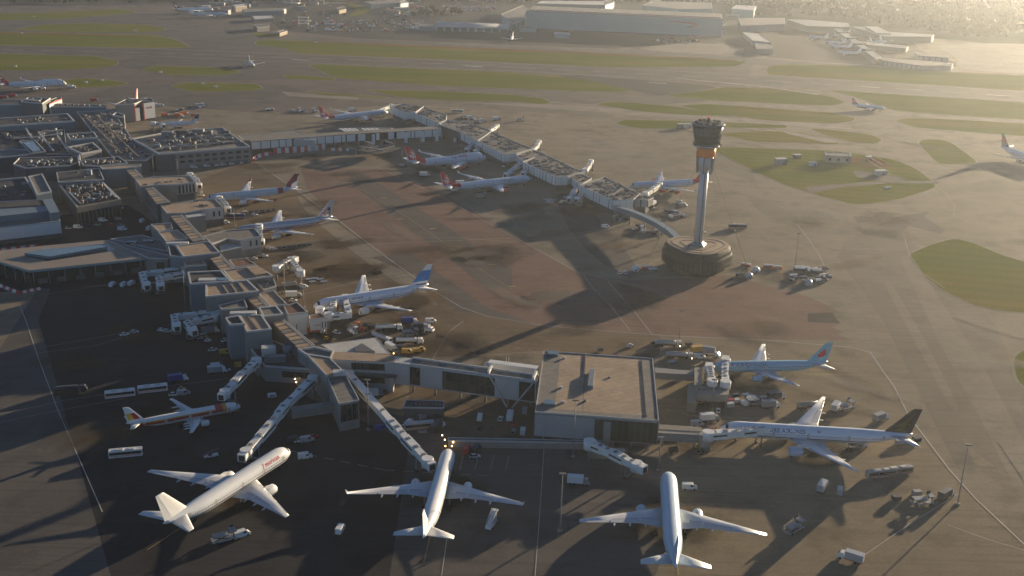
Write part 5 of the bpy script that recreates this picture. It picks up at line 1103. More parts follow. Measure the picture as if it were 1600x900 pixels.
# ---------------------------------------------------------------- the radar site on the grass island
t, w = bl('flat roofed grey radar hut with white parapet on the grass island', 'hut', 'building', [(1289, 237), (1328, 239), (1331, 244), (1291, 242)], 6.5, w_conc, r_grey, .5)
A, B, n = edge(w, (1291, 242), (1331, 244), 6.5); row(w, 'window', A, B, n, 3, 2, 4, m_dkglass, .3); put(MB().tube(G(1302, 240, 6), G(1302, 236, 8.5), .15, 6), 'mast', m_steel, t); put(MB().beam(G(1289.5, 243, 6), G(1289, 236, 10), .3, .3), 'aerial', m_steel, t)
def hut(label, x, y, lx, ly, h, m, name='equipment_cabin'):
    t = thing(name, label, 'cabin', at((x, y))); c = G(x, y)
    put(MB().obox(c.xy, (1, .25), lx, ly, 0, h), 'wall', m, t); put(MB().obox(c.xy, (1, .25), lx + .5, ly + .5, h, h + .25), 'roof', m_unitw, t); put(MB().obox((c + Vector((lx * .2, -ly * .55, 0))).xy, (1, .25), .9, .3, .1, min(2.1, h * .8)), 'door', w_dark, t)
    return t
hut('pale blue equipment cabin at the left of the grass island', 1219, 257, 9, 5, 5, w_blue)
hut('small dark cabin behind the pale blue cabin on the grass island', 1245, 247, 6, 4, 3, w_dark)
hut('small white cabin left of the radar hut', 1270, 259, 6, 4, 2.8, w_white)
hut('brown cabin beside the red and white aerial poles on the grass island', 1357, 250, 5, 4, 3, w_brick)
hut('low silver cabin at the right of the aerial poles', 1375, 273, 9, 5, 3.5, w_pale)
hut('small white marker cabin below the service road on the grass island', 1386, 295, 5, 1.6, 1.2, w_white)
for i in range(7):
    x, y = 1360 + i * 2.9, 253 + i * 1.7
    t = thing('aerial_pole', 'red and white aerial pole in the slanting row on the grass island', 'aerial', at((x, y)), 0, 'aerial poles on the grass island'); c = G(x, y)
    for k in range(4): put(MB().beam((c.x - 1.6 + k * .8, c.y, .2 + k * 1.2), (c.x - .8 + k * .8, c.y, 1.5 + k * 1.2), .5, .5), 'band', m_bar_r if k % 2 else m_bar_w, t)
hut('twin grey cabins by the taxiway behind the tower cab, left one', 1063, 200, 6, 4, 4, w_grey)
hut('twin grey cabins by the taxiway behind the tower cab, right one', 1075, 200, 6, 4, 4, w_pale)
# ---------------------------------------------------------------- suburb: woodland mass and houses in the haze
def clumps(name, label, regs, n, mat_, seed, rmin=4.5, rmax=10):
    rnd = random.Random(seed); mb = MB()
    for (px, cnt) in regs:
        g = GP(px); 
        xs = [v.x for v in g]; ys = [v.y for v in g]; k = 0; tr = 0
        def inside(x, y):
            r = False
            for i in range(len(g)):
                a, b = g[i - 1], g[i]
                if (a.y > y) != (b.y > y) and x < (b.x - a.x) * (y - a.y) / (b.y - a.y) + a.x: r = not r
            return r
        while k < cnt and tr < cnt * 20:
            tr += 1; x, y = rnd.uniform(min(xs), max(xs)), rnd.uniform(min(ys), max(ys))
            if not inside(x, y): continue
            k += 1; R = rnd.uniform(rmin, rmax); h = rnd.uniform(5, 11)
            mb.add([(x - .3, y - .3, 0), (x + .3, y - .3, 0), (x, y + .3, 0), (x, y, h)], [(0, 1, 3), (1, 2, 3), (2, 0, 3)], 1)
            for _ in range(13):     # leaf clumps through the crown
                a, e = rnd.uniform(0, 6.28), rnd.uniform(-.9, 1.5); rr = R * rnd.uniform(.35, 1)
                c = Vector((x + rr * math.cos(a) * math.cos(e), y + rr * math.sin(a) * math.cos(e), h + rr * .8 * math.sin(e)))
                s = R * rnd.uniform(.4, .62); u = Vector((rnd.uniform(-1, 1), rnd.uniform(-1, 1), rnd.uniform(-1, 1))).normalized(); v = u.orthogonal().normalized(); w_ = u.cross(v)
                mb.add([c + u * s, c - u * s, c + v * s, c - v * s, c + w_ * s, c - w_ * s], [(0, 2, 4), (2, 1, 4), (1, 3, 4), (3, 0, 4), (2, 0, 5), (1, 2, 5), (3, 1, 5), (0, 3, 5)], 0)
    o = bpy.data.objects.new(name, mb.mesh(name, [mat_, M('bark', (.07, .05, .035))])); C.objects.link(o); o['kind'] = 'stuff'; o['label'] = label; o['category'] = 'woodland'
    return o
m_leaf = grass_mat('tree_leaves', (.028, .036, .014), (.036, .042, .018), (.045, .044, .02))
clumps('woodland', 'dark mass of suburban trees fading into the glare at the upper right', [([(1130, 12), (1200, -6), (1700, -12), (1700, 48), (1540, 62), (1460, 52), (1330, 32), (1240, 24)], 1250), ([(1180, -8), (1700, -14), (1700, -6), (1180, 2)], 300)], 0, m_leaf, 51)
clumps('woodland', 'thin line of trees along the top edge above the hangars and car park', [([(0, 2), (380, 0), (380, 3), (0, 8)], 110), ([(560, 5), (820, 5), (1150, 7), (1150, -4), (560, -4)], 520), ([(330, 8), (540, 4), (540, -6), (330, -4)], 160), ([(640, 30), (655, 22), (720, 20), (720, 26)], 40), ([(1130, 20), (1160, 18), (1240, 26), (1230, 28), (1150, 24)], 60)], 0, m_leaf, 52, 2.5, 5)
hm = {}
def house_proto():
    t = thing('house', 'small pale suburban house among the hazy trees', 'house', (0, 0, 0), 0, 'suburban houses in the haze')
    put(MB().box(-6, 6, -4, 4, 0, 5.5), 'wall', w_brick, t, False); mb = MB(); mb.add([(-6.4, -4.5, 5.4), (6.4, -4.5, 5.4), (6.4, 4.5, 5.4), (-6.4, 4.5, 5.4), (-6.4, 0, 8.6), (6.4, 0, 8.6)], [(0, 1, 5, 4), (2, 3, 4, 5), (1, 2, 5), (3, 0, 4), (0, 3, 2, 1)])
    put(mb, 'roof', r_brown, t, False); return t
hp = house_proto(); rnd = random.Random(9); nH = 0
while nH < 60:
    x, y = rnd.uniform(1150, 1600), rnd.uniform(2, 60)
    lim = 8 + max(0, (x - 1250)) * .13
    if y > lim + 4 or (1340 < x < 1480 and y > 36): continue
    g = G(x, y); rz = rnd.uniform(0, 3.1)
    if nH == 0: hp.location = g; hp.rotation_euler = (0, 0, rz)
    else: dup(hp, g, rz)
    nH += 1

# small works buildings and yards along the far edge
rnd = random.Random(33)
def low_proto(wm, rm, label, group):
    t = thing('low_building', label, 'building', (0, 0, 0), 0, group)
    put(MB().box(-9, 9, -5, 5, 0, 5), 'wall', wm, t, False); put(MB().box(-9.4, 9.4, -5.4, 5.4, 5, 5.5), 'roof', rm, t, False); put(MB().box(-7, 7, -5.15, -4.9, .8, 3.4), 'window_band', w_doorg, t, False); return t
LB = [(low_proto(w_pale, r_white, 'small pale low building at the far edge of the airport', 'pale low buildings at the far edge'), 'pale'), (low_proto(w_blue, r_grey, 'small grey low building at the far edge of the airport', 'grey low buildings at the far edge'), 'grey'), (low_proto(w_brick, r_brown, 'small brown brick low building at the far edge of the airport', 'brick low buildings at the far edge'), 'brick')]
spots = []
while len(spots) < 150:
    x, y = rnd.uniform(300, 1560), rnd.uniform(-3, 34)
    if 640 < x < 1140 and y > 6: continue
    if 1230 < x < 1500 and y > 20: continue
    if 500 < x < 600 and y > 4 and y < 26: continue
    if x < 640 and y > 24: continue
    if x > 1150 and y > 26: continue
    if any(abs(x - a) < 8 and abs(y - b) < 1.2 for a, b in spots): continue
    spots.append((x, y))
for i, (x, y) in enumerate(spots):
    o = LB[i % 3][0]; g = G(x, y)
    if i < 3: o.location = g; o.rotation_euler = (0, 0, rnd.uniform(-.2, .5))
    else: o = dup(o, g, rnd.uniform(-.2, .5))
    k = rnd.uniform(.6, 1.7); o.scale = (k, rnd.uniform(.7, 1.4), rnd.uniform(.8, 1.5))
# ---------------------------------------------------------------- aircraft
def stripe_mat(name, base, bands=(), belly=None, rough=.32, metal=0.0, win=None, spec=.5):
    """painted skin: horizontal bands by height (z0, z1, colour[, x0, x1]) in the aircraft's own space; win = (z of the cabin windows, x0, x1)"""
    m, t, b = newmat(name)
    tc = t.nodes.new('ShaderNodeTexCoord'); sp = t.nodes.new('ShaderNodeSeparateXYZ'); t.links.new(tc.outputs['Object'], sp.inputs[0])
    X, Z = sp.outputs['X'], sp.outputs['Z']
    n = nz(t, .8, 3); t.links.new(tc.outputs['Object'], n.inputs['Vector'])
    c = mixc(t, mth(t, 'MULTIPLY', n.outputs[0], .22), base, tuple(x * .7 for x in base))
    def rng(v, lo, hi): return mth(t, 'MULTIPLY', mth(t, 'GREATER_THAN', v, lo), mth(t, 'LESS_THAN', v, hi))
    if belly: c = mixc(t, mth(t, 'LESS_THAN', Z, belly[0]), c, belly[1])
    for bd in bands:
        f = rng(Z, bd[0], bd[1])
        if len(bd) > 3:
            sl = bd[5] if len(bd) > 5 else 0.0
            f = mth(t, 'MULTIPLY', f, rng(mth(t, 'ADD', X, mth(t, 'MULTIPLY', Z, sl)), bd[3], bd[4]))
        c = mixc(t, f, c, bd[2])
    if win:
        f = mth(t, 'MULTIPLY', rng(Z, win[0] - .17, win[0] + .2), rng(X, win[1], win[2]))
        f = mth(t, 'MULTIPLY', f, mth(t, 'LESS_THAN', mth(t, 'FRACT', mth(t, 'MULTIPLY', X, 1 / .95)), .42))
        c = mixc(t, f, c, (.03, .035, .045))
    t.links.new(c, b.inputs['Base Color']); b.inputs['Roughness'].default_value = rough; b.inputs['Metallic'].default_value = metal; b.inputs['Specular IOR Level'].default_value = spec
    return m
# L length, R radius, cz centre height, span, LE root x, root chord, kink, tip chord, sweep tan, engines [(y, dx)], er radius, el length, fin top, fin root chord, fin tip chord, stab span
AIR = {
 'b773': dict(L=73.9, R=3.1, cz=5.5, span=64.8, wx=26.5, rc=13.2, tc=1.4, sw=.64, eng=[9.6], er=1.95, el=7.0, ft=18.5, fc=10, ftc=3.4, ss=21.5, fsw=.95),
 'b772': dict(L=63.7, R=3.1, cz=5.5, span=60.9, wx=21.5, rc=13.2, tc=2.0, sw=.62, eng=[9.6], er=1.85, el=6.6, ft=18.5, fc=10, ftc=3.4, ss=21.5, fsw=.95),
 'b763': dict(L=54.9, R=2.55, cz=4.7, span=47.6, wx=18.6, rc=11, tc=1.8, sw=.62, eng=[7.9], er=1.4, el=5.6, ft=15.8, fc=9, ftc=3.2, ss=18.6, fsw=.9),
 'a346': dict(L=75.3, R=2.82, cz=5.3, span=63.4, wx=25.5, rc=12, tc=1.8, sw=.62, eng=[9.4, 19.2], er=1.4, el=5.6, ft=17.3, fc=9, ftc=3.4, ss=21.5, fsw=.9, wl=1.8),
 'a333': dict(L=63.7, R=2.82, cz=5.2, span=60.3, wx=20.5, rc=12, tc=1.8, sw=.62, eng=[9.4], er=1.5, el=6.0, ft=16.8, fc=9, ftc=3.4, ss=19.4, fsw=.9, wl=1.8),
 'a343': dict(L=62.5, R=2.82, cz=5.2, span=60.3, wx=20.5, rc=12, tc=1.8, sw=.62, eng=[9.4, 19.2], er=1.3, el=5.2, ft=16.8, fc=9, ftc=3.4, ss=19.4, fsw=.8, wl=1.8),
 'b744': dict(L=68.6, R=3.25, cz=5.8, span=64.4, wx=18.5, rc=15, tc=2.2, sw=.85, eng=[11.9, 21.2], er=1.35, el=5.8, ft=19.4, fc=11.5, ftc=4, ss=22.2, fsw=1.05, wl=1.8, hump=1),
 'a321': dict(L=44.5, R=2.0, cz=3.7, span=34.1, wx=15.5, rc=7, tc=1.5, sw=.5, eng=[5.75], er=1.15, el=4.4, ft=11.8, fc=6.3, ftc=2.2, ss=12.45, fsw=.85),
 'a319': dict(L=33.8, R=2.0, cz=3.7, span=34.1, wx=10.2, rc=7, tc=1.5, sw=.5, eng=[5.75], er=1.15, el=4.4, ft=11.8, fc=6.3, ftc=2.2, ss=12.45, fsw=.85),
 'b772x': dict(L=63.7, R=3.1, cz=5.5, span=60.9, wx=21.5, rc=13.2, tc=2.0, sw=.62, eng=[9.6], er=1.85, el=6.6, ft=18.5, fc=10, ftc=3.4, ss=21.5, fsw=.95),
}
def fus(T):
    L, R, cz = T['L'], T['R'], T['cz']; nl = R * 2.5; tl = L * .30; hump = T.get('hump')
    def prof(x):
        if x < nl:
            t = x / nl; r = R * (max(0, 1 - (1 - t) ** 2.1)) ** .62; zc = cz - .22 * R * (1 - t) ** 2
        elif x > L - tl:
            t = (x - (L - tl)) / tl; r = R * (1 - .90 * t ** 1.55); zc = cz + (R - r) * .78
        else: r, zc = R, cz
        return r, zc
    def pt(x, ang, off=0.0):
        r, zc = prof(x); hu = 0
        if hump:
            if x < 4: hu = (x / 4) * .9
            elif x < 22: hu = .9 + .7 * min(1, (x - 4) / 5)
            elif x < 30: hu = 1.6 * (1 - (x - 22) / 8)
        s, c = math.sin(ang), math.cos(ang)
        y = (r + off) * s * (1 - (.22 * max(0, c) if hu > .5 else 0)); z = zc + (r + off) * c + (hu * max(0, c) ** 1.2 if hump else 0)
        return Vector((-x, y, z))
    return prof, pt, nl, tl
def text_mesh(txt, size):
    cu = bpy.data.curves.new('lettering', 'FONT'); cu.body = txt; cu.size = size; cu.resolution_u = 2; cu.offset = size * .012
    o = bpy.data.objects.new('lettering_tmp', cu); C.objects.link(o); bpy.context.view_layer.update()
    me = bpy.data.meshes.new_from_object(o.evaluated_get(bpy.context.evaluated_depsgraph_get()))
    C.objects.unlink(o); bpy.data.objects.remove(o); return me
def plane_thing(kind, label, nose, hd, body, wing, fin, eng=None, group=None, text=None, decals=(), winglet=None, small=False, flip_text=False, bands=None):
    T = AIR[kind]; L, R, cz = T['L'], T['R'], T['cz']; prof, pt, nl, tl = fus(T); eng = eng or body
    t = thing('jet_airliner', label, 'airliner', (nose[0], nose[1], 0), R_(hd), group)
    N = 14 if small else 22
    xs = [0.02, .12, .3, .6, 1.0, 1.6, 2.4, 3.4, 4.6] + [nl * k for k in (.75, 1.0)]
    xs = sorted(set([x for x in xs if x < nl] + [nl])); xs += [nl + (L - tl - nl) * k / 6 for k in range(1, 7)] + [L - tl + tl * k / 9 for k in range(1, 10)]
    if T.get('hump'): xs = sorted(set(xs + [20, 22, 24, 26, 28, 30, 10, 13, 16]))
    fu = put(MB().loft([[pt(x, -2 * math.pi * i / N) for i in range(N)] for x in xs], 0), 'fuselage', body, t, False)
    def patch(name, x0, x1, a0, a1, m, off=.04, nx=3, na=4, par=None):
        mb = MB(); v = [pt(x0 + (x1 - x0) * i / nx, a0 + (a1 - a0) * j / na, off) for i in range(nx + 1) for j in range(na + 1)]
        mb.add(v, [(i * (na + 1) + j, i * (na + 1) + j + 1, (i + 1) * (na + 1) + j + 1, (i + 1) * (na + 1) + j) for i in range(nx) for j in range(na)], 0, True)
        return put(mb, name, m, par or fu, False)
    hx = 1.1 if T.get('hump') else 0
    patch('cockpit_window', R * .62 + hx, R * .95 + hx, R_(-62), R_(62), m_dkglass, .03, 2, 8)
    if not small:
        for sg in (1, -1):
            for fx in (.105, .27, .45, .66, .84):
                x = L * fx; patch('door', x, x + 1.05, sg * R_(68), sg * R_(103), w_pale, .025, 1, 3)
    # wings
    hs = T['span'] / 2; dih = .115
    def foil(x, y, z, c, th, n=5):
        up_ = [(0, 0), (.12, .52), (.4, .62), (.75, .3), (1, .02)]; lo = [(.75, -.12), (.4, -.38), (.12, -.36)]
        return [Vector((-(x + c * a), y, z + c * th * b)) for a, b in up_ + lo]
    zr = cz - R * .62
    for sg in (1, -1):
        st = []
        yk = hs * .34
        for y, c, th in ((R * .55, T['rc'] * 1.08, .13), (yk, T['rc'] * .64, .115), (hs * .7, T['rc'] * .36, .1), (hs, T['tc'], .09)):
            x = T['wx'] + (y - R) * T['sw']; st.append(foil(x, sg * y, zr + (y - R) * dih, c, th))
        if T.get('wl') and not winglet:
            x = T['wx'] + (hs - R) * T['sw']; st.append(foil(x + 1.3, sg * (hs + .5), zr + (hs - R) * dih + T['wl'], T['tc'] * .5, .08))
        if sg < 0: st = [list(reversed(s)) for s in st]
        w = put(MB().loft(st, 0), 'wing', wing, t, False)
        if winglet:
            x = T['wx'] + (hs - R) * T['sw']; s2 = [foil(x, sg * hs, zr + (hs - R) * dih, T['tc'], .09), foil(x + 1.6, sg * (hs + .6), zr + (hs - R) * dih + 2.0, T['tc'] * .5, .08)]
            put(MB().loft([list(reversed(s)) for s in s2] if sg < 0 else s2, 0), 'winglet', winglet, t, False)
        if not small:
            def upper(yf, a):      # a point on the wing's upper skin: yf along the half span, a along the chord
                ys = [R * .55, yk, hs * .7, hs]; cs = [T['rc'] * 1.08, T['rc'] * .64, T['rc'] * .36, T['tc']]; ts = [.13, .115, .1, .09]
                y = hs * yf
                for q in range(3):
                    if y <= ys[q + 1] or q == 2: u = (y - ys[q]) / (ys[q + 1] - ys[q]); break
                x0, x1 = [T['wx'] + (v - R) * T['sw'] for v in ys[q:q + 2]]; z0_, z1_ = [zr + (v - R) * dih for v in ys[q:q + 2]]
                pr_ = [(0, 0), (.12, .52), (.4, .62), (.75, .3), (1, .02)]
                for k in range(4):
                    if a <= pr_[k + 1][0] or k == 3: b_ = pr_[k][1] + (pr_[k + 1][1] - pr_[k][1]) * (a - pr_[k][0]) / (pr_[k + 1][0] - pr_[k][0]); break
                P0 = Vector((-(x0 + cs[q] * a), sg * ys[q], z0_ + cs[q] * ts[q] * b_)); P1 = Vector((-(x1 + cs[q + 1] * a), sg * ys[q + 1], z1_ + cs[q + 1] * ts[q + 1] * b_)); r_ = P0.lerp(P1, u); r_.z += .05; return r_
            for nm_, y0, y1, a0, a1, mm in (('flap', .13, .33, .74, .985, m_flap), ('flap', .345, .66, .74, .985, m_flap), ('aileron', .68, .92, .76, .985, m_flap), ('spoiler', .2, .33, .62, .73, m_spoil), ('spoiler', .36, .5, .62, .73, m_spoil), ('spoiler', .51, .65, .62, .73, m_spoil), ('slat', .2, .32, .012, .1, m_slat), ('slat', .36, .64, .012, .1, m_slat), ('slat', .66, .95, .012, .1, m_slat)):
                vq = [upper(y0, a0), upper(y0, a1), upper(y1, a1), upper(y1, a0)]; vm = [upper((y0 + y1) / 2, a0), upper((y0 + y1) / 2, a1)]
                put(MB().add(vq + vm, [(0, 1, 5, 4), (4, 5, 2, 3)]), nm_, mm, w, False)
            for f in (.28, .45, .62):
                y = hs * f; x = T['wx'] + (y - R) * T['sw'] + T['rc'] * (.75 - f * .75) + 1.2; z = zr + (y - R) * dih - .35
                put(MB().loft([[Vector((-x - dx, sg * y + r * math.cos(a * 1.05), z + r * math.sin(a * 1.05))) for a in range(6)] for dx, r in ((-2.2, .05), (-.8, .38), (1.2, .32), (2.4, .05))], 0), 'flap_fairing', wing, w, False)
        # tailplane
        hs2 = T['ss'] / 2; zs = cz + R * .42; st = []
        for y, c in ((.3, T['fc'] * .72), (hs2, T['fc'] * .26)): st.append(foil(L - T['fc'] * .98 + (y - .3) * .72, sg * y, zs + y * .1, c, .085))
        put(MB().loft([list(reversed(s)) for s in st] if sg < 0 else st, 0), 'tailplane', wing, t, False)
        # engines
        for k, ey in enumerate(T['eng']):
            x = T['wx'] + (ey - R) * T['sw'] - T['el'] * .72; z = zr + (ey - R) * dih - T['er'] * 1.18; er, el = T['er'], T['el']; ne = 10 if small else 16
            g = lambda dx, r: [Vector((-(x + dx), sg * ey + r * math.cos(-2 * math.pi * i / ne), z + r * math.sin(-2 * math.pi * i / ne))) for i in range(ne)]
            e = put(MB().loft([g(.9, er * .72), g(.05, er * .8), g(0, er * .88), g(.35, er * .99), g(el * .3, er * 1.04), g(el * .62, er * .93), g(el * .74, er * .82)], 0, True, False), 'engine', eng, t, False)
            put(MB().loft([g(.12, er * .79), g(-.03, er * .885), g(.3, er * .995), g(.32, er * .97)], 0, True, False), 'intake_lip', m_slat, e, False)
            put(MB().loft([g(.55, er * .76), g(.56, er * .3), g(.2, er * .04)], 0, True, False), 'intake_fan', m_black, e, False)
            put(MB().loft([g(el * .7, er * .8), g(el * .8, er * .55), g(el, er * .42), g(el * 1.16, er * .05)], 0), 'exhaust', m_unitd, e, False)
            put(MB().add([(-(x + el * .12), sg * ey - .16, z + er * .9), (-(x + el * .12), sg * ey + .16, z + er * .9), (-(x + el * 1.15), sg * ey + .16, z + er * 1.0), (-(x + el * 1.15), sg * ey - .16, z + er * 1.0), (-(x + el * .55), sg * ey - .16, z + er * 1.5), (-(x + el * .55), sg * ey + .16, z + er * 1.5), (-(x + el * 1.2), sg * ey + .16, z + er * 1.5), (-(x + el * 1.2), sg * ey - .16, z + er * 1.5)], [(0, 1, 2, 3), (4, 7, 6, 5), (0, 4, 5, 1), (1, 5, 6, 2), (2, 6, 7, 3), (3, 7, 4, 0)]), 'pylon', wing, e, False)
    # fin
    fx = L - T['fc'] * 1.18; z0 = cz + R * .55; z1 = T['ft']
    def fsec(z):
        u = (z - z0) / (z1 - z0); c = T['fc'] * 1.1 * (1 - u) + T['ftc'] * u; x = fx + (z - z0) * T['fsw']; th = .3 - .14 * u
        return x, c, th
    sec = []
    for z in (z0, z1 - .35, z1):
        x, c, th = fsec(z)
        if z == z1: x += .5; c *= .85
        sec.append([Vector((-(x + c * a), th * b, z)) for a, b in ((0, 0), (.12, .8), (.3, 1), (.7, .9), (1, .1), (1, -.1), (.7, -.9), (.3, -1), (.12, -.8))])
    fo = put(MB().loft([list(reversed(s)) for s in sec], 0, False), 'tail_fin', fin, t, False)
    def fpt(a, u):   # a along chord 0..1, u height 0..1
        z = z0 + (z1 - z0) * u; x, c, th = fsec(z); return -(x + c * a), z, th
    for nm, poly, m in decals:
        for sg in (1, -1):
            mb = MB(); v = []
            for a, u in poly:
                X, Z, th = fpt(a, u); v.append((X, sg * (th + .05), Z))
            mb.add(v, [tuple(range(len(v)))]); put(mb, nm, m, fo, False)
    # gear
    if not small or kind in ('a319',):
        mb = MB(); x = R * 2.1; mb.tube((-x, 0, cz - R * .8), (-x, 0, .5), .14, 6); put(mb, 'nose_gear', w_grey, t, False)
        for s in (-.28, .28):
            q = put(MB().wheel((0, 0, 0), .52, .3, 10), 'wheel', m_black, t, False); q.location = (-x, s, .52)
        mx = L * .515
        for sg in (1, -1):
            q = put(MB().tube((-mx, sg * R * 1.55, cz - R * .6), (-mx, sg * R * 1.55, .7), .22, 6), 'main_gear', w_grey, t, False)
            for dx in (-1.3, 0, 1.3):
                wq = put(MB().wheel((0, 0, 0), .62, 1.3, 10), 'wheel', m_black, t, False); wq.location = (-mx + dx, sg * R * 1.55, .62)
    # lettering wrapped on the side of the fuselage
    for tx in (text or []):
        body_txt, size, x0, zoff, m, sides = tx
        for sg in sides:
            me = text_mesh(body_txt, size); xsz = max(v.co.x for v in me.vertices); a0 = math.acos(max(-1, min(1, zoff / R)))
            for v in me.vertices:
                x = x0 + (v.co.x if sg > 0 else xsz - v.co.x); a = a0 - v.co.y / R
                v.co = pt(x, sg * a, .05)
            me.materials.append(m); o = bpy.data.objects.new('lettering', me); C.objects.link(o); o.parent = fu
    for fn in (bands or []): fn(t, fu, patch, fpt, fo, pt)
    return t
wh = (.68, .72, .77)
m_flap = M('flap_skin', (.47, .48, .5), .4, .12, .4); m_spoil = M('spoiler_skin', (.4, .41, .43), .4, .12, .4); m_slat = M('slat_metal', (.62, .62, .63), .25, .05, .3, .6)
m_wing = M('wing_skin', (.58, .59, .6), .35, .08, .3, 0.0, .05, .5)
m_wingw = M('white_wing_skin', (.66, .66, .65), .35, .08, .3, 0.0, .05, .5)
m_navy = M('navy_paint', (.02, .03, .1), .4, .05); m_redp = M('red_paint', (.5, .02, .025), .35, .05); m_gold = M('gold_paint', (.09, .07, .02), .7, .1, .35, 0, .05, .15)
m_wp = M('white_paint', (.75, .75, .74), .35, .06); m_bluep = M('blue_paint', (.03, .2, .52), .35, .05); m_maroon = M('maroon_paint', (.16, .015, .04), .4, .05)
m_greyt = M('grey_lettering', (.25, .25, .27), .4, .05); m_yel = M('yellow_paint', (.7, .42, .04), .4, .05); m_silver = M('polished_metal', (.55, .57, .6), .3, .1, .5, .65)
def tri_arm(a, b, w): # stroke on the fin between (chord, height) points
    d = Vector((b[0] - a[0], b[1] - a[1])); d.normalize(); n = Vector((-d.y, d.x)) * w / 2
    return [(a[0] - n.x, a[1] - n.y), (b[0] - n.x, b[1] - n.y), (b[0] + n.x, b[1] + n.y), (a[0] + n.x, a[1] + n.y)]
script_v = [('tail_emblem', tri_arm(a, b, .075), m_wp) for a, b in (((.02, .82), (.2, .42)), ((.2, .42), (.42, .66)), ((.42, .66), (.38, .2)), ((.26, .3), (.8, .42)), ((.5, .34), (.58, .14)), ((.66, .40), (.7, .22)))] + [('fin_stripe', tri_arm((.9, .96), (.96, .1), .05), m_wp)]
maple = [(.5, .74), (.44, .62), (.36, .66), (.38, .54), (.26, .56), (.3, .46), (.2, .42), (.36, .32), (.34, .27), (.48, .29), (.49, .2), (.52, .2), (.52, .29), (.66, .27), (.64, .32), (.8, .42), (.7, .46), (.74, .56), (.62, .54), (.64, .66), (.56, .62)]
bird = [(.12, .3), (.3, .44), (.42, .62), (.55, .86), (.62, .88), (.58, .66), (.6, .5), (.85, .36), (.62, .38), (.68, .2), (.84, .08), (.5, .1), (.3, .1), (.46, .3), (.3, .32)]
gull = [(.3, .52), (.5, .44), (.6, .56), (.66, .5), (.62, .42), (.78, .44), (.6, .34), (.46, .36)]
roo = [(.02, .5), (.3, .54), (.45, .66), (.62, .64), (.72, .5), (.9, .42), (.7, .4), (.62, .26), (.7, .12), (.52, .22), (.46, .4), (.24, .42)]
# polished twin with red, white and blue cheat lines
mAA = stripe_mat('polished_skin', (.46, .5, .55), [(5.25, 5.55, (.04, .07, .25)), (4.8, 5.25, (.75, .75, .75)), (4.35, 4.8, (.4, .03, .03))], rough=.28, metal=.55, win=(5.9, -56, -6))
AAL = []
def letterA(x0, m, nm):
    return [(nm, tri_arm((x0, .14), (x0 + .14, .5), .06), m), (nm, tri_arm((x0 + .28, .14), (x0 + .14, .5), .06), m), (nm, tri_arm((x0 + .06, .27), (x0 + .22, .27), .05), m)]
plane_thing('b772', 'polished silver twin jet with red and blue stripes and lettered fin beside the west pier', (-170.4, 642.2), 210.5, mAA, m_wing, m_silver, m_silver, decals=letterA(.22, m_redp, 'fin_letter') + letterA(.55, m_navy, 'fin_letter') + [('fin_eagle', [(.4, .5), (.48, .64), (.56, .56), (.64, .66), (.68, .5), (.56, .42)], m_navy)], text=[('American', 2.4, 9, 1.2, m_redp, (1,))])
# blue finned twin
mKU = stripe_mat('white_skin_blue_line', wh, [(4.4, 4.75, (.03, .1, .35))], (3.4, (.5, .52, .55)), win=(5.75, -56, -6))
plane_thing('b772', 'white twin jet with blue banded fin parked at the west pier', (-99.3, 516.5), 210.1, mKU, m_wing, m_wp, m_wp, decals=[('blue_band', [(.0, .24), (1, .24), (1, .74), (.0, .74)], m_bluep), ('fin_bird', gull, m_wp), ('fin_line', [(.3, .08), (.9, .08), (.9, .13), (.3, .13)], m_navy)], text=[('KUWAIT AIRWAYS', 1.5, 13, 1.0, m_navy, (1,))])
# ice blue maple leaf twin
mAC = stripe_mat('ice_blue_skin', (.26, .48, .62), [], (3.0, (.34, .5, .58)), win=(5.15, -48, -6))
plane_thing('b763', 'ice blue twin jet with red leaf on its fin at the square building', (89.3, 454.1), 186.3, mAC, m_wing, M('ice_blue_fin', (.2, .44, .54), .35, .05), M('ice_blue_engine', (.2, .45, .6), .35, .05), decals=[('maple_leaf', maple, m_redp)], text=[('AIR CANADA', 2.4, 11.6, .95, M('dark_red_lettering', (.16, .03, .05), .5), (1,)), ('*', 3.2, 9.2, .3, m_redp, (1,))])
# dark finned long twin
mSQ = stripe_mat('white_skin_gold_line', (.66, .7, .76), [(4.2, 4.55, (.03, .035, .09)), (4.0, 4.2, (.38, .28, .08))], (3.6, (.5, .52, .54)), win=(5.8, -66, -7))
plane_thing('b773', 'long white twin jet with dark fin and golden bird at the lower right', (83.5, 391.5), 175.9, mSQ, m_wing, M('dark_navy_fin', (.018, .018, .028), .7, .05, .35, 0, .05, .15), M('pale_blue_engine', (.42, .5, .58), .35, .05), decals=[('golden_bird', bird, m_gold)], text=[('SINGAPORE AIRLINES', 2.3, 10.5, 1.0, m_navy, (1, -1)), ('=', 2.4, 37, 1.2, m_redp, (1,))])
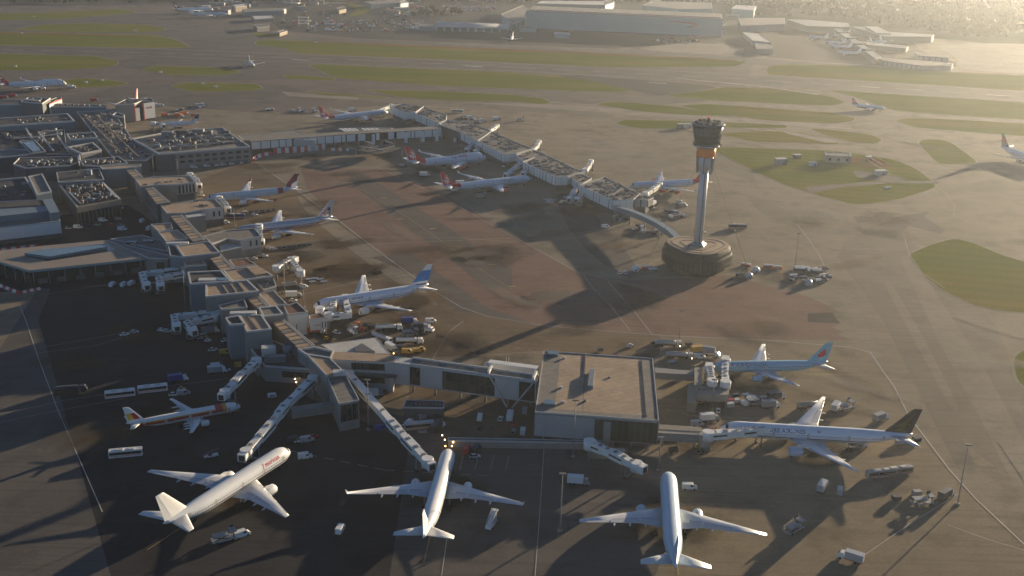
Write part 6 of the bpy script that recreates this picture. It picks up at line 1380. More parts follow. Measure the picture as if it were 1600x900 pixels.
# red finned jets of the middle pier
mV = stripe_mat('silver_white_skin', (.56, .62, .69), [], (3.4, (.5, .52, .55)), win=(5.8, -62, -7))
def red_tail(L0, L1, R):
    def fn(t, fu, patch, fpt, fo, pt): patch('red_tail_band', L0, L1, R_(-100), R_(100), m_redp, .05, 4, 14)
    return fn
m_redfin = M('red_fin', (.6, .025, .025), .4, .08)
plane_thing('a346', 'long silver white jet with red fin and red engines, lower one at the middle pier', (12, 803.2), 32.1, mV, m_wingw, m_redfin, m_redp, decals=script_v, bands=[red_tail(61, 68, 2.8)], text=[('virgin atlantic', 2.2, 16, .9, m_greyt, (-1,))])
mV7 = stripe_mat('silver_white_jumbo_skin', (.56, .62, .69), [], (3.6, (.5, .52, .55)), win=(6.2, -60, -8))
plane_thing('b744', 'silver white jumbo with red fin and humped nose at the middle pier', (-23.5, 868.7), 28.2, mV7, m_wingw, m_redfin, m_redp, decals=script_v, bands=[red_tail(54, 61, 3.2)], text=[('virgin atlantic', 2.6, 18, 1.8, m_redp, (-1,))])
plane_thing('a346', 'silver white jet with red fin far behind the elevated corridor', (-125, 1061.1), 41, mV, m_wingw, m_redfin, m_redp, decals=script_v, bands=[red_tail(61, 68, 2.8)])
plane_thing('a343', 'silver white jet with red engines half hidden behind the control tower shaft', (84.3, 787.7), 197.5, mV, m_wingw, m_redfin, m_redp, decals=script_v, bands=[red_tail(50, 56, 2.8)])
# maroon finned jet
mQ = stripe_mat('pale_grey_blue_skin', (.42, .52, .6), [], (4.2, (.6, .62, .63)), win=(5.7, -56, -6))
plane_thing('a333', 'pale grey jet with maroon fin and dark winglets behind the west pier gate rooms', (-208.4, 719.3), 208.5, mQ, m_wing, m_wp, m_wp, decals=[('maroon_field', [(.2, .02), (.0, .3), (.0, 1.0), (1.0, 1.0), (.85, .7), (.9, .5), (.5, .3), (.55, .05)], m_maroon)], winglet=m_maroon, bands=[lambda t, fu, patch, fpt, fo, pt: patch('maroon_tail_band', 49, 53, R_(-120), R_(120), m_maroon, .05, 3, 12)], text=[('QATAR', 3.0, 9, .8, m_greyt, (1,))])
# red striped narrow jet
mIB = stripe_mat('white_skin_red_stripe', (.72, .72, .7), [(3.2, 4.3, (.42, .03, .02), -60, -7.5), (4.3, 4.75, (.62, .28, .03), -60, -6.5), (3.2, 5.8, (.42, .03, .02), -10.5, -7.6, -.9 * 0), (3.0, 6, (.6, .25, .03), -7.6, -6.0)], (2.3, (.5, .51, .52)), win=(4.1, -38, -5))
plane_thing('a321', 'white narrow jet with red and orange stripe on the shaded stand at lower left', (-108.7, 403.9), 29.4, mIB, m_wingw, m_wp, m_wp, decals=[('fin_emblem', [(.15, .2), (.5, .2), (.5, .6), (.15, .6)], m_redp), ('fin_emblem', [(.5, .2), (.9, .2), (.9, .6), (.5, .6)], m_yel)])
# foreground jets
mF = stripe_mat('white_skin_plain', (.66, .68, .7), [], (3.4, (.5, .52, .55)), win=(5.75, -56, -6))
mF2 = stripe_mat('white_skin_dark_line', (.64, .66, .68), [(4.3, 4.8, (.1, .1, .14))], (3.4, (.48, .5, .53)), win=(5.75, -56, -6))
plane_thing('b772', 'white twin jet nosing up right at the long jointed airbridge, lower left', (-80.8, 363.9), 63, mF2, m_wing, m_wp, m_wp, text=[('American', 2.4, 9, 1.2, m_redp, (-1,))])
plane_thing('a333', 'white jet nosing straight up at the lower centre with upturned wing tips', (-21.6, 367.4), 86, mF, m_wing, m_wp, m_wp)
plane_thing('b772', 'pale blue jet nosing straight up right of centre at the bottom', (58.2, 353.9), 84.9, stripe_mat('pale_blue_skin', (.45, .56, .66), [], (3.4, (.45, .5, .55)), win=(5.75, -56, -6)), m_wing, M('pale_blue_fin', (.45, .56, .66), .35, .05), M('pale_blue_nacelle', (.45, .56, .66), .35, .05))
# far jets
EDGE_HD = -76.0
_e = G(1565, 229, 7).xy; EDGE_NOSE = (_e.x + 63 * math.cos(R_(EDGE_HD)), _e.y + 63 * math.sin(R_(EDGE_HD)))
mQF = stripe_mat('white_skin_jumbo', (.68, .69, .7), [], (3.9, (.48, .5, .53)), win=(6.2, -60, -8))
roodec = [('white_kangaroo', roo, m_wp)]
plane_thing('b744', 'white jumbo with red fin and white kangaroo at the left edge', (-481.1, 1174.7), 24, mQF, m_wingw, m_redfin, m_wp, decals=roodec, bands=[red_tail(56, 60, 3.2)])
plane_thing('b744', 'white jumbo with dark red fin parked far off at the top left', (-552.7, 2032), 30, mQF, m_wingw, M('dark_red_fin', (.3, .02, .03), .4), m_wp, decals=roodec, small=True)
plane_thing('a333', 'pale blue jet parked just below the far dark red finned jumbo', (-508.7, 1958.9), 22, mQ, m_wing, m_wp, m_wp, small=True)
plane_thing('a319', 'small white jet taxiing on the right toward the glare', (391.5, 1172.5), -18, stripe_mat('white_small_skin', (.56, .62, .69), [], (3.0, (.1, .13, .25)), win=(4.1, -28, -5)), m_wing, m_navy, m_navy, decals=[('fin_flag', [(.1, .3), (.9, .5), (.9, .75), (.1, .55)], m_redp)])
plane_thing('a319', 'small white jet on the far runway crossing heading toward the viewer', (-324.7, 1360.5), -68, stripe_mat('white_small_skin_b', (.66, .68, .7), [], (2.6, (.4, .42, .45)), win=(4.1, -28, -5)), m_wing, m_wp, m_wp)
plane_thing('a319', 'white jet with dark fin tip parked behind the office block roofs', (-320.2, 977.9), 194.6, stripe_mat('grey_small_skin', (.6, .64, .68), [], (2.6, (.4, .42, .45)), win=(4.1, -28, -5)), m_wing, m_navy, m_wp, decals=[('fin_patch', [(.1, .05), (.9, .05), (.9, .45), (.1, .45)], M('grey_fin', (.4, .42, .44)))])
plane_thing('a319', 'small white jet nose on in front of the far teal hangar', (-12, 1710), -95, stripe_mat('white_small_skin_c', (.62, .66, .7), [], (2.6, (.3, .33, .4)), win=(4.1, -28, -5)), m_wing, m_wp, m_wp, small=True)
plane_thing('b772', 'white jet with red and blue fin cut by the right edge', EDGE_NOSE, EDGE_HD, stripe_mat('white_mid_skin', (.64, .66, .7), [], (3.4, (.08, .1, .22)), win=(5.1, -48, -6)), m_wing, m_navy, m_navy, decals=[('fin_flag', [(.1, .3), (.9, .5), (.9, .75), (.1, .55)], m_redp)])
plane_thing('b763', 'white finned red and white jet seen tail on behind the tall white ended block', tuple(G(214, 151, 8).xy + Vector((4, -53))), -86, mF, m_wingw, m_wp, m_wp, decals=[('fin_flag', [(.0, .0), (.45, .0), (.3, 1.0), (.0, 1.0)], m_redp)])
for i, (x, y, h) in enumerate(((1288, 66, 150), (1297, 72, 150), (1300, 56, 200), (1262, 58, 150), (1385, 66, 20), (1400, 62, 20), (340, 24, 20), (1308, 82, 160))):
    if i == 6: continue
    plane_thing('a319', ('pale small jet upper of the group at the slanting hazy pier', 'pale small jet lower of the group at the slanting hazy pier', 'pale small jet farthest up on the hazy dark stands', 'pale small jet alone on the dark stands left of the slanting pier', 'sunlit small jet left at the bright end of the far stands', 'sunlit small jet right at the bright end of the far stands', '', 'pale small jet near the foot of the slanting hazy pier')[i], tuple(G(x, y, 3).xy), h, stripe_mat('far_skin', (.65, .67, .7), [], (2.6, (.4, .42, .45))), m_wing, m_wp, m_wp, small=True)
# ---------------------------------------------------------------- vehicles: one prototype of each kind and colour, then copies
v_white = M('vehicle_white', (.66, .66, .64), .35, .12, 1.5); v_red = M('vehicle_red', (.45, .04, .03), .4, .12, 1.5); v_blue = M('vehicle_blue', (.03, .05, .22), .4, .12, 1.5)
v_orange = M('vehicle_orange', (.6, .17, .03), .45, .15, 1.5); v_yellow = M('vehicle_yellow', (.5, .3, .05), .45, .15, 1.5); v_grey = M('vehicle_grey', (.22, .23, .24), .4, .15, 1.5); v_dark = M('vehicle_dark', (.04, .04, .05), .4, .15, 1.5)
v_silver = M('vehicle_silver', (.42, .43, .44), .35, .1, 1.5, .3)
COL = dict(white=v_white, red=v_red, blue=v_blue, orange=v_orange, yellow=v_yellow, grey=v_grey, dark=v_dark, silver=v_silver)
_wm = {}
def wheels(t, xs, y, r, w=.28):
    k = (r, w)
    if k not in _wm: _wm[k] = MB().wheel((0, 0, 0), r, w, 10).mesh('wheel', m_black)
    for x in xs:
        for s in (1, -1): share(_wm[k], 'wheel', t, (x, s * y, r))
def hull(mb, secs, mi=0):
    """body from cross sections (x, half width, z0, z1)"""
    return mb.loft([[(x, -w, a), (x, w, a), (x, w * .97, b), (x, -w * .97, b)] for x, w, a, b in secs], mi, smooth=False)
P_ = {}
def proto(kind, col):
    key = (kind, col)
    if key in P_: return P_[key]
    m = COL[col]; nm = {'car': 'parked_car', 'van': 'parked_van', 'bus': 'airport_bus', 'truck': 'box_truck', 'tanker': 'fuel_tanker', 'tug': 'baggage_tug', 'cart': 'baggage_cart', 'container': 'cargo_container', 'pushback': 'pushback_tractor', 'loader': 'cargo_loader', 'stairs': 'stair_truck', 'highlift': 'catering_truck', 'flatbed': 'dolly', 'dome': 'storage_tank', 'belt': 'belt_loader', 'gpu': 'ground_power_unit', 'digger': 'excavator', 'pile': 'stacked_barriers'}[kind]
    cat = {'car': 'car', 'van': 'van', 'bus': 'bus', 'truck': 'truck', 'tanker': 'tanker', 'tug': 'tug', 'cart': 'baggage cart', 'container': 'container', 'pushback': 'tractor', 'loader': 'loader', 'stairs': 'stairs', 'highlift': 'truck', 'flatbed': 'dolly', 'dome': 'tank', 'belt': 'loader', 'gpu': 'generator', 'digger': 'excavator', 'pile': 'barriers'}[kind]
    t = thing(nm, '', cat, (0, 0, 0))
    pp = lambda mb, n, mm=m: put(mb, n, mm, t, False)
    if kind == 'car':
        pp(hull(MB(), [(-2.15, .75, .35, .8), (-2.0, .86, .28, .95), (-1.0, .9, .25, 1.0), (1.0, .9, .25, .95), (1.9, .85, .28, .8), (2.15, .72, .35, .65)]), 'body')
        pp(MB().loft([[(-1.9, -.72, .95), (1.0, -.72, .93), (1.0, .72, .93), (-1.9, .72, .95)], [(-1.35, -.6, 1.45), (.3, -.6, 1.45), (.3, .6, 1.45), (-1.35, .6, 1.45)]], 0, False), 'windows', m_dkglass)
        pp(MB().box(-1.33, .28, -.6, .6, 1.44, 1.5), 'roof'); wheels(t, (-1.35, 1.35), .8, .32, .2)
    elif kind == 'van':
        pp(hull(MB(), [(-2.7, .95, .4, 2.2), (-2.6, 1.0, .35, 2.35), (1.2, 1.0, .35, 2.35), (1.9, .98, .35, 1.55), (2.6, .92, .4, 1.15), (2.75, .85, .45, 1.0)]), 'body')
        pp(MB().loft([[(1.28, -.9, 2.2), (1.28, .9, 2.2)], [(1.93, -.88, 1.6), (1.93, .88, 1.6)]], 0, False, False, False), 'windscreen', m_dkglass) if 0 else pp(MB().add([(1.3, -.85, 2.28), (1.3, .85, 2.28), (1.96, .85, 1.58), (1.96, -.85, 1.58)], [(0, 1, 2, 3)]), 'windscreen', m_dkglass)
        pp(MB().box(.2, 1.2, -1.02, 1.02, 1.45, 2.1), 'side_windows', m_dkglass); wheels(t, (-1.7, 1.7), .9, .36, .22)
    elif kind == 'bus':
        pp(hull(MB(), [(-6.0, 1.2, .45, 2.9), (-5.9, 1.32, .35, 3.05), (5.8, 1.32, .35, 3.05), (6.0, 1.2, .45, 2.6)]), 'body')
        pp(MB().box(-5.7, 5.6, -1.345, 1.345, 1.45, 2.5), 'window_band', m_dkglass); pp(MB().box(5.5, 6.04, -1.1, 1.1, 1.2, 2.6), 'windscreen', m_dkglass)
        pp(MB().box(-3.5, -.8, -.8, .8, 3.0, 3.35), 'roof_unit', m_unitw); pp(MB().box(1.0, 3.2, -.7, .7, 3.0, 3.25), 'roof_unit', m_unitw); pp(MB().box(-5.8, 5.4, -1.34, 1.34, .85, 1.15), 'stripe', v_orange); wheels(t, (-3.6, 3.7), 1.15, .48, .3)
    elif kind in ('truck', 'highlift'):
        dz = 1.2 if kind == 'highlift' else 0
        pp(MB().box(-4.2, 1.7, -1.25, 1.25, 1.05 + dz, 3.6 + dz), 'cargo_box'); pp(MB().box(-4.2, 4.0, -.9, .9, .6, 1.0), 'chassis', v_dark)
        pp(hull(MB(), [(2.0, 1.15, .6, 2.6), (3.2, 1.15, .55, 2.6), (4.0, 1.1, .55, 1.7), (4.15, 1.05, .6, 1.4)]), 'cab', v_white if col != 'white' else v_grey); pp(MB().add([(3.24, -1, 2.52), (3.24, 1, 2.52), (4.03, 1, 1.75), (4.03, -1, 1.75)], [(0, 1, 2, 3)]), 'windscreen', m_dkglass)
        if dz: mb = MB(); [mb.beam((-3.6 + k, s, 1.0), (-1 + k * .2, s, 2.3), .15, .15) for k in (0, 2.5) for s in (-.9, .9)]; pp(mb, 'scissor_lift', v_grey)
        wheels(t, (-3, -1.9, 3.0), 1.05, .48, .3)
    elif kind == 'tanker':
        pp(MB().loft([[(x, r * 1.2 * math.cos(a * .5236), 2.15 + r * .95 * math.sin(a * .5236)) for a in range(12)] for x, r in ((-7, .75), (-6.8, 1), (2.6, 1), (2.8, .75))], 0), 'tank'); pp(MB().box(-7, 6, -.9, .9, .7, 1.1), 'chassis', v_dark)
        pp(hull(MB(), [(3.3, 1.2, .6, 3.0), (5.2, 1.2, .55, 3.0), (5.9, 1.15, .55, 1.8), (6.0, 1.1, .6, 1.5)]), 'cab'); pp(MB().add([(5.24, -1, 2.9), (5.24, 1, 2.9), (5.93, 1, 1.85), (5.93, -1, 1.85)], [(0, 1, 2, 3)]), 'windscreen', m_dkglass); pp(MB().box(-6, 2, -.3, .3, 3.05, 3.3), 'walkway', m_unit)
        wheels(t, (-6, -4.8, -3.6, 2.2, 4.8), 1.05, .5, .3)
    elif kind == 'tug':
        pp(hull(MB(), [(-1.5, .75, .3, 1.0), (-.2, .75, .3, 1.0), (-.1, .75, .3, 1.15), (1.3, .7, .3, 1.1), (1.5, .6, .35, .9)]), 'body'); pp(MB().box(-.7, .3, -.65, .65, 1.0, 1.6), 'windows', m_dkglass); pp(MB().box(-.8, .4, -.7, .7, 1.6, 1.7), 'canopy'); wheels(t, (-1, 1), .7, .32, .2)
    elif kind == 'cart':
        pp(MB().box(-1.5, 1.5, -.75, .75, .45, .6), 'deck', v_grey); pp(MB().box(-1.45, 1.45, -.72, .72, 1.75, 1.85), 'canopy'); pp(MB().box(-1.2, 1.2, -.6, .6, .6, 1.4), 'baggage', v_dark)
        mb = MB(); [mb.box(x - .05, x + .05, y - .05, y + .05, .6, 1.76) for x in (-1.4, 1.4) for y in (-.68, .68)]; pp(mb, 'posts', v_grey); wheels(t, (-1, 1), .65, .22, .15)
    elif kind == 'container':
        pp(MB().add([(-1.5, -1, .4), (1.5, -1, .4), (1.5, 1, .4), (-1.5, 1, .4), (-1.5, -1.0, 1.0), (1.5, -1.0, 1.0), (-1.5, -1, 2), (1.5, -1, 2), (1.5, 1.0, 2), (-1.5, 1.0, 2), (-1.5, 1.35, 1.0), (1.5, 1.35, 1.0)], [(0, 3, 2, 1), (0, 1, 5, 4), (4, 5, 7, 6), (6, 7, 8, 9), (8, 11, 10, 9), (2, 3, 10, 11), (0, 4, 6, 9, 10, 3), (1, 2, 11, 8, 7, 5)]), 'container_shell'); pp(MB().box(-1.6, 1.6, -1, 1, .15, .38), 'dolly_deck', v_grey); pp(MB().box(1.5, 1.54, -.7, .9, .55, 1.85), 'curtain', v_silver)
    elif kind == 'pushback':
        pp(hull(MB(), [(-4, 1.3, .4, 1.4), (-2, 1.4, .35, 1.6), (1.5, 1.4, .35, 1.6), (3.9, 1.3, .4, 1.3)]), 'body'); pp(MB().box(1.2, 2.8, -1, .2, 1.5, 2.4), 'cab', m_dkglass); pp(MB().box(1.1, 2.9, -1.1, .3, 2.4, 2.5), 'cab_roof'); wheels(t, (-2.5, 2.4), 1.2, .62, .4)
    elif kind == 'loader':
        pp(MB().box(-4, 4, -1.5, 1.5, .6, 1.2), 'chassis'); pp(MB().box(-3.5, 1.5, -1.4, 1.4, 2.3, 2.7), 'platform', v_grey); pp(MB().box(2, 4, -1.5, 1.5, 3.2, 3.6), 'bridge', v_grey)
        mb = MB(); [mb.beam((-3.2, s, 1.2), (1.2, s, 2.4), .2, .3).beam((1.2, s, 1.2), (-3.2, s, 2.4), .2, .3).beam((3, s, 1.2), (3, s, 3.3), .25, .25) for s in (-1.2, 1.2)]; pp(mb, 'scissor_lift', v_dark); pp(MB().box(2.6, 3.8, 1.5, 2.1, 2.6, 4.2), 'cab', m_dkglass); wheels(t, (-2.6, 2.6), 1.4, .45, .3)
    elif kind == 'stairs':
        pp(MB().box(-3, 3, -1.1, 1.1, .5, 1.1), 'chassis'); mb = MB(); mb.beam((-2.8, 0, 1.2), (2.6, 0, 4.4), 1.8, .3); mb.box(2.4, 4, -1, 1, 4.3, 4.5); pp(mb, 'stair_flight', v_white)
        mb = MB(); [mb.beam((-2.8, s, 2.2), (2.6, s, 5.4), .08, .6) for s in (-.95, .95)]; mb.beam((2.9, 0, 1), (2.9, 0, 4.3), .5, 1.5); pp(mb, 'side_rails', v_silver); pp(MB().box(-3.4, -1.8, -1, 1, .6, 1.9), 'cab', v_white); wheels(t, (-2.2, 2.2), 1, .42, .25)
    elif kind == 'flatbed':
        pp(MB().box(-1.8, 1.8, -1.2, 1.2, .4, .55), 'deck'); mb = MB(); [mb.box(-1.7 + k * .68, -1.5 + k * .68, -1.1, 1.1, .55, .68) for k in range(6)]; pp(mb, 'rollers', v_silver); wheels(t, (-1.3, 1.3), 1, .22, .15)
    elif kind == 'dome':
        pp(MB().loft([[(r * math.cos(a * .524), r * math.sin(a * .524), z) for a in range(12)] for r, z in ((2.2, 0), (2.4, 1.2), (2.0, 2.4), (1.1, 3.1), (.2, 3.3))], 0), 'tank_shell'); pp(MB().box(-.5, .5, -2.6, -2.2, 0, 1.7), 'hatch', v_grey)
    elif kind == 'belt':
        pp(MB().box(-2.6, 2.6, -.9, .9, .4, 1.0), 'chassis'); pp(MB().beam((-3.4, .3, 1.0), (3.4, .3, 2.9), .9, .3), 'belt', v_dark); pp(MB().box(-1, .2, -.9, -.1, 1, 1.9), 'cab', m_dkglass); wheels(t, (-1.8, 1.8), .8, .36, .22)
    elif kind == 'gpu':
        pp(hull(MB(), [(-1.7, .85, .4, 1.6), (-1.5, .9, .35, 1.8), (1.5, .9, .35, 1.8), (1.7, .85, .4, 1.6)]), 'housing'); pp(MB().box(-1, 1, -.93, .93, .8, 1.4), 'grille', v_dark); pp(MB().beam((1.7, 0, .5), (3, 0, .4), .1, .1), 'tow_bar', v_grey); wheels(t, (-1, 1), .8, .3, .2)
    elif kind == 'digger':
        pp(MB().box(-2, 2, -1.4, -.8, 0, .8).box(-2, 2, .8, 1.4, 0, .8), 'tracks', m_black); pp(MB().box(-2.2, 1.2, -1.2, 1.2, .9, 2), 'body'); pp(MB().box(0, 1.4, -1.1, 0, 2, 3), 'cab', m_dkglass); mb = MB(); mb.beam((1, .5, 1.8), (4.2, .5, 4.6), .4, .6); mb.beam((4.2, .5, 4.6), (6, .5, 1.2), .35, .5); mb.box(5.3, 6.4, -.1, 1.1, .2, 1.2); pp(mb, 'boom')
    elif kind == 'pile':
        pp(MB().prism([(-3, -.9), (3, -.8), (3.2, .7), (-2.8, .9)], 0, 1.2), 'lower_stack'); pp(MB().prism([(-2.6, -.6), (2.2, -.7), (2.4, .5), (-2.4, .7)], 1.2, 2.0), 'upper_stack', v_white)
    t['_used'] = 0; P_[key] = t; return t
n_v = 0
def V(kind, col, x, y, ang, label, group=None):
    global n_v; n_v += 1
    t = proto(kind, col); loc = G(x, y); gr = group or {'car': 'cars on the airfield', 'van': 'vans on the airfield', 'bus': 'airport buses', 'truck': 'trucks on the aprons', 'tanker': 'fuel tankers', 'tug': 'baggage tugs', 'cart': 'baggage carts', 'container': 'cargo containers on dollies'}.get(kind, 'ground equipment on the aprons')
    if t['_used'] == 0:
        t['_used'] = 1; t.location = loc; t.rotation_euler = (0, 0, R_(ang)); t['label'] = label; t['group'] = gr; return t
    return dup(t, loc, R_(ang), label, gr)
# ---- shaded stands at lower left
V('bus', 'white', 188, 620, 20, 'left one of two white buses with orange stripe above the red striped jet')
V('bus', 'white', 239, 612, 20, 'right one of two white buses with orange stripe above the red striped jet')
V('bus', 'white', 197, 713, 15, 'white bus alone below the tail of the red striped jet')
V('tanker', 'dark', 113, 613, 15, 'long dark tanker with yellow cab on the shaded apron at the left')
V('truck', 'blue', 279, 596, 25, 'dark blue box truck above the wing of the red striped jet')
V('tug', 'yellow', 284, 610, 20, 'small yellow tug beside the dark blue truck')
V('car', 'white', 272, 618, 20, 'white car left of the yellow tug'); V('van', 'silver', 287, 617, 20, 'silver van right behind the two white buses')
V('car', 'white', 195, 524, 35, 'white car on the stand line left of the paired jet bridges'); V('car', 'silver', 210, 520, 10, 'silver car just right of the white car on the stand line')
V('van', 'white', 176, 447, 85, 'white upright van on the apron below the glass lounge, leftmost of three'); V('van', 'white', 194, 447, 80, 'white van on the apron below the glass lounge, middle of three'); V('van', 'white', 206, 445, 75, 'white van on the apron below the glass lounge, nearest the jet bridge')
V('car', 'white', 253, 517, 10, 'white car below the pale jet bridge pair, leftmost'); V('car', 'silver', 262, 519, 10, 'silver car below the pale jet bridge pair, second'); V('truck', 'grey', 329, 521, 30, 'grey truck at the foot of the tall blue stair block')
V('car', 'white', 333, 548, 30, 'white car below the stair block on the dark apron'); V('van', 'yellow', 352, 553, 20, 'yellow van at the foot of the pier below the stair block'); V('van', 'white', 339, 575, 15, 'white van left of the yellow container near the pier foot')
V('truck', 'silver', 340, 583, 20, 'silver truck above the short jet bridge at the pier foot'); V('container', 'yellow', 372, 573, 15, 'yellow container beside the round tower at the pier foot'); V('car', 'white', 353, 580, 15, 'white car right of the silver truck at the pier foot')
V('tug', 'white', 325, 534, 15, 'white tug under the stair block wall'); V('cart', 'white', 318, 527, 15, 'pale baggage cart under the stair block wall'); V('cart', 'grey', 313, 534, 15, 'grey baggage cart under the stair block wall'); V('car', 'white', 352, 533, 60, 'small white car close to the pier wall foot')
V('car', 'white', 401, 580, 20, 'white car beneath the round tower at the hall front'); V('car', 'red', 490, 684, 20, 'red car on the dark apron under the side wing'); V('van', 'white', 477, 716, 20, 'white van by the banner line left of the centre jet')
V('gpu', 'white', 425, 621, 20, 'white ground power unit under the long jointed airbridge'); V('belt', 'white', 330, 714, 25, 'pale belt loader above the lower left jet wing'); V('van', 'dark', 460, 690, 30, 'dark van near the nose of the lower left jet')
# ---- road in front of the glass fronted wing
for i, (x, y, c, a) in enumerate(((106, 358, 'silver', 8), (122, 357, 'white', 8), (140, 354, 'dark', 8), (152, 352, 'silver', 8), (161, 346, 'white', 5), (174, 352, 'red', 60), (184, 343, 'silver', 5), (191, 360, 'white', 10), (190, 354, 'grey', 8), (186, 327, 'white', 8), (176, 336, 'silver', 8))):
    V('car' if c != 'white' else 'van', c, x, y, a, ('silver car first in the row at the white terminal front corner', 'white van second in the row at the terminal front corner', 'dark car third in the row along the terminal wing', 'silver car at the right end of the row along the terminal wing', 'white van above the row near the glass front', 'red car beside the dark steps near the glass front', 'silver car by itself on the road past the glass front', 'white van lowest on the road by the glass front', 'grey car above the lowest white van on the road', 'white van nearest the glass front', 'silver car below the white van nearest the glass front')[i])
V('van', 'white', 223, 347, 80, 'white van parked against the pier wall, upper one'); V('van', 'white', 233, 359, 85, 'white van parked against the pier wall, lower one')
# ---- along the office block and gate rooms
for i, (x, y) in enumerate(((303, 263), (323, 261), (335, 259.5), (348, 258.5), (360, 257.5), (375, 256))):
    V('van', 'white' if i != 3 else 'silver', x, y, 6, ('white van first from the left in the row below the office block', 'white van second from the left in the row below the office block', 'white van third in the row below the office block', 'silver van in the row of white vans below the office block', 'white van fifth in the row below the office block', 'white van at the right end of the row below the office block')[i])
V('tug', 'white', 313, 302, 10, 'white tug by the first gate room jet bridge'); V('car', 'white', 315, 306, -20, 'white car below the first gate room')
V('bus', 'blue', 368, 341, 8, 'blue and white bus under the maroon finned jet wing')
for i, (x, y, k, c) in enumerate(((398, 337, 'car', 'white'), (330, 347, 'van', 'silver'), (348, 346, 'car', 'white'), (336, 352, 'flatbed', 'silver'), (352, 350, 'van', 'white'), (340, 360, 'flatbed', 'grey'))):
    V(k, c, x, y, 15, ('white car under the tail end of the maroon finned jet wing', 'silver van between the second and third gate rooms', 'white car between the second and third gate rooms', 'silver empty dolly between the gate rooms', 'white van beside the silver dolly between gate rooms', 'grey dolly in front of the third gate room')[i])
for i, x in enumerate(range(383, 430, 9)): V('cart', 'dark' if i else 'white', x, 334 - i * .9, 8, 'dark baggage cart in the train under the maroon finned jet' if i else 'white cart at the head of the train under the maroon finned jet', 'baggage train under the maroon finned jet')
V('tug', 'white', 420, 389, 10, 'white tug left of the dark baggage train near the polished jet'); V('car', 'white', 428, 390, 10, 'white car at the head of the dark baggage train near the polished jet')
for i in range(7): V('cart', 'dark', 436 + i * 8, 389.5 - i * .9, 9, 'dark baggage cart in the train below the polished jet wing', 'baggage train below the polished jet')
V('car', 'white', 413, 401, 0, 'white car on the stand below the polished jet engine'); V('tug', 'white', 398, 406, 10, 'white tug beside the brown roofed low room'); V('car', 'silver', 388, 406, 5, 'silver car beside the brown roofed low room')
for i in range(4): V('container', 'silver', 445 + i * 4.5, 447 - i * .6, 10, 'silver container in the short row under the free standing jet bridge', 'containers under the free standing jet bridge')
V('car', 'white', 472, 447, 5, 'white car right of the containers under the free standing jet bridge'); V('car', 'white', 475, 449, 5, 'white car nearest the mast beside the free standing jet bridge')
for i, (x, y) in enumerate(((483, 437), (492, 436), (500, 437), (506, 441), (488, 441))): V('flatbed', 'silver', x, y, 20, 'empty silver dolly in the cluster on the brown apron edge', 'empty dollies on the brown apron edge')
V('truck', 'white', 459, 465, 10, 'white roofed truck behind the brown roofed gate room'); V('car', 'white', 458, 471, 10, 'white car beside the white roofed truck at the gate room')
# ---- vehicles around the blue finned jet
for k, c, x, y, a, lb in (
 ('tanker', 'white', 610, 516, 8, 'long white tanker right of the blue finned jet engine'), ('truck', 'blue', 640, 506, 12, 'blue cargo truck right of the white tanker'), ('van', 'white', 673, 504, 10, 'white van farthest right in the cluster by the blue finned jet'),
 ('tanker', 'white', 598, 533, -40, 'white tanker slanting toward the lit headlamps by the canopy roof'), ('truck', 'white', 612, 549, -50, 'white truck with bright lamps at the corner of the canopy roof'), ('tanker', 'white', 642, 537, 3, 'pale tanker lying level below the cluster by the blue finned jet'),
 ('truck', 'silver', 666, 517, -25, 'silver truck on the right of the cluster by the blue finned jet'), ('pushback', 'yellow', 652, 549, 10, 'yellow tractor lowest in the cluster by the blue finned jet'), ('loader', 'grey', 640, 524, 20, 'grey cargo loader in the middle of the cluster'), ('highlift', 'dark', 656, 519, 15, 'dark raised truck in the middle of the cluster'),
 ('tug', 'red', 566, 517, 20, 'red tug under the jet bridge of the blue finned jet'), ('stairs', 'white', 551, 521, -50, 'white stair truck leaning under the jet bridge of the blue finned jet'), ('container', 'orange', 558, 509, 10, 'orange container under the blue finned jet engine'), ('container', 'dark', 580, 514, 20, 'dark container right of the red tug'),
 ('belt', 'dark', 573, 511, -40, 'dark belt loader behind the blue finned jet engine'), ('car', 'white', 526, 521, -30, 'white car beside the small brown roofed room'), ('truck', 'orange', 494, 521, 8, 'orange brown truck under the small brown roofed room'), ('tug', 'yellow', 510, 531, 60, 'yellow tug by the pier beside the canopy roof'),
 ('cart', 'grey', 592, 519, 10, 'grey cart left of the long white tanker'), ('van', 'yellow', 637, 552, 0, 'yellow van under the level tanker'), ('van', 'dark', 628, 546, 10, 'dark van between the level tanker and the canopy roof')):
    V(k, c, x, y, a, lb)
ct, w = bl('low grey blue canopy roof between the pier end and the vehicle cluster', 'canopy_roof', 'canopy', [(502, 538), (588, 527), (610, 552), (520, 550)], 5, w_conc, r_white, .15, .2, 3.6)
put(MB().prism([(v.x, v.y) for v in GP([(553, 545), (565, 537), (586, 550), (556, 550)], 5.2)], 4.9, 5.5), 'canopy_rib', w_dark, w)
for q in ((508, 544), (590, 534), (606, 551)): put(MB().cyl(G(*q, 3.6).xy, .3, .3, 0, 3.7, 8), 'column', w_conc, w)
